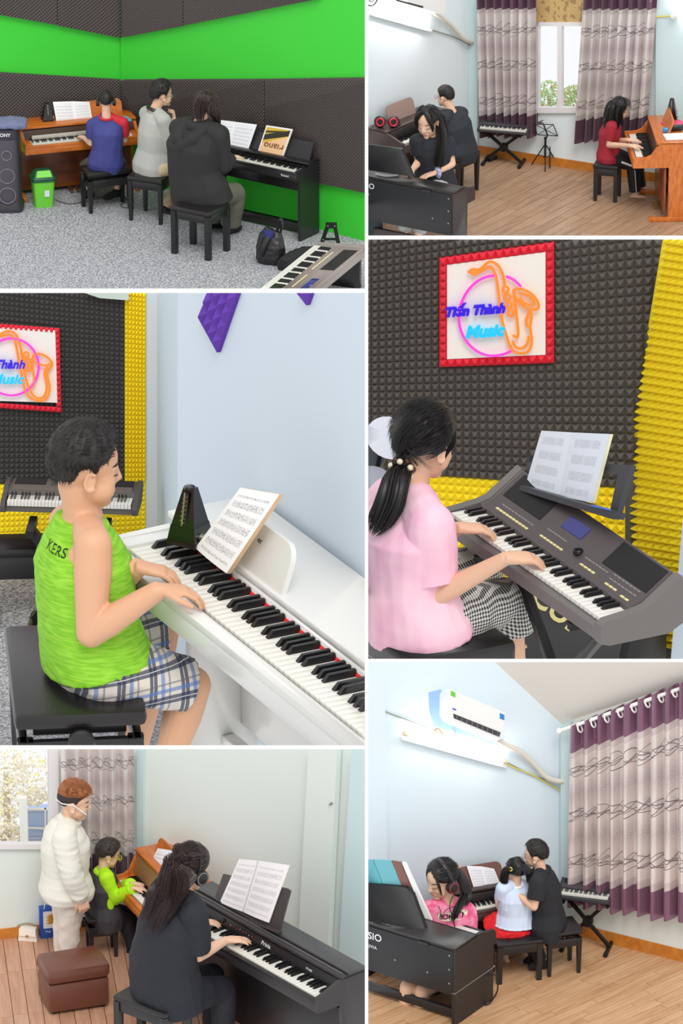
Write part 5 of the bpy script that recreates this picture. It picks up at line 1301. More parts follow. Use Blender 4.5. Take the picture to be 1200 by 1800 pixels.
    p.shirt(hd, t=1.82, hem=.07, ease=.045, sleeve_ease=.042, wide=1.22, deep=1.15, amp=.010, wscale=5, stretch=(1.6, 1.6, .5), name='hoodie', flare=.02, extra=hood, armfat=1.15, voxel=.009)
    p.pants(mat('pants_grey_green', (104, 104, 92), .85), t=1.95, ease=.03, flare=.012); p.shoes(mat('shoe_black', (24, 23, 24), .5))
    hb_ = mat('hair_brown', (52, 38, 34), .45)
    p.cap(hb_, [(0, 40), (50, 30), (70, -10), (100, -40), (180, -50)], thick=.07, top=.04, rough=.02, strands=900, slen=.3, sw=.006, out=.04, nu=72, nv=44, mdir=lambda d, q: -q.u)
    mb = MB(); lock(mb, [p.hpt(95, 20, .07), p.hpt(95, -25, .1), R.at(380, 206, dy2 + .02), R.at(382, 226, dy2 + .06)], [.03, .045, .04, .02], 50, .006, 2); lock(mb, [p.hpt(160, 20, .07), p.hpt(165, -25, .08), R.at(352, 214, dy2 - .08)], [.05, .06, .04], 60, .006, 3); lock(mb, [p.hpt(70, 40, .07), p.hpt(72, -5, .07), p.hpt(75, -40, .05), R.at(386, 222, dy2 + .1)], [.02, .025, .025, .01], 30, .005, 4); mb.build('long_hair', hb_, p.root, smooth=80)
    # ---- black slim piano along the right wall
    hk2 = .66; loc, rz2, W2 = frame2(R, (360, 268), (528, 304), hk2)
    bm = mat('piano_black', (34, 33, 35), .35, coat=.15)
    pb = piano(R, 'digital_piano', 'slim black piano standing along the green wall', loc, rz2, W2, hk2, .715, .30, .12, bm, arm='flat', front=.02, cheek=.03, nw=46, backpanel=False, rail=True, toe=False, lidover=.125, sidefull=True)
    M2 = wm(pb); ex2 = M2.to_3x3() @ Vector((1, 0, 0)); ey2 = M2.to_3x3() @ Vector((0, 1, 0))
    MB().box(.03, W2 - .03, .20, .23, .40, .56, .004).build('knee_panel', bm, pb, True); MB().box(.03, W2 - .03, .16, .22, .03, .10, .004).build('pedal_rail', bm, pb, True)
    MB().prism([(W2 * .2, .20, .715), (W2 - .04, .20, .715), (W2 - .04, .27, .87), (W2 * .2, .27, .87)], (0, .014, -.003)).build('music_desk', mat('desk_black', (44, 43, 46), .45), pb, True)
    place(text_mb('Roland', .03, 0, .001), M2 @ Vector((W2 - .16, -.022, hk2 - .05)), ex2, (0, 0, 1)).build('lettering', mat('letter_white', (225, 225, 230), .4), pb, smooth=False)
    lp2 = lean_plane(M2 @ Vector((W2 * .5, .175, .72)), -ey2, .30)
    book(R, 'open music book on the slim black piano', [(388, 211), (413, 214), (401, 262), (390, 264)], [(413, 214), (451, 219), (433, 271), (401, 263)], plane=lp2, m1=sm, m2=sm, thick=.006, bulge=.006)
    cv = Mat('cover_orange', (236, 190, 130), .4); u, v, _ = cv.co('UV'); cc = cv.mix((v - u * .35 - .42).sm(-.02, .02), (240, 196, 150), (214, 178, 60)); cc = cv.mix((v - .62 - u * .25).abs().lt(.09), cc, (50, 46, 40)); cc = cv.mix((v - .8 - u * .1).abs().lt(.03), cc, (60, 54, 30)); cc = cv.mix(u.lt(.05).max(u.gt(.95)).max(v.lt(.04)).max(v.gt(.95)), cc, (236, 234, 230)); cv.color(cc)
    bk2 = book(R, 'piano book with orange cover and white spiral edge', [(468, 220), (514, 227), (494, 284), (450, 275)], None, plane=lp2, m1=cv, thick=.012, bulge=0)
    t0 = R.pl(482, 258, lp2, .004); tx = R.pl(450, 252, lp2) - R.pl(490, 260, lp2)
    place(text_mb('Piano', .10, .3, .0006), t0, tx, -Vector((0, 0, 1))).build('lettering', mat('ink_brown', (120, 70, 40), .5), bk2, smooth=False)
    # ---- backpack
    k_ = 1.3
    bp = thing('backpack', R.fl(476, 462), math.radians(-20), 'small black leather backpack with navy lining beside black piano', 'bag'); lm = mat('leather_soft', (32, 31, 34), .4); lm.bump(lm.noise(60, 3), .3, .004)
    mb = MB(); mb.loft([(0, 0, 0), (0, 0, .05), (0, 0, .16), (0, .01, .25), (.02, .02, .31)], [.11, .135, .13, .11, .08], [.07, .09, .085, .06, .03], side=(1, 0, 0), n=22, power=2.8); wrinkle(remesh(mb, .008, 2), .006, 14).build('bag_body', lm, bp, True)
    MB().loft([(-.09, -.03, .05), (-.06, -.08, .13), (-.02, -.07, .24), (.0, -.04, .29)], [.035, .05, .05, .03], [.02, .03, .03, .01], n=14).build('front_pocket', lm, bp, True)
    MB().loft([(.0, -.035, .20), (.0, -.06, .27), (.0, -.05, .325)], [.012, .045, .06], [.01, .02, .02], side=(1, 0, 0), n=14).build('lining', mat('lining_navy', (40, 42, 110), .6), bp, True)
    MB().loft(spline([(.07, .03, .26), (.1, .03, .36), (.085, .03, .42), (.06, .03, .36), (.05, .03, .28)]), [.012] * 33, [.022] * 33, n=8).build('shoulder_strap', lm, bp, True)
    # ---- folding stand and bag behind the keyboard
    fs = thing('folding_stand', R.fl(580, 452), 0, 'small black folding stand standing before the green wall', 'stand'); zz = Vector((0, 0, 1))
    b0, b1, t0_, t1_ = R.fl(561, 440), R.fl(597, 440), R.fl(576, 440), R.fl(588, 440)
    t0_ = t0_ + zz * .24; t1_ = t1_ + zz * .24
    MB().bar(b0, t0_, .035, .02, up=(0, 1, 0)).build('leg', m_black(), fs); MB().bar(b1, t1_, .035, .02, up=(0, 1, 0)).build('leg', m_black(), fs); MB().bar(t0_ - Vector((.02, 0, 0)), t1_ + Vector((.02, 0, 0)), .05, .03, up=(0, 1, 0)).build('head_plate', m_black(), fs); MB().bar(lerp(b0, t0_, .45), lerp(b1, t1_, .45), .02, .015, up=(0, 1, 0)).build('brace', m_black(), fs)
    for q in (t0_, t1_, lerp(b0, t0_, .45), lerp(b1, t1_, .25)): MB().ball(q - Vector((0, .022, 0)), .007, nu=8, nv=6).build('rivet', mat('steel', (180, 178, 172), .3, .9), fs)
    mb = MB(); mb.loft(spline([R.fl(498, 468, .05), R.fl(520, 452, .08), R.fl(548, 446, .06), R.fl(575, 450, .05)]), .07, n=14); tag(wrinkle(remesh(mb, .01, 2), .012, 8).build('cloth_bag', mat('bag_black', (28, 28, 30), .8)), 'limp black bag lying on carpet behind the grey keyboard', 'bag')
    # ---- grey keyboard in the corner, cut off by the bay
    hb = .30; A = R.fl(556, 436, hb); B = R.fl(462, 512, hb); d = B - A; rz3 = math.atan2(d.y, d.x)
    W3 = d.length * 2.0; loc = A
    kb = keyboard(R, 'arranger_keyboard', 'grey arranger keyboard with cream buttons on the carpet corner by green wall', loc, rz3, W3, .52, mat('kb_silver', (150, 142, 136), .45), mat('kb_panel_grey', (136, 126, 120), .5), nw=52, detail=1, hgt=.09)
    st3 = thing('keyboard_table', loc + d.normalized() * W3 * .3, rz3, 'low black stand under the corner keyboard', 'stand')
    for x in (.04 - W3 * .3, .5): MB().box(x, x + .05, .05, .45, -hb, -.004, .004).build('leg', m_metal(), st3, True)
    return R
# ================================================================== bay: room with window, curtains and three players
def bay_ur():
    R = Room((647, -60, 1260, 414), .0055, (900, 330))
    pk = plank_mat('plank_oak_grey', ((176, 142, 112), (146, 112, 86), (112, 84, 66), (196, 164, 134)))
    fl = floor_slab(R, -2.2, 2.4, -2.2, 2.4, mat('screed', (120, 96, 76), .8)); planks(R, fl, -2.1, 2.3, -2.0, 2.2, math.radians(58), .105, .62, pk)
    pale = mat('wall_pale', (226, 237, 241), .7); pale.bump(pale.noise(25, 3), .06, .004)
    PLW = R.wall((647, 342), (825, 268)); PB = R.wall((825, 268), (1170, 322))
    structure(wall_panel(R, 'wall_left', PLW, [(560, -110), (826, -110), (826, 268), (560, 378)], pale))
    n = PB[1]; P = lambda x, y, o=0.0: R.pl(x, y, PB, o); mb = MB()
    for q in ([(824, -110), (941, -110), (941, 287), (824, 268)], [(1029, -110), (1290, -110), (1290, 341), (1029, 300)], [(941, 196), (1029, 196), (1029, 300), (941, 286)]): mb.prism([P(*c) for c in q], -n * .06)
    structure(mb.build('wall_back', pale, None, smooth=False))
    structure(wall_panel(R, 'wall_pilaster', PB, [(823, -110), (839, -110), (839, 271), (823, 268)], mat('wall_pale_green', (200, 220, 222), .7), .06, .035))
    structure(wall_panel(R, 'wall_pilaster_right', PB, [(1152, -110), (1290, -110), (1290, 341), (1152, 320)], mat('wall_pale_green', (200, 220, 222), .7), .06, .05))
    tile = wood_mat('skirting_tile', (206, 132, 50), (186, 112, 38), .3)
    baseboard(R, PB, (827, 270), (1160, 322), .088, tile, 7, 'baseboard_back'); baseboard(R, PLW, (800, 278), (823, 269), .088, tile, 1, 'baseboard_left')
    fr = mat('frame_white', (226, 224, 226), .4); window(R, 'window_1', PB, (940, 40, 1030, 195), [(983, 4)], fr, fw=6)
    np_ = Mat('newsprint', (196, 164, 108), .8); u, v, _ = np_.co('UV'); blk = np_.noise(1, 2, np_.vec(u * 9, v * 7)).gt(.56); tx = (v * 46).frac().lt(.5) * np_.noise(1, 1, np_.vec(u * 60, v * 30)).gt(.45)
    np_.color(np_.mix((blk * .55).max(tx * .4), (204, 172, 114), (92, 64, 40)))
    a, b, c, d = [P(*q, -.01) for q in ((942, -70), (1028, -70), (1028, 41), (942, 41))]
    tag(MB().grid(lambda u, v: lerp(lerp(d, c, u), lerp(a, b, u), v), 4, 4).build('newspaper_sheet', np_, None), 'yellowed newspaper sheets covering the panes above the window', 'newspaper')
    wd = R.dy(985, 290) + .7
    shrub(R, 'green shrub with orange flowers outside the window', [(965, 168, 30, 26), (1010, 172, 30, 22)], wd, [(186, 216, 146), (222, 234, 186), (160, 196, 120), (240, 176, 100)], 520, .02)
    cm = curtain_mat('curtain_print', rep=1.0)
    curtain(R, 'left patterned curtain hanging behind the keyboard stand', (837, -14), (942, -14), (941, 240), (845, 240), cm, 7, .042, plane=PB, off=.10)
    curtain(R, 'right patterned curtain hanging behind the girl in red', (1026, -14), (1155, -14), (1136, 246), (1011, 250), cm, 8, .042, plane=PB, off=.10)
    # ---- air conditioner, pipe, tube lamp on the left wall
    n2 = PLW[1]; Q = lambda x, y, o=0.0: R.pl(x, y, PLW, o); wh = mat('plastic_white', (236, 236, 234), .35)
    ac = thing('air_conditioner', Q(722, 10), 0, 'underside of a white air conditioner above the tube lamp', 'air conditioner')
    MB().prism([Q(688, -60), Q(757, -45), Q(757, 12), Q(748, 19), Q(690, 2)], n2 * .18).build('housing', wh, ac); MB().prism([Q(694, -2, .182), Q(744, 11, .182), Q(742, 14, .182), Q(696, 2, .182)], n2 * .004).build('vent_slot', mat('vent_dark', (60, 60, 64), .5), ac)
    cable('white insulated pipe running from air conditioner to the corner', [Q(750, 14, .05), Q(765, 24, .05), Q(790, 42, .05), Q(812, 66, .05), Q(828, 74, .04), Q(842, 75, .04)], .022, mat('pipe_cream', (216, 210, 198), .6), 'coolant_pipe', n=12)
    tl = thing('tube_lamp', Q(705, 36), 0, 'glowing fluorescent tube lamp on the left wall under the air conditioner', 'lamp')
    MB().bar(Q(652, 24, .02), Q(756, 53, .02), .05, .03).build('housing', wh, tl); MB().loft([Q(658, 20, .06), Q(752, 46, .06)], .02, n=12).build('tube', mat('tube_glow', (255, 255, 255), .3).emit((255, 252, 246), 30), tl)
    cable('thin wire sagging along the left wall', [Q(647, 18, .02), Q(700, 30, .02), Q(757, 52, .02), Q(800, 66, .02), Q(830, 82, .02)], .006, mat('wire_grey', (150, 150, 140), .6))
    fan = thing('wall_fan', Q(655, 0), 0, 'dark rim of a wall fan beside the air conditioner', 'fan'); c0 = Q(654, -8, .1); mb = MB(); mb.torus(c0, n2, .10, .007, 24, 6); mb.torus(c0, n2, .06, .005, 20, 6); mb.build('guard', m_metal(), fan); MB().lathe([(.03, 0), (.03, .05)], c0, n2, 14).build('hub', m_metal(), fan)
    tr = thing('tube_lamp', P(1196, 20), 0, 'end of a tube lamp on the right wall beside the right curtain', 'lamp'); MB().loft([P(1183, 28, .1), P(1230, -6, .1)], .03, n=12).build('tube', mat('tube_glow', (255, 255, 255), .3), tr); MB().lathe([(.035, 0), (.035, .05)], P(1182, 29, .1), P(1230, -6) - P(1182, 29), 12).build('socket', wh, tr)
    cable('yellow wire leading to the right tube lamp', [P(1150, 30, .06), P(1165, 29, .06), P(1182, 28, .08)], .006, mat('wire_yellow', (226, 206, 70), .5))
    # ---- keyboard on cross stand, music stands
    hb = .335; A = R.fl(838, 233, hb); B = R.fl(927, 240, hb); d = B - A
    kb = keyboard(R, 'arranger_keyboard', 'dark arranger keyboard on cross stand before the left curtain', A, math.atan2(d.y, d.x), d.length, .24, mat('kb_black', (54, 54, 58), .45), mat('kb_panel_dark', (64, 62, 66), .5), detail=0, hgt=.07)
    M = wm(kb); xa, xb = M @ Vector((.06, .12, 0)), M @ Vector((d.length - .08, .12, 0)); xa.z = xb.z = R.z0
    xstand(R, 'black cross stand carrying the keyboard before the left curtain', xa, xb, hb, .26)
    f1 = R.dy(966, 288)
    music_stand(R, 'taller black wire music stand with upright desk below the window', (966, 290), [(944, 194), (990, 195), (990, 217), (944, 216)], f1)
    music_stand(R, 'shorter black wire music stand with tilted desk below the window', (955, 297), [(938, 218), (972, 219), (980, 239), (944, 237)], R.dy(958, 294))
    tag(MB().prism([R.fl(*q, .004) for q in ((852, 280), (866, 275), (874, 279), (860, 285))], (0, 0, .03)).build('foot_pedal', m_black()), 'black foot pedal on floor under the keyboard stand', 'pedal')
    # ---- wood piano on the right with the girl in red
    wdm = wood_mat('wood_orange', (206, 116, 40), (180, 92, 26)); hk = .62; loc, rz, W = frame2(R, (1104, 232), (1120, 281), hk)
    pn = piano(R, 'digital_piano', 'orange wood piano seen from its end, played by the girl in red', loc, rz, W, hk, .78, .46, .16, wdm, arm='curve', cheek=.04, nw=40, foot=.18, inner=mat('fall_dark', (70, 48, 34), .4), kneetop=.1, desk=(W * .2, W * .75, .16, .35, .30), deskm=wdm)
    Mp = wm(pn); ex = Mp.to_3x3() @ Vector((1, 0, 0)); ey = Mp.to_3x3() @ Vector((0, 1, 0))
    MB().box(.03, W - .03, .26, .28, .08, .52, .003).build('knee_panel', wood_mat('wood_inner2', (150, 78, 30), (126, 62, 24)), pn, True)
    qm = Mp @ Vector((W * .12, .40, .786)); metronome(R, 'black metronome on the far end of the right wood piano', qm, -.2, .20, .11)
    top = lambda x, y, z=.786: Mp @ Vector((x, y, z))
    tag(MB().box(-.10, .10, -.07, .07, 0, .014, .003, Matrix.Translation(top(W * .34, .40)) @ Matrix.Rotation(.4, 4, 'Z')).build('folder', mat('folder_pink', (220, 60, 110), .4)), 'pink folder lying on the right wood piano', 'folder')
    tag(MB().box(-.12, .12, -.08, .08, 0, .022, .003, Matrix.Translation(top(W * .83, .385)) @ Matrix.Rotation(.15, 4, 'Z')).build('notebook', mat('paper_white', (240, 240, 240), .5)), 'white notebook on the near end of the wood piano', 'book')
    tag(MB().box(-.08, .08, -.03, .03, 0, .05, .012, Matrix.Translation(top(W * .56, .41)) @ Matrix.Rotation(.2, 4, 'Z')).build('pencil_case', m_black()), 'black pencil case on the wood piano by the pink folder', 'case')
    tag(MB().box(-.04, .04, -.03, .03, 0, .04, .01, Matrix.Translation(top(W * .62, .31))).build('tape_box', mat('plastic_blue', (40, 150, 210), .4)), 'small blue box on the wood piano beside the white notebook', 'box')
    sc = R.fl(1068, 284, .37); bench(R, 'black square stool under the girl in red', sc, math.radians(-14), .25, .25, .37, False, name='stool', seat_t=.04, legw=.03, taper=False)
    hm = mat('hair_black_gloss', (24, 20, 20), .42); dy0 = R.dy(1068, 280, .37)
    J = dict(head=(1089, 192, .0), neck=(1078, 213, 0), chest=(1072, 234, 0), waist=(1070, 256, 0), pelvis=(1070, 272, 0), shR=(1074, 223, -.11), shL=(1079, 216, .12), hipR=(1074, 276, -.07), hipL=(1072, 271, .07),
             elR=(1070, 255, -.12), wrR=(1107, 256, None, .665), elL=(1082, 248, .12), wrL=(1104, 246, None, .665), knR=(1112, 290, -.02), knL=(1118, 286, .12), anR=(1116, 342, -.02), anL=(1126, 334, .1), toR=(1140, 351, -.04), toL=(1144, 344, .06))
    p = Person(R, dy0, .80, .205, J, (.92, .10, -.38), voxel=.006, label='girl in dark red T-shirt with long black hair at the wood piano')
    p.body(SK(), hands=[dict(w=p.j['wrR'], d=(1, .1, -.05), n=(0, 0, 1), thumb=1, curl=.4, U=.85), dict(w=p.j['wrL'], d=(1, 0, -.05), n=(0, 0, 1), thumb=-1, curl=.4, U=.85)], toes=True); p.face()
    p.shirt(mat('tee_red', (150, 24, 44), .8), t=.72, hem=.0, wide=.98, deep=.98, ease=.014, sleeve_ease=.018, amp=.005, name='tshirt')
    p.pants(mat('track_black', (26, 26, 30), .7), t=1.88, ease=.014, name='track_pants', flare=.004)
    a, k_ = p.j['knR'], p.j['anR']
    MB().loft([lerp(a, k_, t) + Vector((.012, -.066, 0)) for t in (.1, .5, .88)], .004, .011, side=(1, 0, 0), n=6).build('stripe', mat('stripe_white', (230, 230, 230), .6), p.root); h_ = p.j['hipR']
    MB().loft([lerp(h_, a, t) + Vector((0, -.082, .012)) for t in (.45, .7, .95)], .010, .004, side=(0, 0, 1), n=6).build('stripe', mat('stripe_white', (230, 230, 230), .6), p.root)
    p.cap(hm, [(0, 42), (45, 30), (60, -5), (75, -20), (100, -40), (180, -50)], thick=.06, top=.04, rough=.02, strands=700, slen=.3, sw=.007, out=.04, nu=72, nv=44, mdir=lambda d, q: -q.u)
    mb = MB()
    for az, el, tx, ty, w in ((180, 10, 1062, 226, .05), (140, 10, 1072, 224, .05), (105, 15, 1084, 228, .03), (-150, 10, 1066, 222, .04), (80, 30, 1094, 222, .02)):
        lock(mb, [p.hpt(az, el, .05), p.hpt(az, -25, .07), lerp(p.hpt(az, -35, .08), R.at(tx, ty, dy0 - .08), .5), R.at(tx, ty, dy0 - .1)], [.025, w, w, .012], 40, .0055, az + 360, frizz=.006)
    mb.build('long_hair', hm, p.root, smooth=80)
    # ---- brown piano along the left wall, man in black
    brn = mat('piano_brown', (66, 52, 48), .4, coat=.1); loc, rz, W = frame2(R, (702, 256), (806, 214), .60)
    pb = piano(R, 'digital_piano', 'dark brown piano against the pale left wall', loc, rz, W, .60, .70, .40, .14, brn, arm='slope', cheek=.03, nw=46, kneetop=.1, desk=(W * .25, W * .7, .17, .3, .30), deskm=mat('desk_brown', (150, 126, 116), .5), toe=False)
    Mb = wm(pb); MB().box(.05, W - .05, .142, .16, .62, .685, .003).build('control_strip', mat('strip_dark', (44, 40, 40), .4), pb, True)
    hp = thing('headphones', R.fl(689, 236, .70), 0, 'red and black headphones lying on the brown piano', 'headphones'); h0 = Mb @ Vector((.14, .26, .705))
    for dx in (-.06, .06): MB().lathe([(.052, 0), (.058, .03), (.045, .05)], h0 + Vector((dx, 0, .05)), (.3 * (1 if dx > 0 else -1), -1, .2), 20).build('ear_cup', mat('hp_black', (26, 24, 28), .4), hp); MB().torus(h0 + Vector((dx * 1.05, -.055, .06)), (.3 * (1 if dx > 0 else -1), -1, .2), .035, .009, 20, 8).build('ring', mat('hp_red', (206, 40, 60), .4), hp)
    MB().loft([h0 + Vector((.07 + .06 * math.sin(a), .05 + .09 * math.cos(a), .02)) for a in (0, .6, 1.2, 1.8, 2.4, 3.0)], .008, n=8).build('headband', mat('hp_black', (26, 24, 28), .4), hp)
    sc = R.fl(808, 268, .40); bench(R, 'black bench under the man in black T-shirt', sc, rz, .36, .24, .40, False, seat_t=.04, legw=.036)
    dy1 = R.dy(806, 268, .40)
    J = dict(head=(782, 170, .02), neck=(792, 196, 0), chest=(800, 222, 0), waist=(806, 246, 0), pelvis=(806, 264, 0), shL=(779, 209, -.10), shR=(810, 200, .12), hipL=(794, 268, -.05), hipR=(814, 262, .06),
             elL=(772, 240, .0), wrL=(752, 240, .12), elR=(800, 228, .25), wrR=(770, 232, .3), knL=(768, 272, .12), knR=(784, 266, .28), anL=(775, 325, .12), anR=(790, 318, .26), toL=(760, 330, .2), toR=(775, 322, .3))
    p = Person(R, dy1, .92, .200, J, (-.80, .56, -.10), voxel=.007, label='man in black T-shirt seen from behind at the brown piano')
    p.body(SK()); p.shirt(mat('tee_slate', (38, 44, 52), .8), t=.8, hem=.04, wide=1.05, ease=.02, sleeve_ease=.026, amp=.007, wscale=6, name='tshirt'); p.pants(mat('pants_black', (28, 28, 32), .8), t=1.9); p.shoes(mat('sock_black', (24, 24, 28), .8), name='sock')
    p.cap(mat('hair_black', (26, 21, 20), .55), [(0, 40), (55, 22), (80, -14), (95, 6), (115, 0), (135, -24), (180, -34)], thick=.04, top=.06, rough=.02, strands=500, slen=.08, sw=.006, nu=64, nv=40)
    glasses(p, (110, 130, 190), 'thin blue glasses worn by the man in black T-shirt')
    # ---- black piano seen from behind, girl in black facing it
    H = .62; D = .36; B1 = R.fl(797, 340, H); B2 = R.fl(640, 310, H); xh = (B2 - B1).normalized(); yh = Vector((-xh.y, xh.x, 0)); o = B1 - yh * D; o.z = R.z0; W = (B2 - B1).length + .25
    csd = mat('piano_back', (28, 29, 33), .45); sdm = mat('piano_side', (52, 40, 40), .4)
    pc = piano(R, 'digital_piano', 'black piano seen from behind with the girl in black playing it', o, math.atan2(xh.y, xh.x), W, H - .09, H, D, .14, sdm, panel=csd, arm='round', cheek=.03, nw=50, kneetop=.26, toe=False, rail=True)
    Mc = wm(pc); zc = lambda x, y, z: Mc @ Vector((x, y, z))
    MB().box(.02, W - .02, D - .012, D + .004, .2, H - .02, .002).build('rear_cover', csd, pc, True); MB().box(0, W, .16, D + .006, H, H + .012, .003).build('lid_plate', mat('lid_black', (40, 38, 38), .3), pc, True)
    for x, z in ((.05, H - .06), (.05, H - .18), (.05, H - .3), (.22, H - .28)): MB().lathe([(.007, 0), (.007, .006)], (x, D + .003, z), (0, 1, 0), 8).build('screw', mat('steel', (180, 178, 172), .3, .9), pc, True)
    MB().box(.24, .34, D + .002, D + .012, H - .035, H - .008, .002).build('socket_plate', m_black(), pc, True)
    lw = mat('letter_white', (225, 225, 230), .4)
    place(text_mb('CASIO', .075, 0, .001, .001), zc(.96, D + .006, H - .085), -xh, (0, 0, 1)).build('lettering', lw, pc, smooth=False); place(text_mb('PRIVIA', .035, 0, .001), zc(.96, D + .006, H - .165), -xh, (0, 0, 1)).build('lettering', lw, pc, smooth=False)
    ry = R.dy(715, 315, H)
    rest = tag(MB().prism([R.at(640, 254, ry + .12), R.at(705, 262, ry + .06), R.at(725, 311, ry - .06), R.at(640, 298, ry)], (.02, .03, .0)).build('music_rest', mat('rest_black', (24, 25, 28), .5)), 'black music rest leaning on the piano seen from behind', 'music rest')
    cable('white plug with cable on top of the black piano', [R.fl(*q, H + .02) for q in ((660, 306), (676, 309), (688, 309), (700, 308))], .010, wh)
    tag(MB().box(-.16, .12, -.14, .12, 0, .20, .006, Matrix.Translation(R.fl(650, 410))).build('storage_box', mat('box_teal', (30, 48, 54), .5)), 'dark teal box on the floor behind the black piano', 'box')
    dy2 = ry + .34
    J = dict(head=(752, 214, -.04), neck=(758, 241, .0), chest=(760, 266, 0), waist=(762, 295, 0), pelvis=(764, 322, 0), shR=(733, 249, -.05), shL=(786, 252, .02), hipR=(748, 324, 0), hipL=(780, 324, 0),
             elR=(736, 284, -.06), wrR=(724, 299, -.2), elL=(794, 288, -.04), wrL=(764, 304, -.16), knR=(722, 345, -.35), knL=(748, 350, -.38), anR=(708, 412, -.3), anL=(735, 416, -.32), toR=(700, 420, -.4), toL=(728, 424, -.42))
    p = Person(R, dy2, 1.02, .290, J, (-.42, -.84, -.34), voxel=.007, label='girl in black T-shirt with half-tied long hair facing the black piano')
    p.body(SK(), hands=[dict(w=p.j['wrL'], d=(-.85, -.4, -.15), n=(0, 0, 1), thumb=1, curl=.4, U=1.05), dict(w=p.j['wrR'], d=(-.6, -.7, -.15), n=(0, 0, 1), thumb=-1, curl=.4, U=1.05)]); p.face(lips=(200, 110, 104))
    p.shirt(mat('tee_black', (30, 32, 40), .8), t=.62, hem=.04, wide=1.02, ease=.02, sleeve_ease=.026, amp=.007, wscale=6, name='tshirt'); p.pants(mat('pants_silver', (178, 178, 178), .6), t=1.85, ease=.02, amp=.008)
    p.cap(hm, [(0, 54), (14, 46), (30, 18), (50, -4), (75, 4), (95, -10), (120, -40), (180, -50)], thick=.04, top=.03, rough=.015, strands=900, slen=.2, sw=.005, out=.0, jit=.04, nu=80, nv=48, mdir=lambda d, q: -q.u + q.r * (1 if d.dot(q.r) > 0 else -1) * .2)
    mb = MB()
    lock(mb, [p.hpt(8, 62, .04), p.hpt(38, 28, .05), p.hpt(46, -8, .06), p.hpt(40, -36, .03)], [.012, .022, .018, .006], 36, .0045, 1); lock(mb, [p.hpt(-8, 62, .04), p.hpt(-34, 26, .05), p.hpt(-42, -10, .06), p.hpt(-40, -34, .04)], [.012, .022, .018, .006], 30, .0045, 2)
    lock(mb, [p.hpt(-105, 0, .05), p.hpt(-105, -30, .08), R.at(776, 245, dy2 - .10), R.at(772, 275, dy2 - .15), R.at(770, 300, dy2 - .14)], [.03, .04, .05, .05, .025], 90, .005, 4); lock(mb, [p.hpt(-125, 0, .05), p.hpt(-125, -30, .1), R.at(784, 250, dy2 - .02)], [.04, .05, .05], 50, .005, 5)
    mb.build('long_hair', hm, p.root, smooth=80)
    wv = p.j['wrL']; sc = MB(); N = 14
    for k in range(N):
        a = 2 * PI * k / N; ax = Vector((-.85, -.4, -.1)).normalized(); u_ = ax.orthogonal().normalized(); v_ = ax.cross(u_); sc.ball(wv - ax * .03 + (u_ * math.cos(a) + v_ * math.sin(a)) * .036, .016 + .005 * (k % 2), nu=8, nv=6)
    tag(wrinkle(remesh(sc, .005, 1), .004, 40).build('scrunchie', mat('cloth_lilac', (170, 178, 216), .8)), 'lilac scrunchie around the wrist of the girl in black', 'scrunchie')
    return R
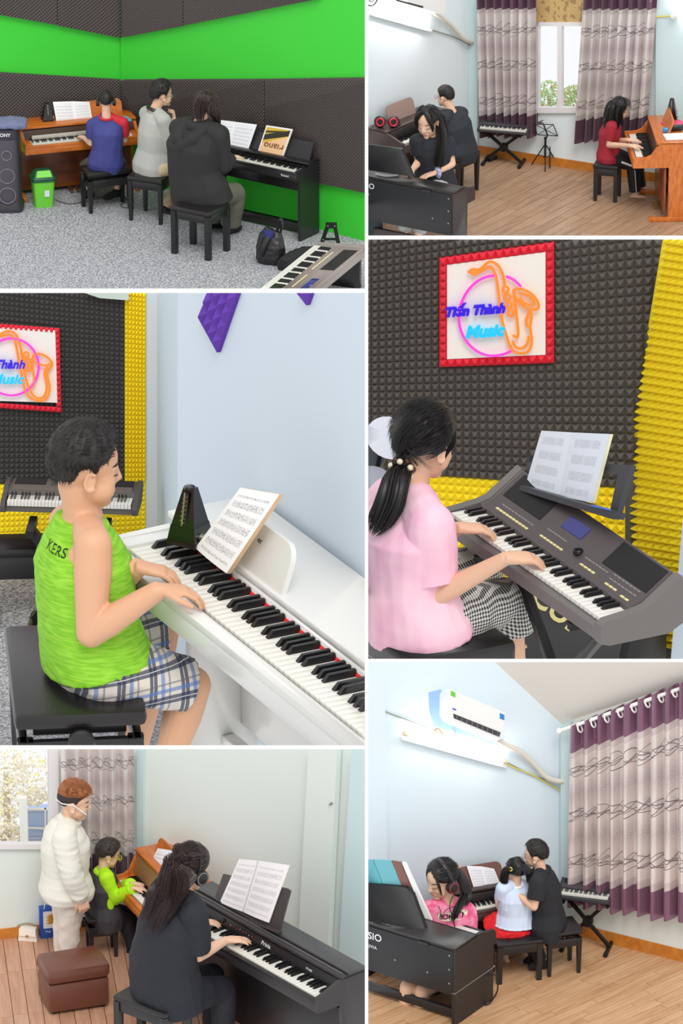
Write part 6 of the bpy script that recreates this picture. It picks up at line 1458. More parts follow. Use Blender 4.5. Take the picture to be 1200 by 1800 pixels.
# ================================================================== bay: standing man, child and woman with headphones
def bay_bl():
    R = Room((-60, 1317, 641, 1860), .0038, (320, 1700))
    pk = plank_mat('plank_rose', ((196, 150, 120), (172, 124, 98), (140, 98, 78), (214, 176, 150)))
    fl = floor_slab(R, -1.7, 1.6, -1.6, 1.3, mat('screed', (120, 96, 76), .8)); planks(R, fl, -1.6, 1.5, -1.5, 1.2, math.radians(97), .10, .62, pk)
    pale = mat('wall_pale_cream', (220, 229, 224), .7); pale.bump(pale.noise(25, 3), .06, .004); pgr = mat('wall_pale_green', (200, 220, 222), .7)
    PB = R.wall((0, 1650), (240, 1624)); PRW = R.wall((240, 1624), (700, 1792)); P = lambda x, y, o=0.0: R.pl(x, y, PB, o); n = PB[1]
    mb = MB()
    for q in ([(104, 1250), (241, 1250), (241, 1625), (104, 1640)], [(-120, 1488), (105, 1488), (105, 1641), (-120, 1666)]): mb.prism([P(*c) for c in q], -n * .05)
    structure(mb.build('wall_back', pale, None, smooth=False))
    Q = lambda x, y, o=0.0: R.pl(x, y, PRW, o)
    structure(wall_panel(R, 'wall_right', PRW, [(240, 1250), (760, 1250), (760, 1816), (240, 1624)], pale))
    structure(wall_panel(R, 'wall_corner_strip', PRW, [(240, 1250), (252, 1250), (252, 1629), (240, 1624)], pgr, .03, .02))
    structure(wall_panel(R, 'wall_pilaster', PRW, [(545, 1250), (595, 1250), (572, 1748), (520, 1729)], pale, .05, .06)); structure(wall_panel(R, 'wall_pilaster_green', PRW, [(622, 1250), (760, 1250), (760, 1816), (590, 1754)], pgr, .06, .10))
    hook = thing('wall_hook', Q(584, 1412), 0, 'small grey hook on the pale pilaster', 'hook'); MB().lathe([(.010, 0), (.008, .01), (.004, .03)], Q(583, 1412, .06), PRW[1], 10).build('peg', mat('steel_dull', (150, 150, 150), .4, .6), hook)
    tile = wood_mat('skirting_tile', (206, 132, 50), (186, 112, 38), .3); baseboard(R, PB, (-70, 1657), (238, 1625), .075, tile, 7, 'baseboard_back'); baseboard(R, PRW, (241, 1625), (420, 1690), .075, tile, 3, 'baseboard_right')
    fr = mat('frame_white', (226, 224, 226), .4); window(R, 'window_1', PB, (-70, 1280, 104, 1489), [(94, 8)], fr, fw=5)
    wd = R.dy(40, 1640) + .5
    shrub(R, 'washed-out tree foliage outside the window beside the white post', [(10, 1350, 40, 40), (50, 1360, 40, 40), (8, 1420, 26, 40), (60, 1400, 24, 16), (14, 1466, 26, 22)], wd, [(244, 238, 222), (250, 246, 236), (238, 226, 130), (226, 218, 196)], 620, .015, 'tree', 5, 'tree')  # near-white leaf colours carry the outdoor overexposure
    pz = wd - .25
    tag(MB().prism([R.at(33, 1404, pz), R.at(47, 1404, pz), Vector((R.at(50, 1488, pz).x, R.at(50, 1488, pz).y, R.z0)), Vector((R.at(36, 1488, pz).x, R.at(36, 1488, pz).y, R.z0))], (0, .05, 0)).build('concrete_post', mat('post_white', (236, 234, 226), .8)), 'white concrete post standing outside the window', 'post')
    bl = thing('blue_building', R.at(70, 1485, wd + .4), 0, 'blue building with white bars outside the window', 'building'); MB().prism([R.at(48, 1424, wd + .4), R.at(96, 1424, wd + .4), Vector((R.at(96, 1490, wd + .4).x, R.at(96, 1490, wd + .4).y, R.z0)), Vector((R.at(48, 1490, wd + .4).x, R.at(48, 1490, wd + .4).y, R.z0))], (0, .1, 0)).build('wall', mat('paint_blue', (170, 192, 226), .7), bl)
    for q in ([(48, 1421), (96, 1421), (96, 1425), (48, 1425)], [(48, 1454), (96, 1456), (96, 1459), (48, 1457)], [(78, 1421), (81, 1421), (81, 1490), (78, 1490)]): MB().prism([R.at(x, y, wd + .38) for x, y in q], (0, .01, 0)).build('bar', mat('post_white', (236, 234, 226), .8), bl)
    for k, w_ in enumerate(('uppermost', 'middle', 'lowest')): cable('%s of three thin utility wires outside the window' % w_, [R.at(-60, 1468 + k * 6, wd - .1), R.at(30, 1471 + k * 6, wd - .1), R.at(100, 1468 + k * 7, wd - .1)], .003, mat('wire_pink', (150, 120, 120), .6), 'utility_wire', 'wires outside the window')
    curtain(R, 'patterned grey curtain hanging behind the standing man', (106, 1270), (235, 1270), (236, 1544), (108, 1552), curtain_mat('curtain_print'), 6, .035, plane=PB, off=.07)
    # ---- bags at the wall
    hb = thing('handbag', R.fl(50, 1651), math.radians(-10), 'small white handbag with chain on the floor by the skirting', 'bag'); wl = mat('leather_white', (240, 232, 220), .4)
    MB().prism([(-.065, -.03, 0), (.065, -.03, 0), (.055, -.022, .085), (-.055, -.022, .085)], (0, .055, 0)).build('body', wl, hb, True); MB().prism([(-.058, -.034, .04), (.058, -.034, .04), (.057, -.026, .088), (-.057, -.026, .088)], (0, -.004, 0)).build('flap', wl, hb, True); MB().box(-.01, .01, -.044, -.036, .036, .05, .002).build('clasp', mat('brass', (190, 160, 90), .3, .9), hb, True)
    mb = MB()
    for k in range(20): mb.torus((-.075 + .15 * k / 19, .01, .09 + .022 * math.sin(PI * k / 19)), (1, .3 if k % 2 else -.9, .4), .006, .0016, 8, 5)
    mb.build('chain', mat('brass', (190, 160, 90), .3, .9), hb, True, kind='stuff')
    pb_ = thing('paper_bag', R.fl(84, 1649), math.radians(12), 'blue paper bag printed with a golden pastry beside the handbag', 'bag'); blu = mat('paper_blue', (34, 84, 176), .5)
    MB().box(-.05, .06, 0, .05, 0, .225, .002).build('body', blu, pb_, True); MB().box(-.028, .056, -.003, 0, .075, .20).build('print_panel', mat('paper_white', (240, 240, 240), .5), pb_, True)
    for k in range(6): MB().ball((.022 + (k % 2) * .012 - .006, -.004, .115 + k * .011), (.022, .003, .009), nu=12, nv=6).build('pastry_print', mat('pastry', (206, 150, 50), .5), pb_, True)
    place(text_mb('Thai', .024, .2, .0006), wm(pb_) @ Vector((.0, -.003, .05)), wm(pb_).to_3x3() @ Vector((1, 0, 0)), (0, 0, 1)).build('lettering', mat('letter_white', (225, 225, 230), .4), pb_, smooth=False)
    MB().loft(spline([(-.02, .0, .22), (-.01, -.005, .27), (.03, -.005, .27), (.04, .0, .22)]), .003, n=6).build('handle', mat('paper_white', (240, 240, 240), .5), pb_, True)
    # ---- wood piano at the back with child
    wdm = wood_mat('wood_orange', (206, 116, 40), (180, 92, 26)); hk = .51; loc, rz, W = frame2(R, (203, 1541), (282, 1622), hk)
    pn = piano(R, 'digital_piano', 'orange wood piano in the far corner, played by the child in neon green', loc, rz, W, hk, .69, .40, .12, wdm, arm='curve', cheek=.035, nw=46, foot=.1, inner=mat('fall_tan', (150, 112, 76), .4), kneetop=.08, desk=(W * .15, W * .6, .12, .3, .24), deskm=wdm)
    M = wm(pn); ex = M.to_3x3() @ Vector((1, 0, 0)); ey = M.to_3x3() @ Vector((0, 1, 0))
    lp = lean_plane(M @ Vector((W * .45, .20, .695)), -ey, .28); sm = sheet_mat('sheet_fine', 8, (244, 246, 250), (120, 124, 140), .55)
    book(R, 'white music book on the orange piano in the far corner', [(277, 1491), (296, 1494), (273, 1545), (255, 1536)], [(296, 1494), (312, 1499), (286, 1550), (273, 1545)], plane=lp, m1=sm, thick=.006, bulge=.004)
    tag(MB().box(-.08, .08, -.05, .05, 0, .02, .003, Matrix.Translation(M @ Vector((W * .9, .26, .695)))).build('paper_stack', mat('paper_white', (240, 240, 240), .5)), 'small stack of papers on the near end of orange piano', 'papers')
    sc = R.fl(178, 1604, .30); bench(R, 'black bench with height knob under the child in neon green', sc, math.radians(12), .22, .20, .30, True, seat_t=.03, legw=.028)
    dy0 = R.dy(180, 1600, .30)
    J = dict(head=(190, 1502, .02), neck=(182, 1530, 0), chest=(180, 1556, 0), waist=(182, 1584, 0), pelvis=(184, 1604, 0), shR=(187, 1542, -.08), shL=(180, 1532, .09), hipR=(190, 1610, -.05), hipL=(184, 1602, .05),
             elR=(200, 1580, -.08), wrR=(236, 1561, None, .545), elL=(210, 1562, .1), wrL=(232, 1553, None, .545), knR=(222, 1618, .02), knL=(226, 1606, .12), anR=(234, 1668, -.02), anL=(236, 1650, .1), toR=(246, 1674, -.02), toL=(250, 1656, .1))
    p = Person(R, dy0, .66, .186, J, (.88, .26, -.30), voxel=.005, label='child in black and neon green jacket playing orange piano')
    neon = mat('cloth_neon_green', (176, 232, 20), .7); blk = mat('jacket_charcoal', (58, 56, 62), .75)
    p.body(SK(), hands=[dict(w=p.j['wrR'], d=(1, .1, -.1), n=(0, 0, 1), thumb=1, curl=.5, U=.62), dict(w=p.j['wrL'], d=(1, 0, -.1), n=(0, 0, 1), thumb=-1, curl=.5, U=.62)]); p.face()
    p.shirt(blk, sleeves='', hem=.05, wide=1.12, deep=1.1, ease=.016, amp=.006, wscale=10, name='jacket')
    for S in 'RL':
        mb = MB(); p.arm(mb, S, 1.1, .018, 0, 1.92); mb.ball(p.j['sh' + S], .062 * p.U); wrinkle(remesh(mb, .005, 2), .005, 14).build('sleeve', neon, p.root, smooth=180)
    MB().torus(lerp(p.j['neck'], p.j['chest'], .12), (.2, .05, 1), .05, .02, 20, 8).build('collar', neon, p.root)
    MB().loft([p.j['shR'] + Vector((.02, -.02, -.02)), lerp(p.j['shR'], p.j['hipR'], .6) + Vector((.015, -.05, 0)), p.j['hipR'] + Vector((.0, -.055, .02))], [.03, .035, .018], [.012, .012, .008], side=(1, 0, 0), n=10).build('side_panel', neon, p.root)
    p.pants(mat('pants_ink', (26, 27, 36), .8), t=1.9, ease=.014); p.shoes(mat('sock_black', (24, 24, 28), .8), name='sock')
    p.cap(mat('hair_dark_brown', (48, 38, 36), .55), [(0, 38), (45, 30), (62, 10), (80, -14), (92, 2), (112, -4), (128, -28), (180, -38)], thick=.06, top=.08, rough=.03, strands=900, slen=.12, sw=.006, nu=72, nv=44, mdir=lambda d, q: q.f if d.dot(q.u) > .4 else -q.u)
    glasses(p, (190, 200, 40), 'yellow-green glasses worn by the child in neon green', w=.014)
    # ---- brown ottoman
    oc = (R.fl(84, 1712, .32) + R.fl(195, 1695, .32)) / 2; ox = R.fl(195, 1695, .32) - R.fl(84, 1712, .32); oa = math.atan2(ox.y, ox.x); ow = ox.length; od = .31
    ot = thing('ottoman', (oc.x - math.sin(oa) * od / 2, oc.y + math.cos(oa) * od / 2, R.z0), oa, 'brown leather storage ottoman with padded lid', 'ottoman'); brl = mat('leather_brown', (104, 60, 46), .3); brl.bump(brl.noise(140, 3), .2, .002)
    MB().box(-ow / 2 + .012, ow / 2 - .012, -od / 2 + .012, od / 2 - .012, .02, .22, .012).build('box', brl, ot, True); MB().box(-ow / 2, ow / 2, -od / 2, od / 2, .222, .33, .035).build('lid', brl, ot, True)
    for sx in (-1, 1):
        for sy in (-1, 1): MB().lathe([(.015, 0), (.02, .022)], (sx * (ow / 2 - .05), sy * (od / 2 - .05), 0), (0, 0, 1), 12).build('foot', m_black(), ot, True)
    # ---- standing man
    dy1 = R.dy(125, 1694, .0)
    J = dict(head=(131, 1409, .0), neck=(121, 1440, 0), chest=(115, 1485, 0), waist=(115, 1530, 0), pelvis=(117, 1562, 0), shR=(113, 1474, -.15), shL=(113, 1448, .12), hipR=(125, 1572, -.06), hipL=(115, 1564, .06),
             elR=(124, 1532, -.21), wrR=(143, 1578, -.18), elL=(110, 1500, .15), wrL=(135, 1545, .15), knR=(122, 1632, -.06), knL=(112, 1622, .06), anR=(120, 1697, -.05), anL=(110, 1687, .06), toR=(146, 1703, -.06), toL=(136, 1692, .05))
    p = Person(R, dy1, .84, .252, J, (.96, .06, -.20), voxel=.006, label='man in white puffer jacket standing behind the ottoman')
    p.body(SK(), hands=[dict(w=p.j['wrR'], d=(.25, .0, -1), n=(.3, -.9, 0), thumb=1, curl=.9, U=.95)]); p.face()
    wj = mat('puffer_white', (222, 220, 208), .5); wp = mat('trousers_white', (222, 212, 202), .75)
    p.shirt(wj, sleeves='L', t=1.92, hem=-.01, wide=1.1, deep=1.35, ease=.03, sleeve_ease=.034, armfat=1.2, amp=.006, wscale=5, stretch=(.5, .5, 2.0), name='puffer_jacket')
    mb = MB(); p.arm(mb, 'R', 1.25, .032, 0, 1.9); wrinkle(remesh(mb, .006, 2), .009, 7, (.6, .6, 2.2)).build('sleeve', wj, p.root, smooth=180)
    for k in (.25, .75):
        c_ = lerp(p.j['chest'], p.j['pelvis'], k)
        MB().loft([c_ + Vector((0, 0, -.004)), c_ + Vector((0, 0, .004))], [.176] * 2, [.163] * 2, side=(0, 1, 0), n=30).build('quilt_seam', mat('seam_grey', (206, 204, 192), .6), p.root)
    MB().loft([lerp(p.j['neck'], p.j['chest'], .1), p.j['neck'] + Vector((.015, 0, .015))], [.085, .078], n=20).build('collar', wj, p.root)
    mb = MB(); mb.limb([lerp(p.j['elR'], p.j['wrR'], .86), lerp(p.j['elR'], p.j['wrR'], .97)], [.046, .044]); mb.build('cuff', wj, p.root)
    pe = p.j['pelvis']; MB().loft([pe + Vector((0, 0, -.02)), pe + Vector((0, 0, .04))], [.188, .192], [.172, .176], side=(0, 1, 0), n=24).build('hem_band', wj, p.root)
    p.pants(wp, t=1.97, ease=.02, amp=.008, fat=1.05, wscale=7); p.shoes(mat('sock_white', (230, 228, 222), .8), name='sock')
    hm = mat('hair_copper', (150, 88, 46), .5); hs_ = mat('hair_shaved', (52, 38, 34), .7)
    p.cap(hs_, [(0, 40), (55, 20), (72, 8), (80, -14), (92, 2), (112, -4), (128, -28), (180, -36)], thick=.02, top=0, rough=.006, nu=72, nv=44, name='shaved_sides')
    p.cap(hm, [(0, 30), (40, 26), (60, 22), (90, 22), (130, 14), (180, 8)], thick=.045, top=.085, rough=.04, strands=1500, slen=.14, sw=.007, out=.2, nu=72, nv=44, mdir=lambda d, q: q.f * .8 + q.u * .1, seed=4)
    MB().loft([p.hl(.30, .34, -.18), p.hl(.37, .1, -.02), p.hl(.39, -.05, .06), p.hl(.30, -.36, .02), p.hl(0, -.5, .0)], .004, n=6).build('mask_strap', mat('stripe_white', (230, 230, 230), .6), p.root)
    # ---- black piano with woman
    hk = .75; loc, rz, W = frame2(R, (296, 1605), (566, 1758), hk); bm = mat('piano_charcoal', (44, 40, 42), .4, coat=.1); D = .36; H = .85
    pp = piano(R, 'digital_piano', 'black piano with silver control strip, played by the woman in headphones', loc, rz, W, hk, H, D, .14, bm, panel=mat('piano_front', (34, 30, 32), .4), inner=mat('fall_black', (30, 29, 31), .35), arm='slope', cheek=.03, nw=46, single=False, kneetop=.05, toe=False, front=.035)
    M = wm(pp); ex = M.to_3x3() @ Vector((1, 0, 0)); ey = M.to_3x3() @ Vector((0, 1, 0))
    fb = lambda x, t, o=.0: M @ Vector((x, .152 + .026 * t - o, hk + .02 + (H - .03 - hk - .02) * t))
    st = MB().prism([fb(W * .16, .12, .006), fb(W * .84, .12, .006), fb(W * .84, .80, .006), fb(W * .16, .80, .006)], ey * .004).build('control_strip', mat('strip_taupe', (104, 94, 92), .4, .2), pp)
    MB().lathe([(.016, 0), (.013, .016)], fb(W * .24, .5, .008), -ey, 16).build('volume_knob', m_black(), pp)
    for k in range(8): c = fb(W * (.29 + .02 * k), .42 + .1 * (k % 2), .010); MB().ball(c, .0045, nu=8, nv=6).build('button_light', mat('led_red', (200, 40, 50), .4) if k % 3 else mat('button_grey', (150, 146, 140), .45), pp)
    lw = mat('letter_white', (225, 225, 230), .4); upf = Vector((0, 0, 1)) + ey * .2
    place(text_mb('Privia', .042, .2, .0008, .0004), fb(W * .52, .45, .012), ex, upf).build('lettering', lw, pp, smooth=False); place(text_mb('PX-860', .02, 0, .0006), fb(W * .80, .4, .012), ex, upf).build('lettering', lw, pp, smooth=False)
    MB().box(.03, W - .03, .185, .20, H - .012, H + .012, .003).build('slot_rail', mat('rail_grey', (90, 86, 86), .4, .3), pp, True)
    MB().box(.03, W - .03, .17, .19, .1, .62, .003).build('knee_panel', mat('piano_front', (34, 30, 32), .4), pp, True)
    MB().box(0, W, .215, D, H + .004, H + .022, .004).build('lid_plate', mat('lid_slate', (66, 66, 68), .4), pp, True)
    # music desk and book
    dp = M @ Vector((W * .42, .215, H + .01)); lp = lean_plane(dp, -ey, .26); Q2 = lambda x, y, o=0.0: R.pl(x, y, lp, o)
    dm = mat('desk_taupe', (70, 62, 62), .4); dk = thing('music_desk', Q2(440, 1610, -.03), 0, 'dark music desk standing on the black piano', 'music rest')
    MB().prism([Q2(392, 1536, -.012), Q2(505, 1562, -.012), Q2(510, 1566, -.012), Q2(490, 1640, -.012), Q2(372, 1594, -.012)], -lp[1] * .012).build('board', dm, dk); MB().prism([Q2(372, 1592, .02), Q2(490, 1637, .02), Q2(489, 1641, .02), Q2(371, 1596, .02)], -lp[1] * .03).build('ledge', dm, dk)
    sm2 = sheet_mat('sheet_song', 7, (240, 236, 238), (130, 124, 136), .55)
    book(R, 'spiral-bound music book open on the black piano', [(420, 1510), (454, 1513), (427, 1603), (386, 1586)], [(454, 1513), (508, 1521), (472, 1622), (427, 1603)], plane=lp, m1=sm2, thick=.005, bulge=.008, ring=True)
    # ---- woman's bench and woman
    sc = R.fl(268, 1752, .48); bench(R, 'wide black leather bench under the woman in headphones', sc, math.radians(-38), .44, .28, .48, False, seat_t=.04, legw=.04, taper=False)
    dy2 = R.dy(280, 1748, .48)
    J = dict(head=(336, 1526, .10), neck=(318, 1572, .02), chest=(300, 1628, 0), waist=(288, 1690, 0), pelvis=(294, 1740, 0), shR=(340, 1606, -.12), shL=(284, 1588, .16), hipR=(318, 1752, -.07), hipL=(284, 1736, .08),
             elR=(348, 1680, -.08), wrR=(398, 1652, None, .80), elL=(320, 1640, .3), wrL=(350, 1621, None, .80), knR=(392, 1738, .18), knL=(372, 1716, .34), anR=(392, 1836, .18), anL=(376, 1812, .36), toR=(420, 1850, .22), toL=(404, 1824, .4))
    p = Person(R, dy2, 1.16, .288, J, (.74, .58, -.38), voxel=.007, label='woman in black T-shirt with long hair and headphones at the piano')
    p.body(SK(), hands=[dict(w=p.j['wrR'], d=(.95, .15, -.05), n=(0, 0, 1), thumb=-1, curl=.35, U=1.05), dict(w=p.j['wrL'], d=(.95, .15, -.08), n=(0, 0, 1), thumb=-1, curl=.45, U=1.0)])
    tb = mat('tee_black', (30, 32, 40), .8); p.shirt(tb, t=.86, hem=.03, ease=.03, wide=1.1, sleeve_ease=.04, amp=.011, wscale=5, stretch=(1, 1, 1.4), name='tshirt', belly=.02)
    p.pants(mat('pants_ink', (26, 27, 36), .8), t=1.9, ease=.02, amp=.006)
    hb_ = mat('hair_plum_brown', (50, 34, 34), .4)
    p.cap(hb_, [(0, 46), (40, 40), (60, 6), (80, -20), (100, -34), (140, -44), (180, -48)], thick=.06, top=.03, rough=.012, freq=16, strands=1500, slen=.3, sw=.0045, out=.02, jit=.05, nu=110, nv=60, mdir=lambda d, q: -q.f * .8 - q.u * .3)
    mb = MB(); tie = p.hpt(170, 12, .08)
    for k, (x, y, w) in enumerate(((262, 1640, .045), (276, 1640, .055), (250, 1622, .04), (286, 1628, .05), (268, 1610, .05), (296, 1610, .05))):
        az = 120 + k * 18; s0 = p.hpt(az, 0 if k % 2 else -10, .08)
        lock(mb, [s0, lerp(s0, R.at(x + 24, y - 55, dy2 - .13), .5), R.at(x + 20, y - 50, dy2 - .15), R.at(x, y, dy2 - .17)], [.055, .065, w * 1.2, .02], 150, .0028, k, frizz=.003, segs=12)
    lock(mb, [p.hpt(110, 40, .08), p.hpt(140, 30, .09), tie, tie - Vector((.02, .02, .12))], [.02, .03, .03, .02], 50, .004, 20); lock(mb, [p.hpt(-150, 40, .08), p.hpt(-165, 28, .09), tie], [.03, .03, .03], 40, .004, 21)
    mb.build('long_hair', hb_, p.root, smooth=80)
    hp = headphones(p, R, 'large black headphones on the woman at the black piano', mat('hp_dark', (36, 34, 36), .35), mat('hp_shell', (28, 27, 29), .3), mat('hp_silver', (150, 150, 152), .3, .6))
    return R
# ================================================================== bay: room with air conditioner, wide curtain and three players
def bay_br():
    R = Room((647, 1164, 1260, 1860), .0045, (950, 1700))
    pk = plank_mat('plank_oak', ((206, 164, 122), (178, 132, 92), (136, 96, 66), (222, 186, 148)))
    fl = floor_slab(R, -1.8, 2.0, -1.9, 1.6, mat('screed', (120, 96, 76), .8)); planks(R, fl, -1.7, 1.9, -1.8, 1.5, math.radians(43), .085, .7, pk)
    blue = mat('wall_pale_blue', (216, 230, 238), .7); blue.bump(blue.noise(25, 3), .06, .004); lg = mat('wall_light_grey', (222, 228, 224), .7); pgr = mat('wall_pale_green', (200, 220, 222), .7)
    PLW = R.wall((647, 1694), (990, 1632)); PB = R.wall((990, 1638), (1200, 1690)); Q = lambda x, y, o=0.0: R.pl(x, y, PLW, o); P = lambda x, y, o=0.0: R.pl(x, y, PB, o); n1, n2 = PLW[1], PB[1]
    structure(wall_panel(R, 'wall_left', PLW, [(560, 1090), (790, 1090), (988, 1272), (988, 1633), (560, 1710)], blue))
    structure(wall_panel(R, 'wall_back', PB, [(988, 1274), (1290, 1170), (1290, 1712), (988, 1638)], lg))
    structure(wall_panel(R, 'wall_pilaster', PB, [(985, 1276), (1003, 1270), (1003, 1642), (985, 1637)], pgr, .05, .035)); structure(wall_panel(R, 'wall_left_offset', PLW, [(560, 1090), (676, 1200), (684, 1688), (560, 1710)], blue, .04, .02))
    cA, cB, cC = Q(790, 1090), P(1290, 1172), Q(988, 1274); cn = (cA - cC).cross(cB - cC).normalized(); cpl = (cC, cn); X = lambda x, y: R.pl(x, y, cpl)
    ce = structure(MB().prism([cA, cC, cB, X(1290, 1090)], cn * (.04 if cn.z > 0 else -.04)).build('ceiling', mat('ceiling_white', (228, 222, 214), .8), None, smooth=False))
    tile = wood_mat('skirting_tile', (206, 132, 50), (186, 112, 38), .3); baseboard(R, PB, (1004, 1642), (1280, 1710), .105, tile, 4, 'baseboard_back'); baseboard(R, PLW, (850, 1658), (986, 1634), .105, tile, 2, 'baseboard_left')
    # ---- air conditioner
    wh = mat('plastic_white', (236, 232, 230), .35); ac = thing('air_conditioner', Q(830, 1290), 0, 'white wall air conditioner with green and blue stickers', 'air conditioner')
    def slab(nm, px, o0, o1, m, par=ac, bev=0): 
        mb = MB().prism([Q(x, y, o0) for x, y in px], n1 * (o1 - o0)); return mb.build(nm, m, par)
    slab('mount_patch', [(753, 1217), (774, 1212), (790, 1268), (884, 1302), (880, 1312), (762, 1276), (754, 1250)], .0, .006, mat('paint_blue_patch', (150, 186, 226), .7))
    front = [(790, 1211), (886, 1252), (888, 1262), (884, 1292), (878, 1300), (792, 1266), (786, 1256), (786, 1216)]; backp = [(x - 14, y + 3) for x, y in front]
    f3 = [Q(x, y, .17) for x, y in front]; b3 = [Q(x, y, .0) for x, y in backp]; mb = MB(); k = len(f3); mb.add(f3 + b3, [tuple(range(k))] + [tuple(range(k, 2 * k))[::-1]] + [(i, (i + 1) % k, k + (i + 1) % k, k + i) for i in range(k)]); mb.build('housing', wh, ac, smooth=30)
    slab('vent_slot', [(796, 1254), (879, 1287), (877, 1295), (797, 1262)], .168, .173, mat('vent_dark', (52, 50, 56), .5))
    for j in range(9): t = (j + .5) / 9; x, y = lerp(797, 878, t), lerp(1254.5, 1287, t); slab('louver', [(x, y), (x + 1.2, y + .5), (x + .8, y + 8), (x - .4, y + 7.4)], .172, .180, mat('louver_grey', (120, 118, 122), .5))
    slab('flap', [(793, 1263), (878, 1297), (877, 1299), (793, 1266)], .17, .185, wh)
    slab('sticker', [(792, 1214), (800, 1217.5), (800, 1226), (792, 1222.5)], .17, .173, mat('sticker_green', (110, 200, 70), .5)); slab('sticker', [(878, 1253), (886, 1256.5), (886, 1266), (878, 1263)], .17, .173, mat('sticker_blue', (50, 130, 200), .5)); slab('sticker', [(795, 1244), (801, 1246.5), (801, 1249), (795, 1246.5)], .17, .173, mat('sticker_logo', (60, 80, 190), .5))
    cable('white insulated pipe bending from air conditioner to the corner', [Q(872, 1300, .06), Q(890, 1310, .06), Q(915, 1322, .06), Q(940, 1345, .05), Q(958, 1364, .05), Q(975, 1372, .05), Q(996, 1374, .06)], .022, mat('pipe_cream', (216, 210, 198), .6), 'coolant_pipe', n=12)
    tl = thing('tube_lamp', Q(800, 1320), 0, 'long glowing tube lamp on the blue wall below the air conditioner', 'lamp')
    MB().bar(Q(705, 1296, .015), Q(888, 1346, .015), .05, .02).build('housing', wh, tl); MB().loft([Q(716, 1290, .06), Q(884, 1337, .06)], .018, n=12).build('tube', mat('tube_glow_long', (255, 255, 255), .3).emit((255, 252, 246), 18), tl)
    for x, y in ((712, 1290), (886, 1338)): MB().lathe([(.02, -.02), (.02, .02)], Q(x, y, .055), Q(884, 1337) - Q(716, 1290), 10).build('socket', mat('socket_cream', (214, 204, 170), .5), tl)
    wg = mat('wire_grey', (150, 150, 140), .6)
    cable('grey wire running along the blue wall above the tube lamp', [Q(640, 1236, .01), Q(680, 1252, .01), Q(740, 1275, .01), Q(800, 1300, .01), Q(880, 1335, .01), Q(940, 1365, .01), Q(985, 1375, .01)], .005, wg)
    cable('loose yellow wire hanging near the corner pipe', [Q(890, 1342, .02), Q(905, 1350, .02), Q(930, 1360, .02), Q(960, 1375, .02), Q(985, 1390, .02), Q(998, 1394, .03)], .005, mat('wire_yellow', (226, 206, 70), .5)); cable('short grey cable hanging below the air conditioner', [Q(795, 1280, .02), Q(799, 1290, .02), Q(799, 1304, .02)], .006, wg); cable('brown and yellow wire loop above the tube lamp', [Q(762, 1290, .02), Q(766, 1282, .03), Q(772, 1282, .03), Q(778, 1292, .02)], .005, mat('wire_brown', (150, 110, 50), .5))
    # ---- curtain with rod and eyelets
    cm = curtain_mat('curtain_print_wide', (220, 208, 204), (126, 84, 108), top=.85, bot=.13, rep=1.3)
    root, (a, b, c, d) = curtain(R, 'wide patterned curtain on a white rod at the back wall', (1003, 1275), (1266, 1172), (1266, 1630), (1000, 1590), cm, 11, .045, plane=PB, off=.12)
    rod = thing('curtain_rod', P(990, 1278, .12), 0, 'white curtain rod mounted under the ceiling', 'rod'); r0, r1 = P(983, 1285, .12), P(1270, 1184, .12)
    MB().loft([r0, r1], .016, n=12).build('pole', wh, rod); MB().ball(r0, .026).build('finial', wh, rod)
    for k in range(22):
        t = (k + .5) / 22; q = lerp(lerp(a, b, t), lerp(d, c, t), .035); MB().torus(q + n2 * .045 * (1 if k % 2 else -1) * .3, (r1 - r0), .030, .007, 16, 6).build('eyelet', mat('eyelet_white', (232, 228, 224), .3), root)
    # ---- keyboard on its stand
    hb = .44; A = R.fl(976, 1582, hb); B = R.fl(1071, 1593, hb); dd = B - A
    kb = keyboard(R, 'arranger_keyboard', 'dark arranger keyboard on cross stand before the wide curtain', A, math.atan2(dd.y, dd.x), dd.length, .26, mat('kb_black', (54, 54, 58), .45), mat('kb_panel_dark', (64, 62, 66), .5), detail=0, hgt=.085)
    M = wm(kb); xa, xb = M @ Vector((.06, .13, 0)), M @ Vector((dd.length - .02, .13, 0)); xa.z = xb.z = R.z0
    xstand(R, 'black cross stand carrying the keyboard before the wide curtain', xa, xb, hb, .32)
    # ---- brown piano along the left wall
    brn = mat('piano_brown', (66, 52, 48), .4, coat=.1); loc, rz, W = frame2(R, (790, 1607), (930, 1583), .50)
    pb = piano(R, 'digital_piano', 'dark brown piano against the blue wall, shared by the man and little girl', loc, rz, W, .50, .60, .30, .11, brn, arm='slope', cheek=.03, nw=46, kneetop=.08, toe=False, desk=(W * .25, W * .8, .16, .3, .22), deskm=mat('desk_brown_red', (120, 84, 76), .5))
    M = wm(pb); ex = M.to_3x3() @ Vector((1, 0, 0)); ey = M.to_3x3() @ Vector((0, 1, 0)); MB().box(.04, W - .04, .108, .125, .515, .58, .003).build('control_strip', mat('strip_dark', (44, 40, 40), .4), pb, True)
    lp = lean_plane(M @ Vector((W * .4, .19, .605)), -ey, .28); sm = sheet_mat('sheet_fine', 8, (244, 246, 250), (120, 124, 140), .55)
    book(R, 'open music pages on the brown piano beside the little girl', [(820, 1522), (846, 1523), (856, 1560), (833, 1562)], [(846, 1523), (868, 1527), (880, 1556), (856, 1560)], plane=lp, m1=sm, thick=.005, bulge=.006)
    # ---- benches
    sc = R.fl(906, 1642, .36); bench(R, 'black stool under the little girl in red skirt', sc, math.radians(14), .38, .28, .36, False, name='stool', seat_t=.04, legw=.036, taper=False)
    sc2 = R.fl(984, 1626, .38); bench(R, 'black adjustable bench beside the man in black polo', sc2, math.radians(16), .30, .28, .38, True, seat_t=.03, legw=.034)
    hm = mat('hair_black_gloss', (24, 20, 20), .42)
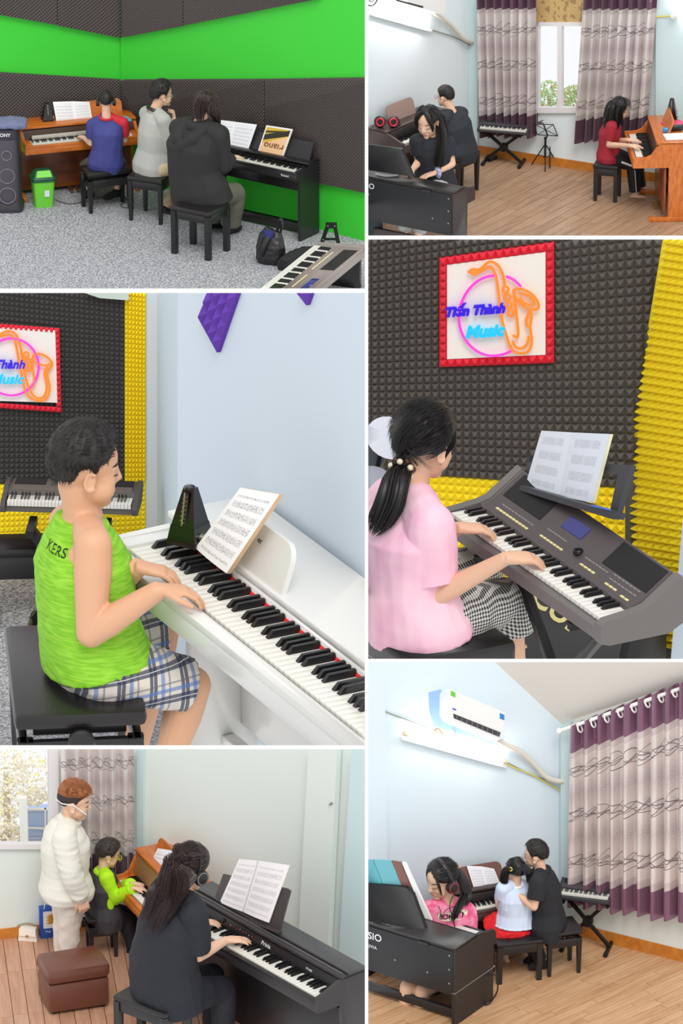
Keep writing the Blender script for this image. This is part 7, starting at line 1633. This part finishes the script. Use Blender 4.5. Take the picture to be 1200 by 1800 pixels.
    # ---- man in black polo
    dy1 = R.dy(962, 1624, .39)
    J = dict(head=(941, 1503, .02), neck=(950, 1532, 0), chest=(957, 1566, 0), waist=(962, 1598, 0), pelvis=(962, 1620, 0), shL=(945, 1549, -.17), shR=(958, 1538, .14), hipL=(958, 1626, -.07), hipR=(964, 1616, .07),
             elL=(938, 1594, -.2), wrL=(908, 1570, -.12), elR=(940, 1565, .18), wrR=(912, 1562, .14), knL=(930, 1640, -.02), knR=(932, 1628, .12), anL=(950, 1690, -.02), anR=(940, 1680, .12), toL=(968, 1698, -.12), toR=(925, 1690, .1))
    J['toL'] = (934, 1698, -.06)
    p = Person(R, dy1, .92, .215, J, (-.93, .26, -.12), voxel=.006, label='man in black polo shirt and glasses beside the little girl')
    p.body(SK(), hands=[dict(w=p.j['wrL'], d=(-.8, .3, .1), n=(0, 0, 1), thumb=-1, curl=.5, U=.9)]); p.face(closed=False)
    p.shirt(mat('polo_black', (30, 32, 38), .8), t=.68, hem=.05, wide=.95, deep=1.0, ease=.018, sleeve_ease=.024, amp=.007, wscale=6, name='polo_shirt'); MB().torus(p.j['neck'] + Vector((0, 0, .008)), (-.25, .05, 1), .068, .02, 20, 8).build('collar', mat('polo_black', (30, 32, 38), .8), p.root)
    p.pants(mat('pants_black', (28, 28, 32), .8), t=1.92, ease=.016); p.shoes(mat('sock_black', (24, 24, 28), .8), name='sock')
    p.cap(mat('hair_black', (26, 21, 20), .55), [(0, 38), (45, 32), (62, 12), (80, -14), (92, 4), (112, -2), (128, -26), (180, -36)], thick=.045, top=.09, rough=.025, strands=700, slen=.11, sw=.006, nu=72, nv=44, mdir=lambda d, q: q.f if d.dot(q.u) > .4 else -q.u)
    glasses(p, (120, 110, 100), 'thin wire glasses worn by the man in black polo')
    # ---- little girl
    dy0 = R.dy(900, 1634, .37)
    J = dict(head=(905, 1530, .0), neck=(907, 1554, 0), chest=(906, 1578, 0), waist=(905, 1604, 0), pelvis=(902, 1624, 0), shL=(884, 1562, -.05), shR=(928, 1558, .06), hipL=(890, 1626, 0), hipR=(914, 1624, .03),
             elL=(879, 1597, .0), wrL=(872, 1578, .16), elR=(928, 1588, .15), wrR=(905, 1560, .25), knL=(874, 1640, .12), knR=(890, 1638, .2), anL=(876, 1684, .12), anR=(888, 1682, .2), toL=(868, 1690, .18), toR=(882, 1688, .24))
    p = Person(R, dy0, .74, .190, J, (-.55, .80, -.10), voxel=.005, label='little girl in pale blue blouse and red skirt on a stool')
    p.body(SK(), hands=[dict(w=p.j['wrR'], d=(-.6, .3, .4), n=(0, 0, 1), thumb=1, fist=True, U=.75)])
    bb = mat('blouse_blue', (206, 220, 242), .8); p.shirt(bb, t=.42, hem=-.06, wide=1.06, ease=.02, sleeve_ease=.024, amp=.005, name='blouse', flare=.018)
    def sk(mb):
        for S in 'LR': mb.ball(p.j['hip' + S], .085 * p.U + .02)
        mb.loft([p.j['pelvis'] + Vector((0, 0, .03)), p.j['pelvis'] + Vector((-.03, .03, -.06))], [.15, .22], [.125, .18], side=(1, 0, 0), n=20)
    mb = MB(); sk(mb); wrinkle(remesh(mb, .005, 2), .008, 16).build('skirt', mat('skirt_red', (222, 24, 34), .75), p.root, smooth=180)
    MB().torus(lerp(p.j['neck'], p.j['chest'], .06), (0, 0, 1), .052, .012, 20, 8).build('collar', mat('paper_white', (240, 240, 240), .5), p.root)
    p.cap(hm, [(0, 46), (45, 40), (62, 6), (80, -10), (110, -26), (180, -40)], thick=.045, top=.03, rough=.012, strands=700, slen=.24, sw=.006, out=.03, nu=72, nv=44, mdir=lambda d, q: (q.r if d.dot(q.r) > 0 else -q.r) - q.u * .2)
    mb = MB()
    for az, pts in ((-115, ((890, 1530), (886, 1546), (890, 1562))), (115, ((920, 1524), (929, 1534), (928, 1552)))):
        s0 = p.hpt(az, 16, .06); lock(mb, [s0, R.at(*pts[0], dy0 - .04), R.at(*pts[1], dy0 - .06), R.at(*pts[2], dy0 - .05)], [.014, .034, .036, .012], 90, .004, az + 300)
    mb.build('pigtails', hm, p.root, smooth=80)
    for az in (-115, 115): tag(MB().torus(p.hpt(az, 16, .09), p.hpt(az, 16, .2) - p.hpt(az, 16, 0), .013, .005, 14, 6).build('hair_band', mat('band_yellow', (232, 206, 80), .6)), 'yellow hair band on the little girl\'s pigtail nearer ' + ('the girl in pink' if az < 0 else 'the man in polo'), 'hair band', 'pigtail bands')
    w_ = p.j['wrR']; tag(MB().loft([R.at(881, 1545, dy0 + .25), R.at(888, 1549, dy0 + .25), R.at(894, 1553, dy0 + .25)], [.002, .005, .005], n=8).build('pen', mat('pen_blue', (30, 60, 160), .4)), 'blue pen held up before the little girl', 'pen')
    # ---- black piano seen from behind
    H = .66; D = .54; B1 = R.fl(800, 1670, H); B2 = R.fl(640, 1621, H); xh = (B2 - B1).normalized(); yh = Vector((-xh.y, xh.x, 0)); o = B1 - yh * D; o.z = R.z0; W = (B2 - B1).length + .2
    csd = mat('piano_back', (28, 29, 33), .45); sdm = mat('piano_side_black', (30, 30, 33), .4)
    pc = piano(R, 'digital_piano', 'black piano seen from behind with the girl in pink playing it', o, math.atan2(xh.y, xh.x), W, H - .10, H, D, .20, sdm, panel=csd, arm='round', cheek=.03, nw=50, kneetop=.30, toe=False, rail=True, sidefull=True)
    M = wm(pc); zc = lambda x, y, z: M @ Vector((x, y, z))
    MB().box(.02, W - .02, D - .012, D + .004, .26, H - .02, .002).build('rear_cover', csd, pc, True); MB().box(0, W, .26, D + .006, H, H + .012, .003).build('lid_plate', mat('lid_dark', (58, 55, 55), .3), pc, True)
    for x, z in ((.05, H - .06), (.05, H - .18), (.05, H - .3), (.25, H - .26), (.55, H - .24)): MB().lathe([(.007, 0), (.007, .006)], (x, D + .003, z), (0, 1, 0), 8).build('screw', mat('steel', (180, 178, 172), .3, .9), pc, True)
    MB().box(.24, .34, D + .002, D + .012, H - .035, H - .008, .002).build('socket_plate', m_black(), pc, True); MB().box(-.002, .03, -.03, D + .004, .28, .284).build('side_seam', mat('seam_light', (150, 148, 146), .5), pc, True)
    lw = mat('letter_white', (225, 225, 230), .4)
    place(text_mb('CASIO', .085, 0, .001, .001), zc(.80, D + .006, H - .10), -xh, (0, 0, 1)).build('lettering', lw, pc, smooth=False); place(text_mb('PRIVIA', .04, 0, .001), zc(.78, D + .006, H - .19), -xh, (0, 0, 1)).build('lettering', lw, pc, smooth=False)
    ry = R.dy(690, 1630, H)
    rk = mat('rest_black', (24, 25, 28), .5)
    tag(MB().prism([R.at(640, 1553, ry + .16), R.at(712, 1560, ry + .12), R.at(725, 1572, ry + .10), R.at(748, 1636, ry - .06), R.at(640, 1618, ry)], (.02, .03, .0)).build('music_rest', rk), 'black music rest holding folders on the piano seen from behind', 'music rest')
    for lab, px, col, nm in (('teal plastic folder at the end of the black rest', [(640, 1512), (655, 1512), (672, 1554), (640, 1556)], (96, 176, 190), 'folder'), ('light teal folder with printed figure on the black rest', [(656, 1511), (688, 1513), (706, 1558), (674, 1556)], (110, 180, 194), 'folder'), ('clear brown plastic folder with papers on the black rest', [(687, 1513), (708, 1516), (752, 1612), (744, 1622), (724, 1572), (706, 1558)], (132, 92, 84), 'folder')):
        tag(MB().prism([R.at(x, y, ry + .17) for x, y in px], (.004, .012, 0)).build(nm, mat('folder_%d_%d' % (col[0], col[1]), col, .3)), lab, 'folder')
    tag(MB().prism([R.at(x, y, ry + .15) for x, y in ((706, 1516), (712, 1518), (758, 1618), (750, 1622))], (.01, .02, 0)).build('paper_sheets', mat('paper_white', (240, 240, 240), .5)), 'white sheet edges beside the clear brown folder', 'papers')
    tag(MB().loft([R.fl(655, 1618, H + .02), R.fl(668, 1620, H + .02), R.fl(684, 1626, H + .018)], [.012, .014, .004], n=8).build('marker_pen', mat('pen_white', (225, 222, 216), .4)), 'white marker lying on top of the black piano', 'pen')
    cable('black cable looping beside the end of black piano', [zc(-.004, .06, .24), zc(-.05, .03, .24), zc(-.07, .04, .12), zc(-.03, .08, .02), zc(-.01, .12, .006)], .006, mat('cable_black', (18, 18, 18), .6))
    # ---- girl in pink
    dy2 = ry + .36
    J = dict(head=(776, 1546, -.02), neck=(786, 1586, .0), chest=(790, 1622, 0), waist=(792, 1662, 0), pelvis=(794, 1696, 0), shR=(756, 1602, -.05), shL=(818, 1604, .02), hipR=(776, 1698, 0), hipL=(812, 1698, 0),
             elR=(756, 1645, -.1), wrR=(746, 1636, -.28), elL=(822, 1648, -.06), wrL=(776, 1634, -.22), knR=(716, 1735, -.35), knL=(742, 1742, -.4), anR=(712, 1812, -.3), anL=(736, 1820, -.34), toR=(700, 1822, -.36), toL=(726, 1830, -.4))
    p = Person(R, dy2, 1.12, .300, J, (-.80, -.52, -.30), voxel=.006, label='girl in pink T-shirt with headphones facing the black piano')
    p.body(SK(), hands=[dict(w=p.j['wrL'], d=(-.9, -.3, -.1), n=(0, 0, 1), thumb=1, curl=.4, U=1.05)]); p.face(lips=(206, 100, 100))
    pkm = mat('tee_pink_dye', (232, 104, 148), .85); pkm.var((222, 84, 132), (244, 150, 180), 14, 4, .35, .65)
    sh = p.shirt(pkm, t=.72, hem=.04, wide=1.06, ease=.022, sleeve_ease=.034, amp=.007, wscale=6, name='tshirt')
    pl_ = mat('patch_cream', (232, 220, 196), .7); Xp = Vector((.86, -.3, .02)); Op = R.at(780, 1629, dy2 - .3)
    base = MB(); q = 22; base.add([(math.cos(2 * PI * i / q) * .085 * (1.18 if abs(math.cos(2 * PI * i / q)) > .5 else 1), math.copysign(abs(math.sin(2 * PI * i / q)) ** .5, math.sin(2 * PI * i / q)) * .032, 0) for i in range(q)] + [(0, 0, 0)], [(i, (i + 1) % q, q) for i in range(q)])
    place(base, Op, Xp, (0, 0, 1)); Zp = Xp.normalized().cross(Vector((0, 0, 1))); T = BVHTree.FromPolygons([wm(sh) @ v.co for v in sh.data.vertices], [tuple(f.vertices) for f in sh.data.polygons])
    for v in base.v:
        h = T.ray_cast(v + Zp * .3, -Zp, .9)[0]
        if h: v.xyz = h + Zp * .003
    base.build('shirt_patch', pl_, p.root, smooth=False)
    text_on(sh, 'BOKiTY', .052, Op, Xp, (0, 0, 1), mat('ink_black', (20, 20, 22), .5), parent=p.root, bold=.0006, up=.006)
    p.pants(mat('shorts_dark', (40, 40, 46), .8), t=.75, ease=.02, name='shorts')
    p.cap(hm, [(0, 50), (18, 40), (35, 22), (55, 2), (75, -6), (95, -16), (130, -36), (180, -44)], thick=.045, top=.02, rough=.012, strands=1100, slen=.28, sw=.005, out=.02, jit=.05, nu=90, nv=50, mdir=lambda d, q: -q.f - q.u * .35)
    mb = MB(); t0 = p.hpt(170, -12, .10)
    lock(mb, [t0, R.at(815, 1552, dy2 + .05), R.at(820, 1575, dy2 + .02), R.at(812, 1592, dy2 - .06)], [.025, .045, .045, .03], 80, .005, 1); lock(mb, [R.at(818, 1572, dy2 + .02), R.at(808, 1590, dy2 - .12), R.at(800, 1606, dy2 - .17), R.at(794, 1620, dy2 - .19)], [.03, .03, .028, .01], 50, .005, 2)
    lock(mb, [p.hpt(40, 40, .04), p.hpt(52, 10, .05), p.hpt(44, -22, .05), p.hpt(36, -48, .05)], [.006, .012, .01, .004], 14, .003, 3); lock(mb, [p.hpt(-30, 40, .04), p.hpt(-42, 0, .05), p.hpt(-40, -40, .04)], [.006, .012, .006], 14, .003, 4)
    mb.build('ponytail', hm, p.root, smooth=80)
    tag(MB().torus(t0, R.at(815, 1552, dy2 + .05) - t0, .032, .010, 16, 6).build('hair_band', mat('band_tan', (200, 160, 120), .6)), 'tan hair band on the ponytail of the girl in pink', 'hair band')
    headphones(p, R, 'black and red headphones on the girl in pink', mat('hp_dark', (36, 34, 36), .35), mat('hp_black', (26, 24, 28), .4), mat('hp_red', (206, 40, 60), .4))
    cable('black headphone cable hanging over the pink T-shirt', [p.hl(-.45, -.02, -.25), R.at(790, 1592, dy2 - .22), R.at(796, 1615, dy2 - .26), R.at(802, 1645, dy2 - .26)], .004, mat('cable_black', (18, 18, 18), .6))
    nk = lerp(p.j['neck'], p.j['chest'], .1); cable('dark cord necklace with small pendant on the girl in pink', [nk + Vector((-.085, -.03, .02)), R.at(774, 1600, dy2 - .17), R.at(776, 1613, dy2 - .19), R.at(783, 1600, dy2 - .18), nk + Vector((.07, -.06, .02))], .003, mat('cord_dark', (60, 46, 40), .6), 'necklace')
    return R
# ------------------------------------------------------------------ build every bay, then cut each at the edges of its opening
BAYS = [f for f in (globals().get(n) for n in ('bay_ul', 'bay_ur', 'bay_ml', 'bay_mr', 'bay_bl', 'bay_br')) if f]
for f in BAYS:
    r = f(); clip_room(r)
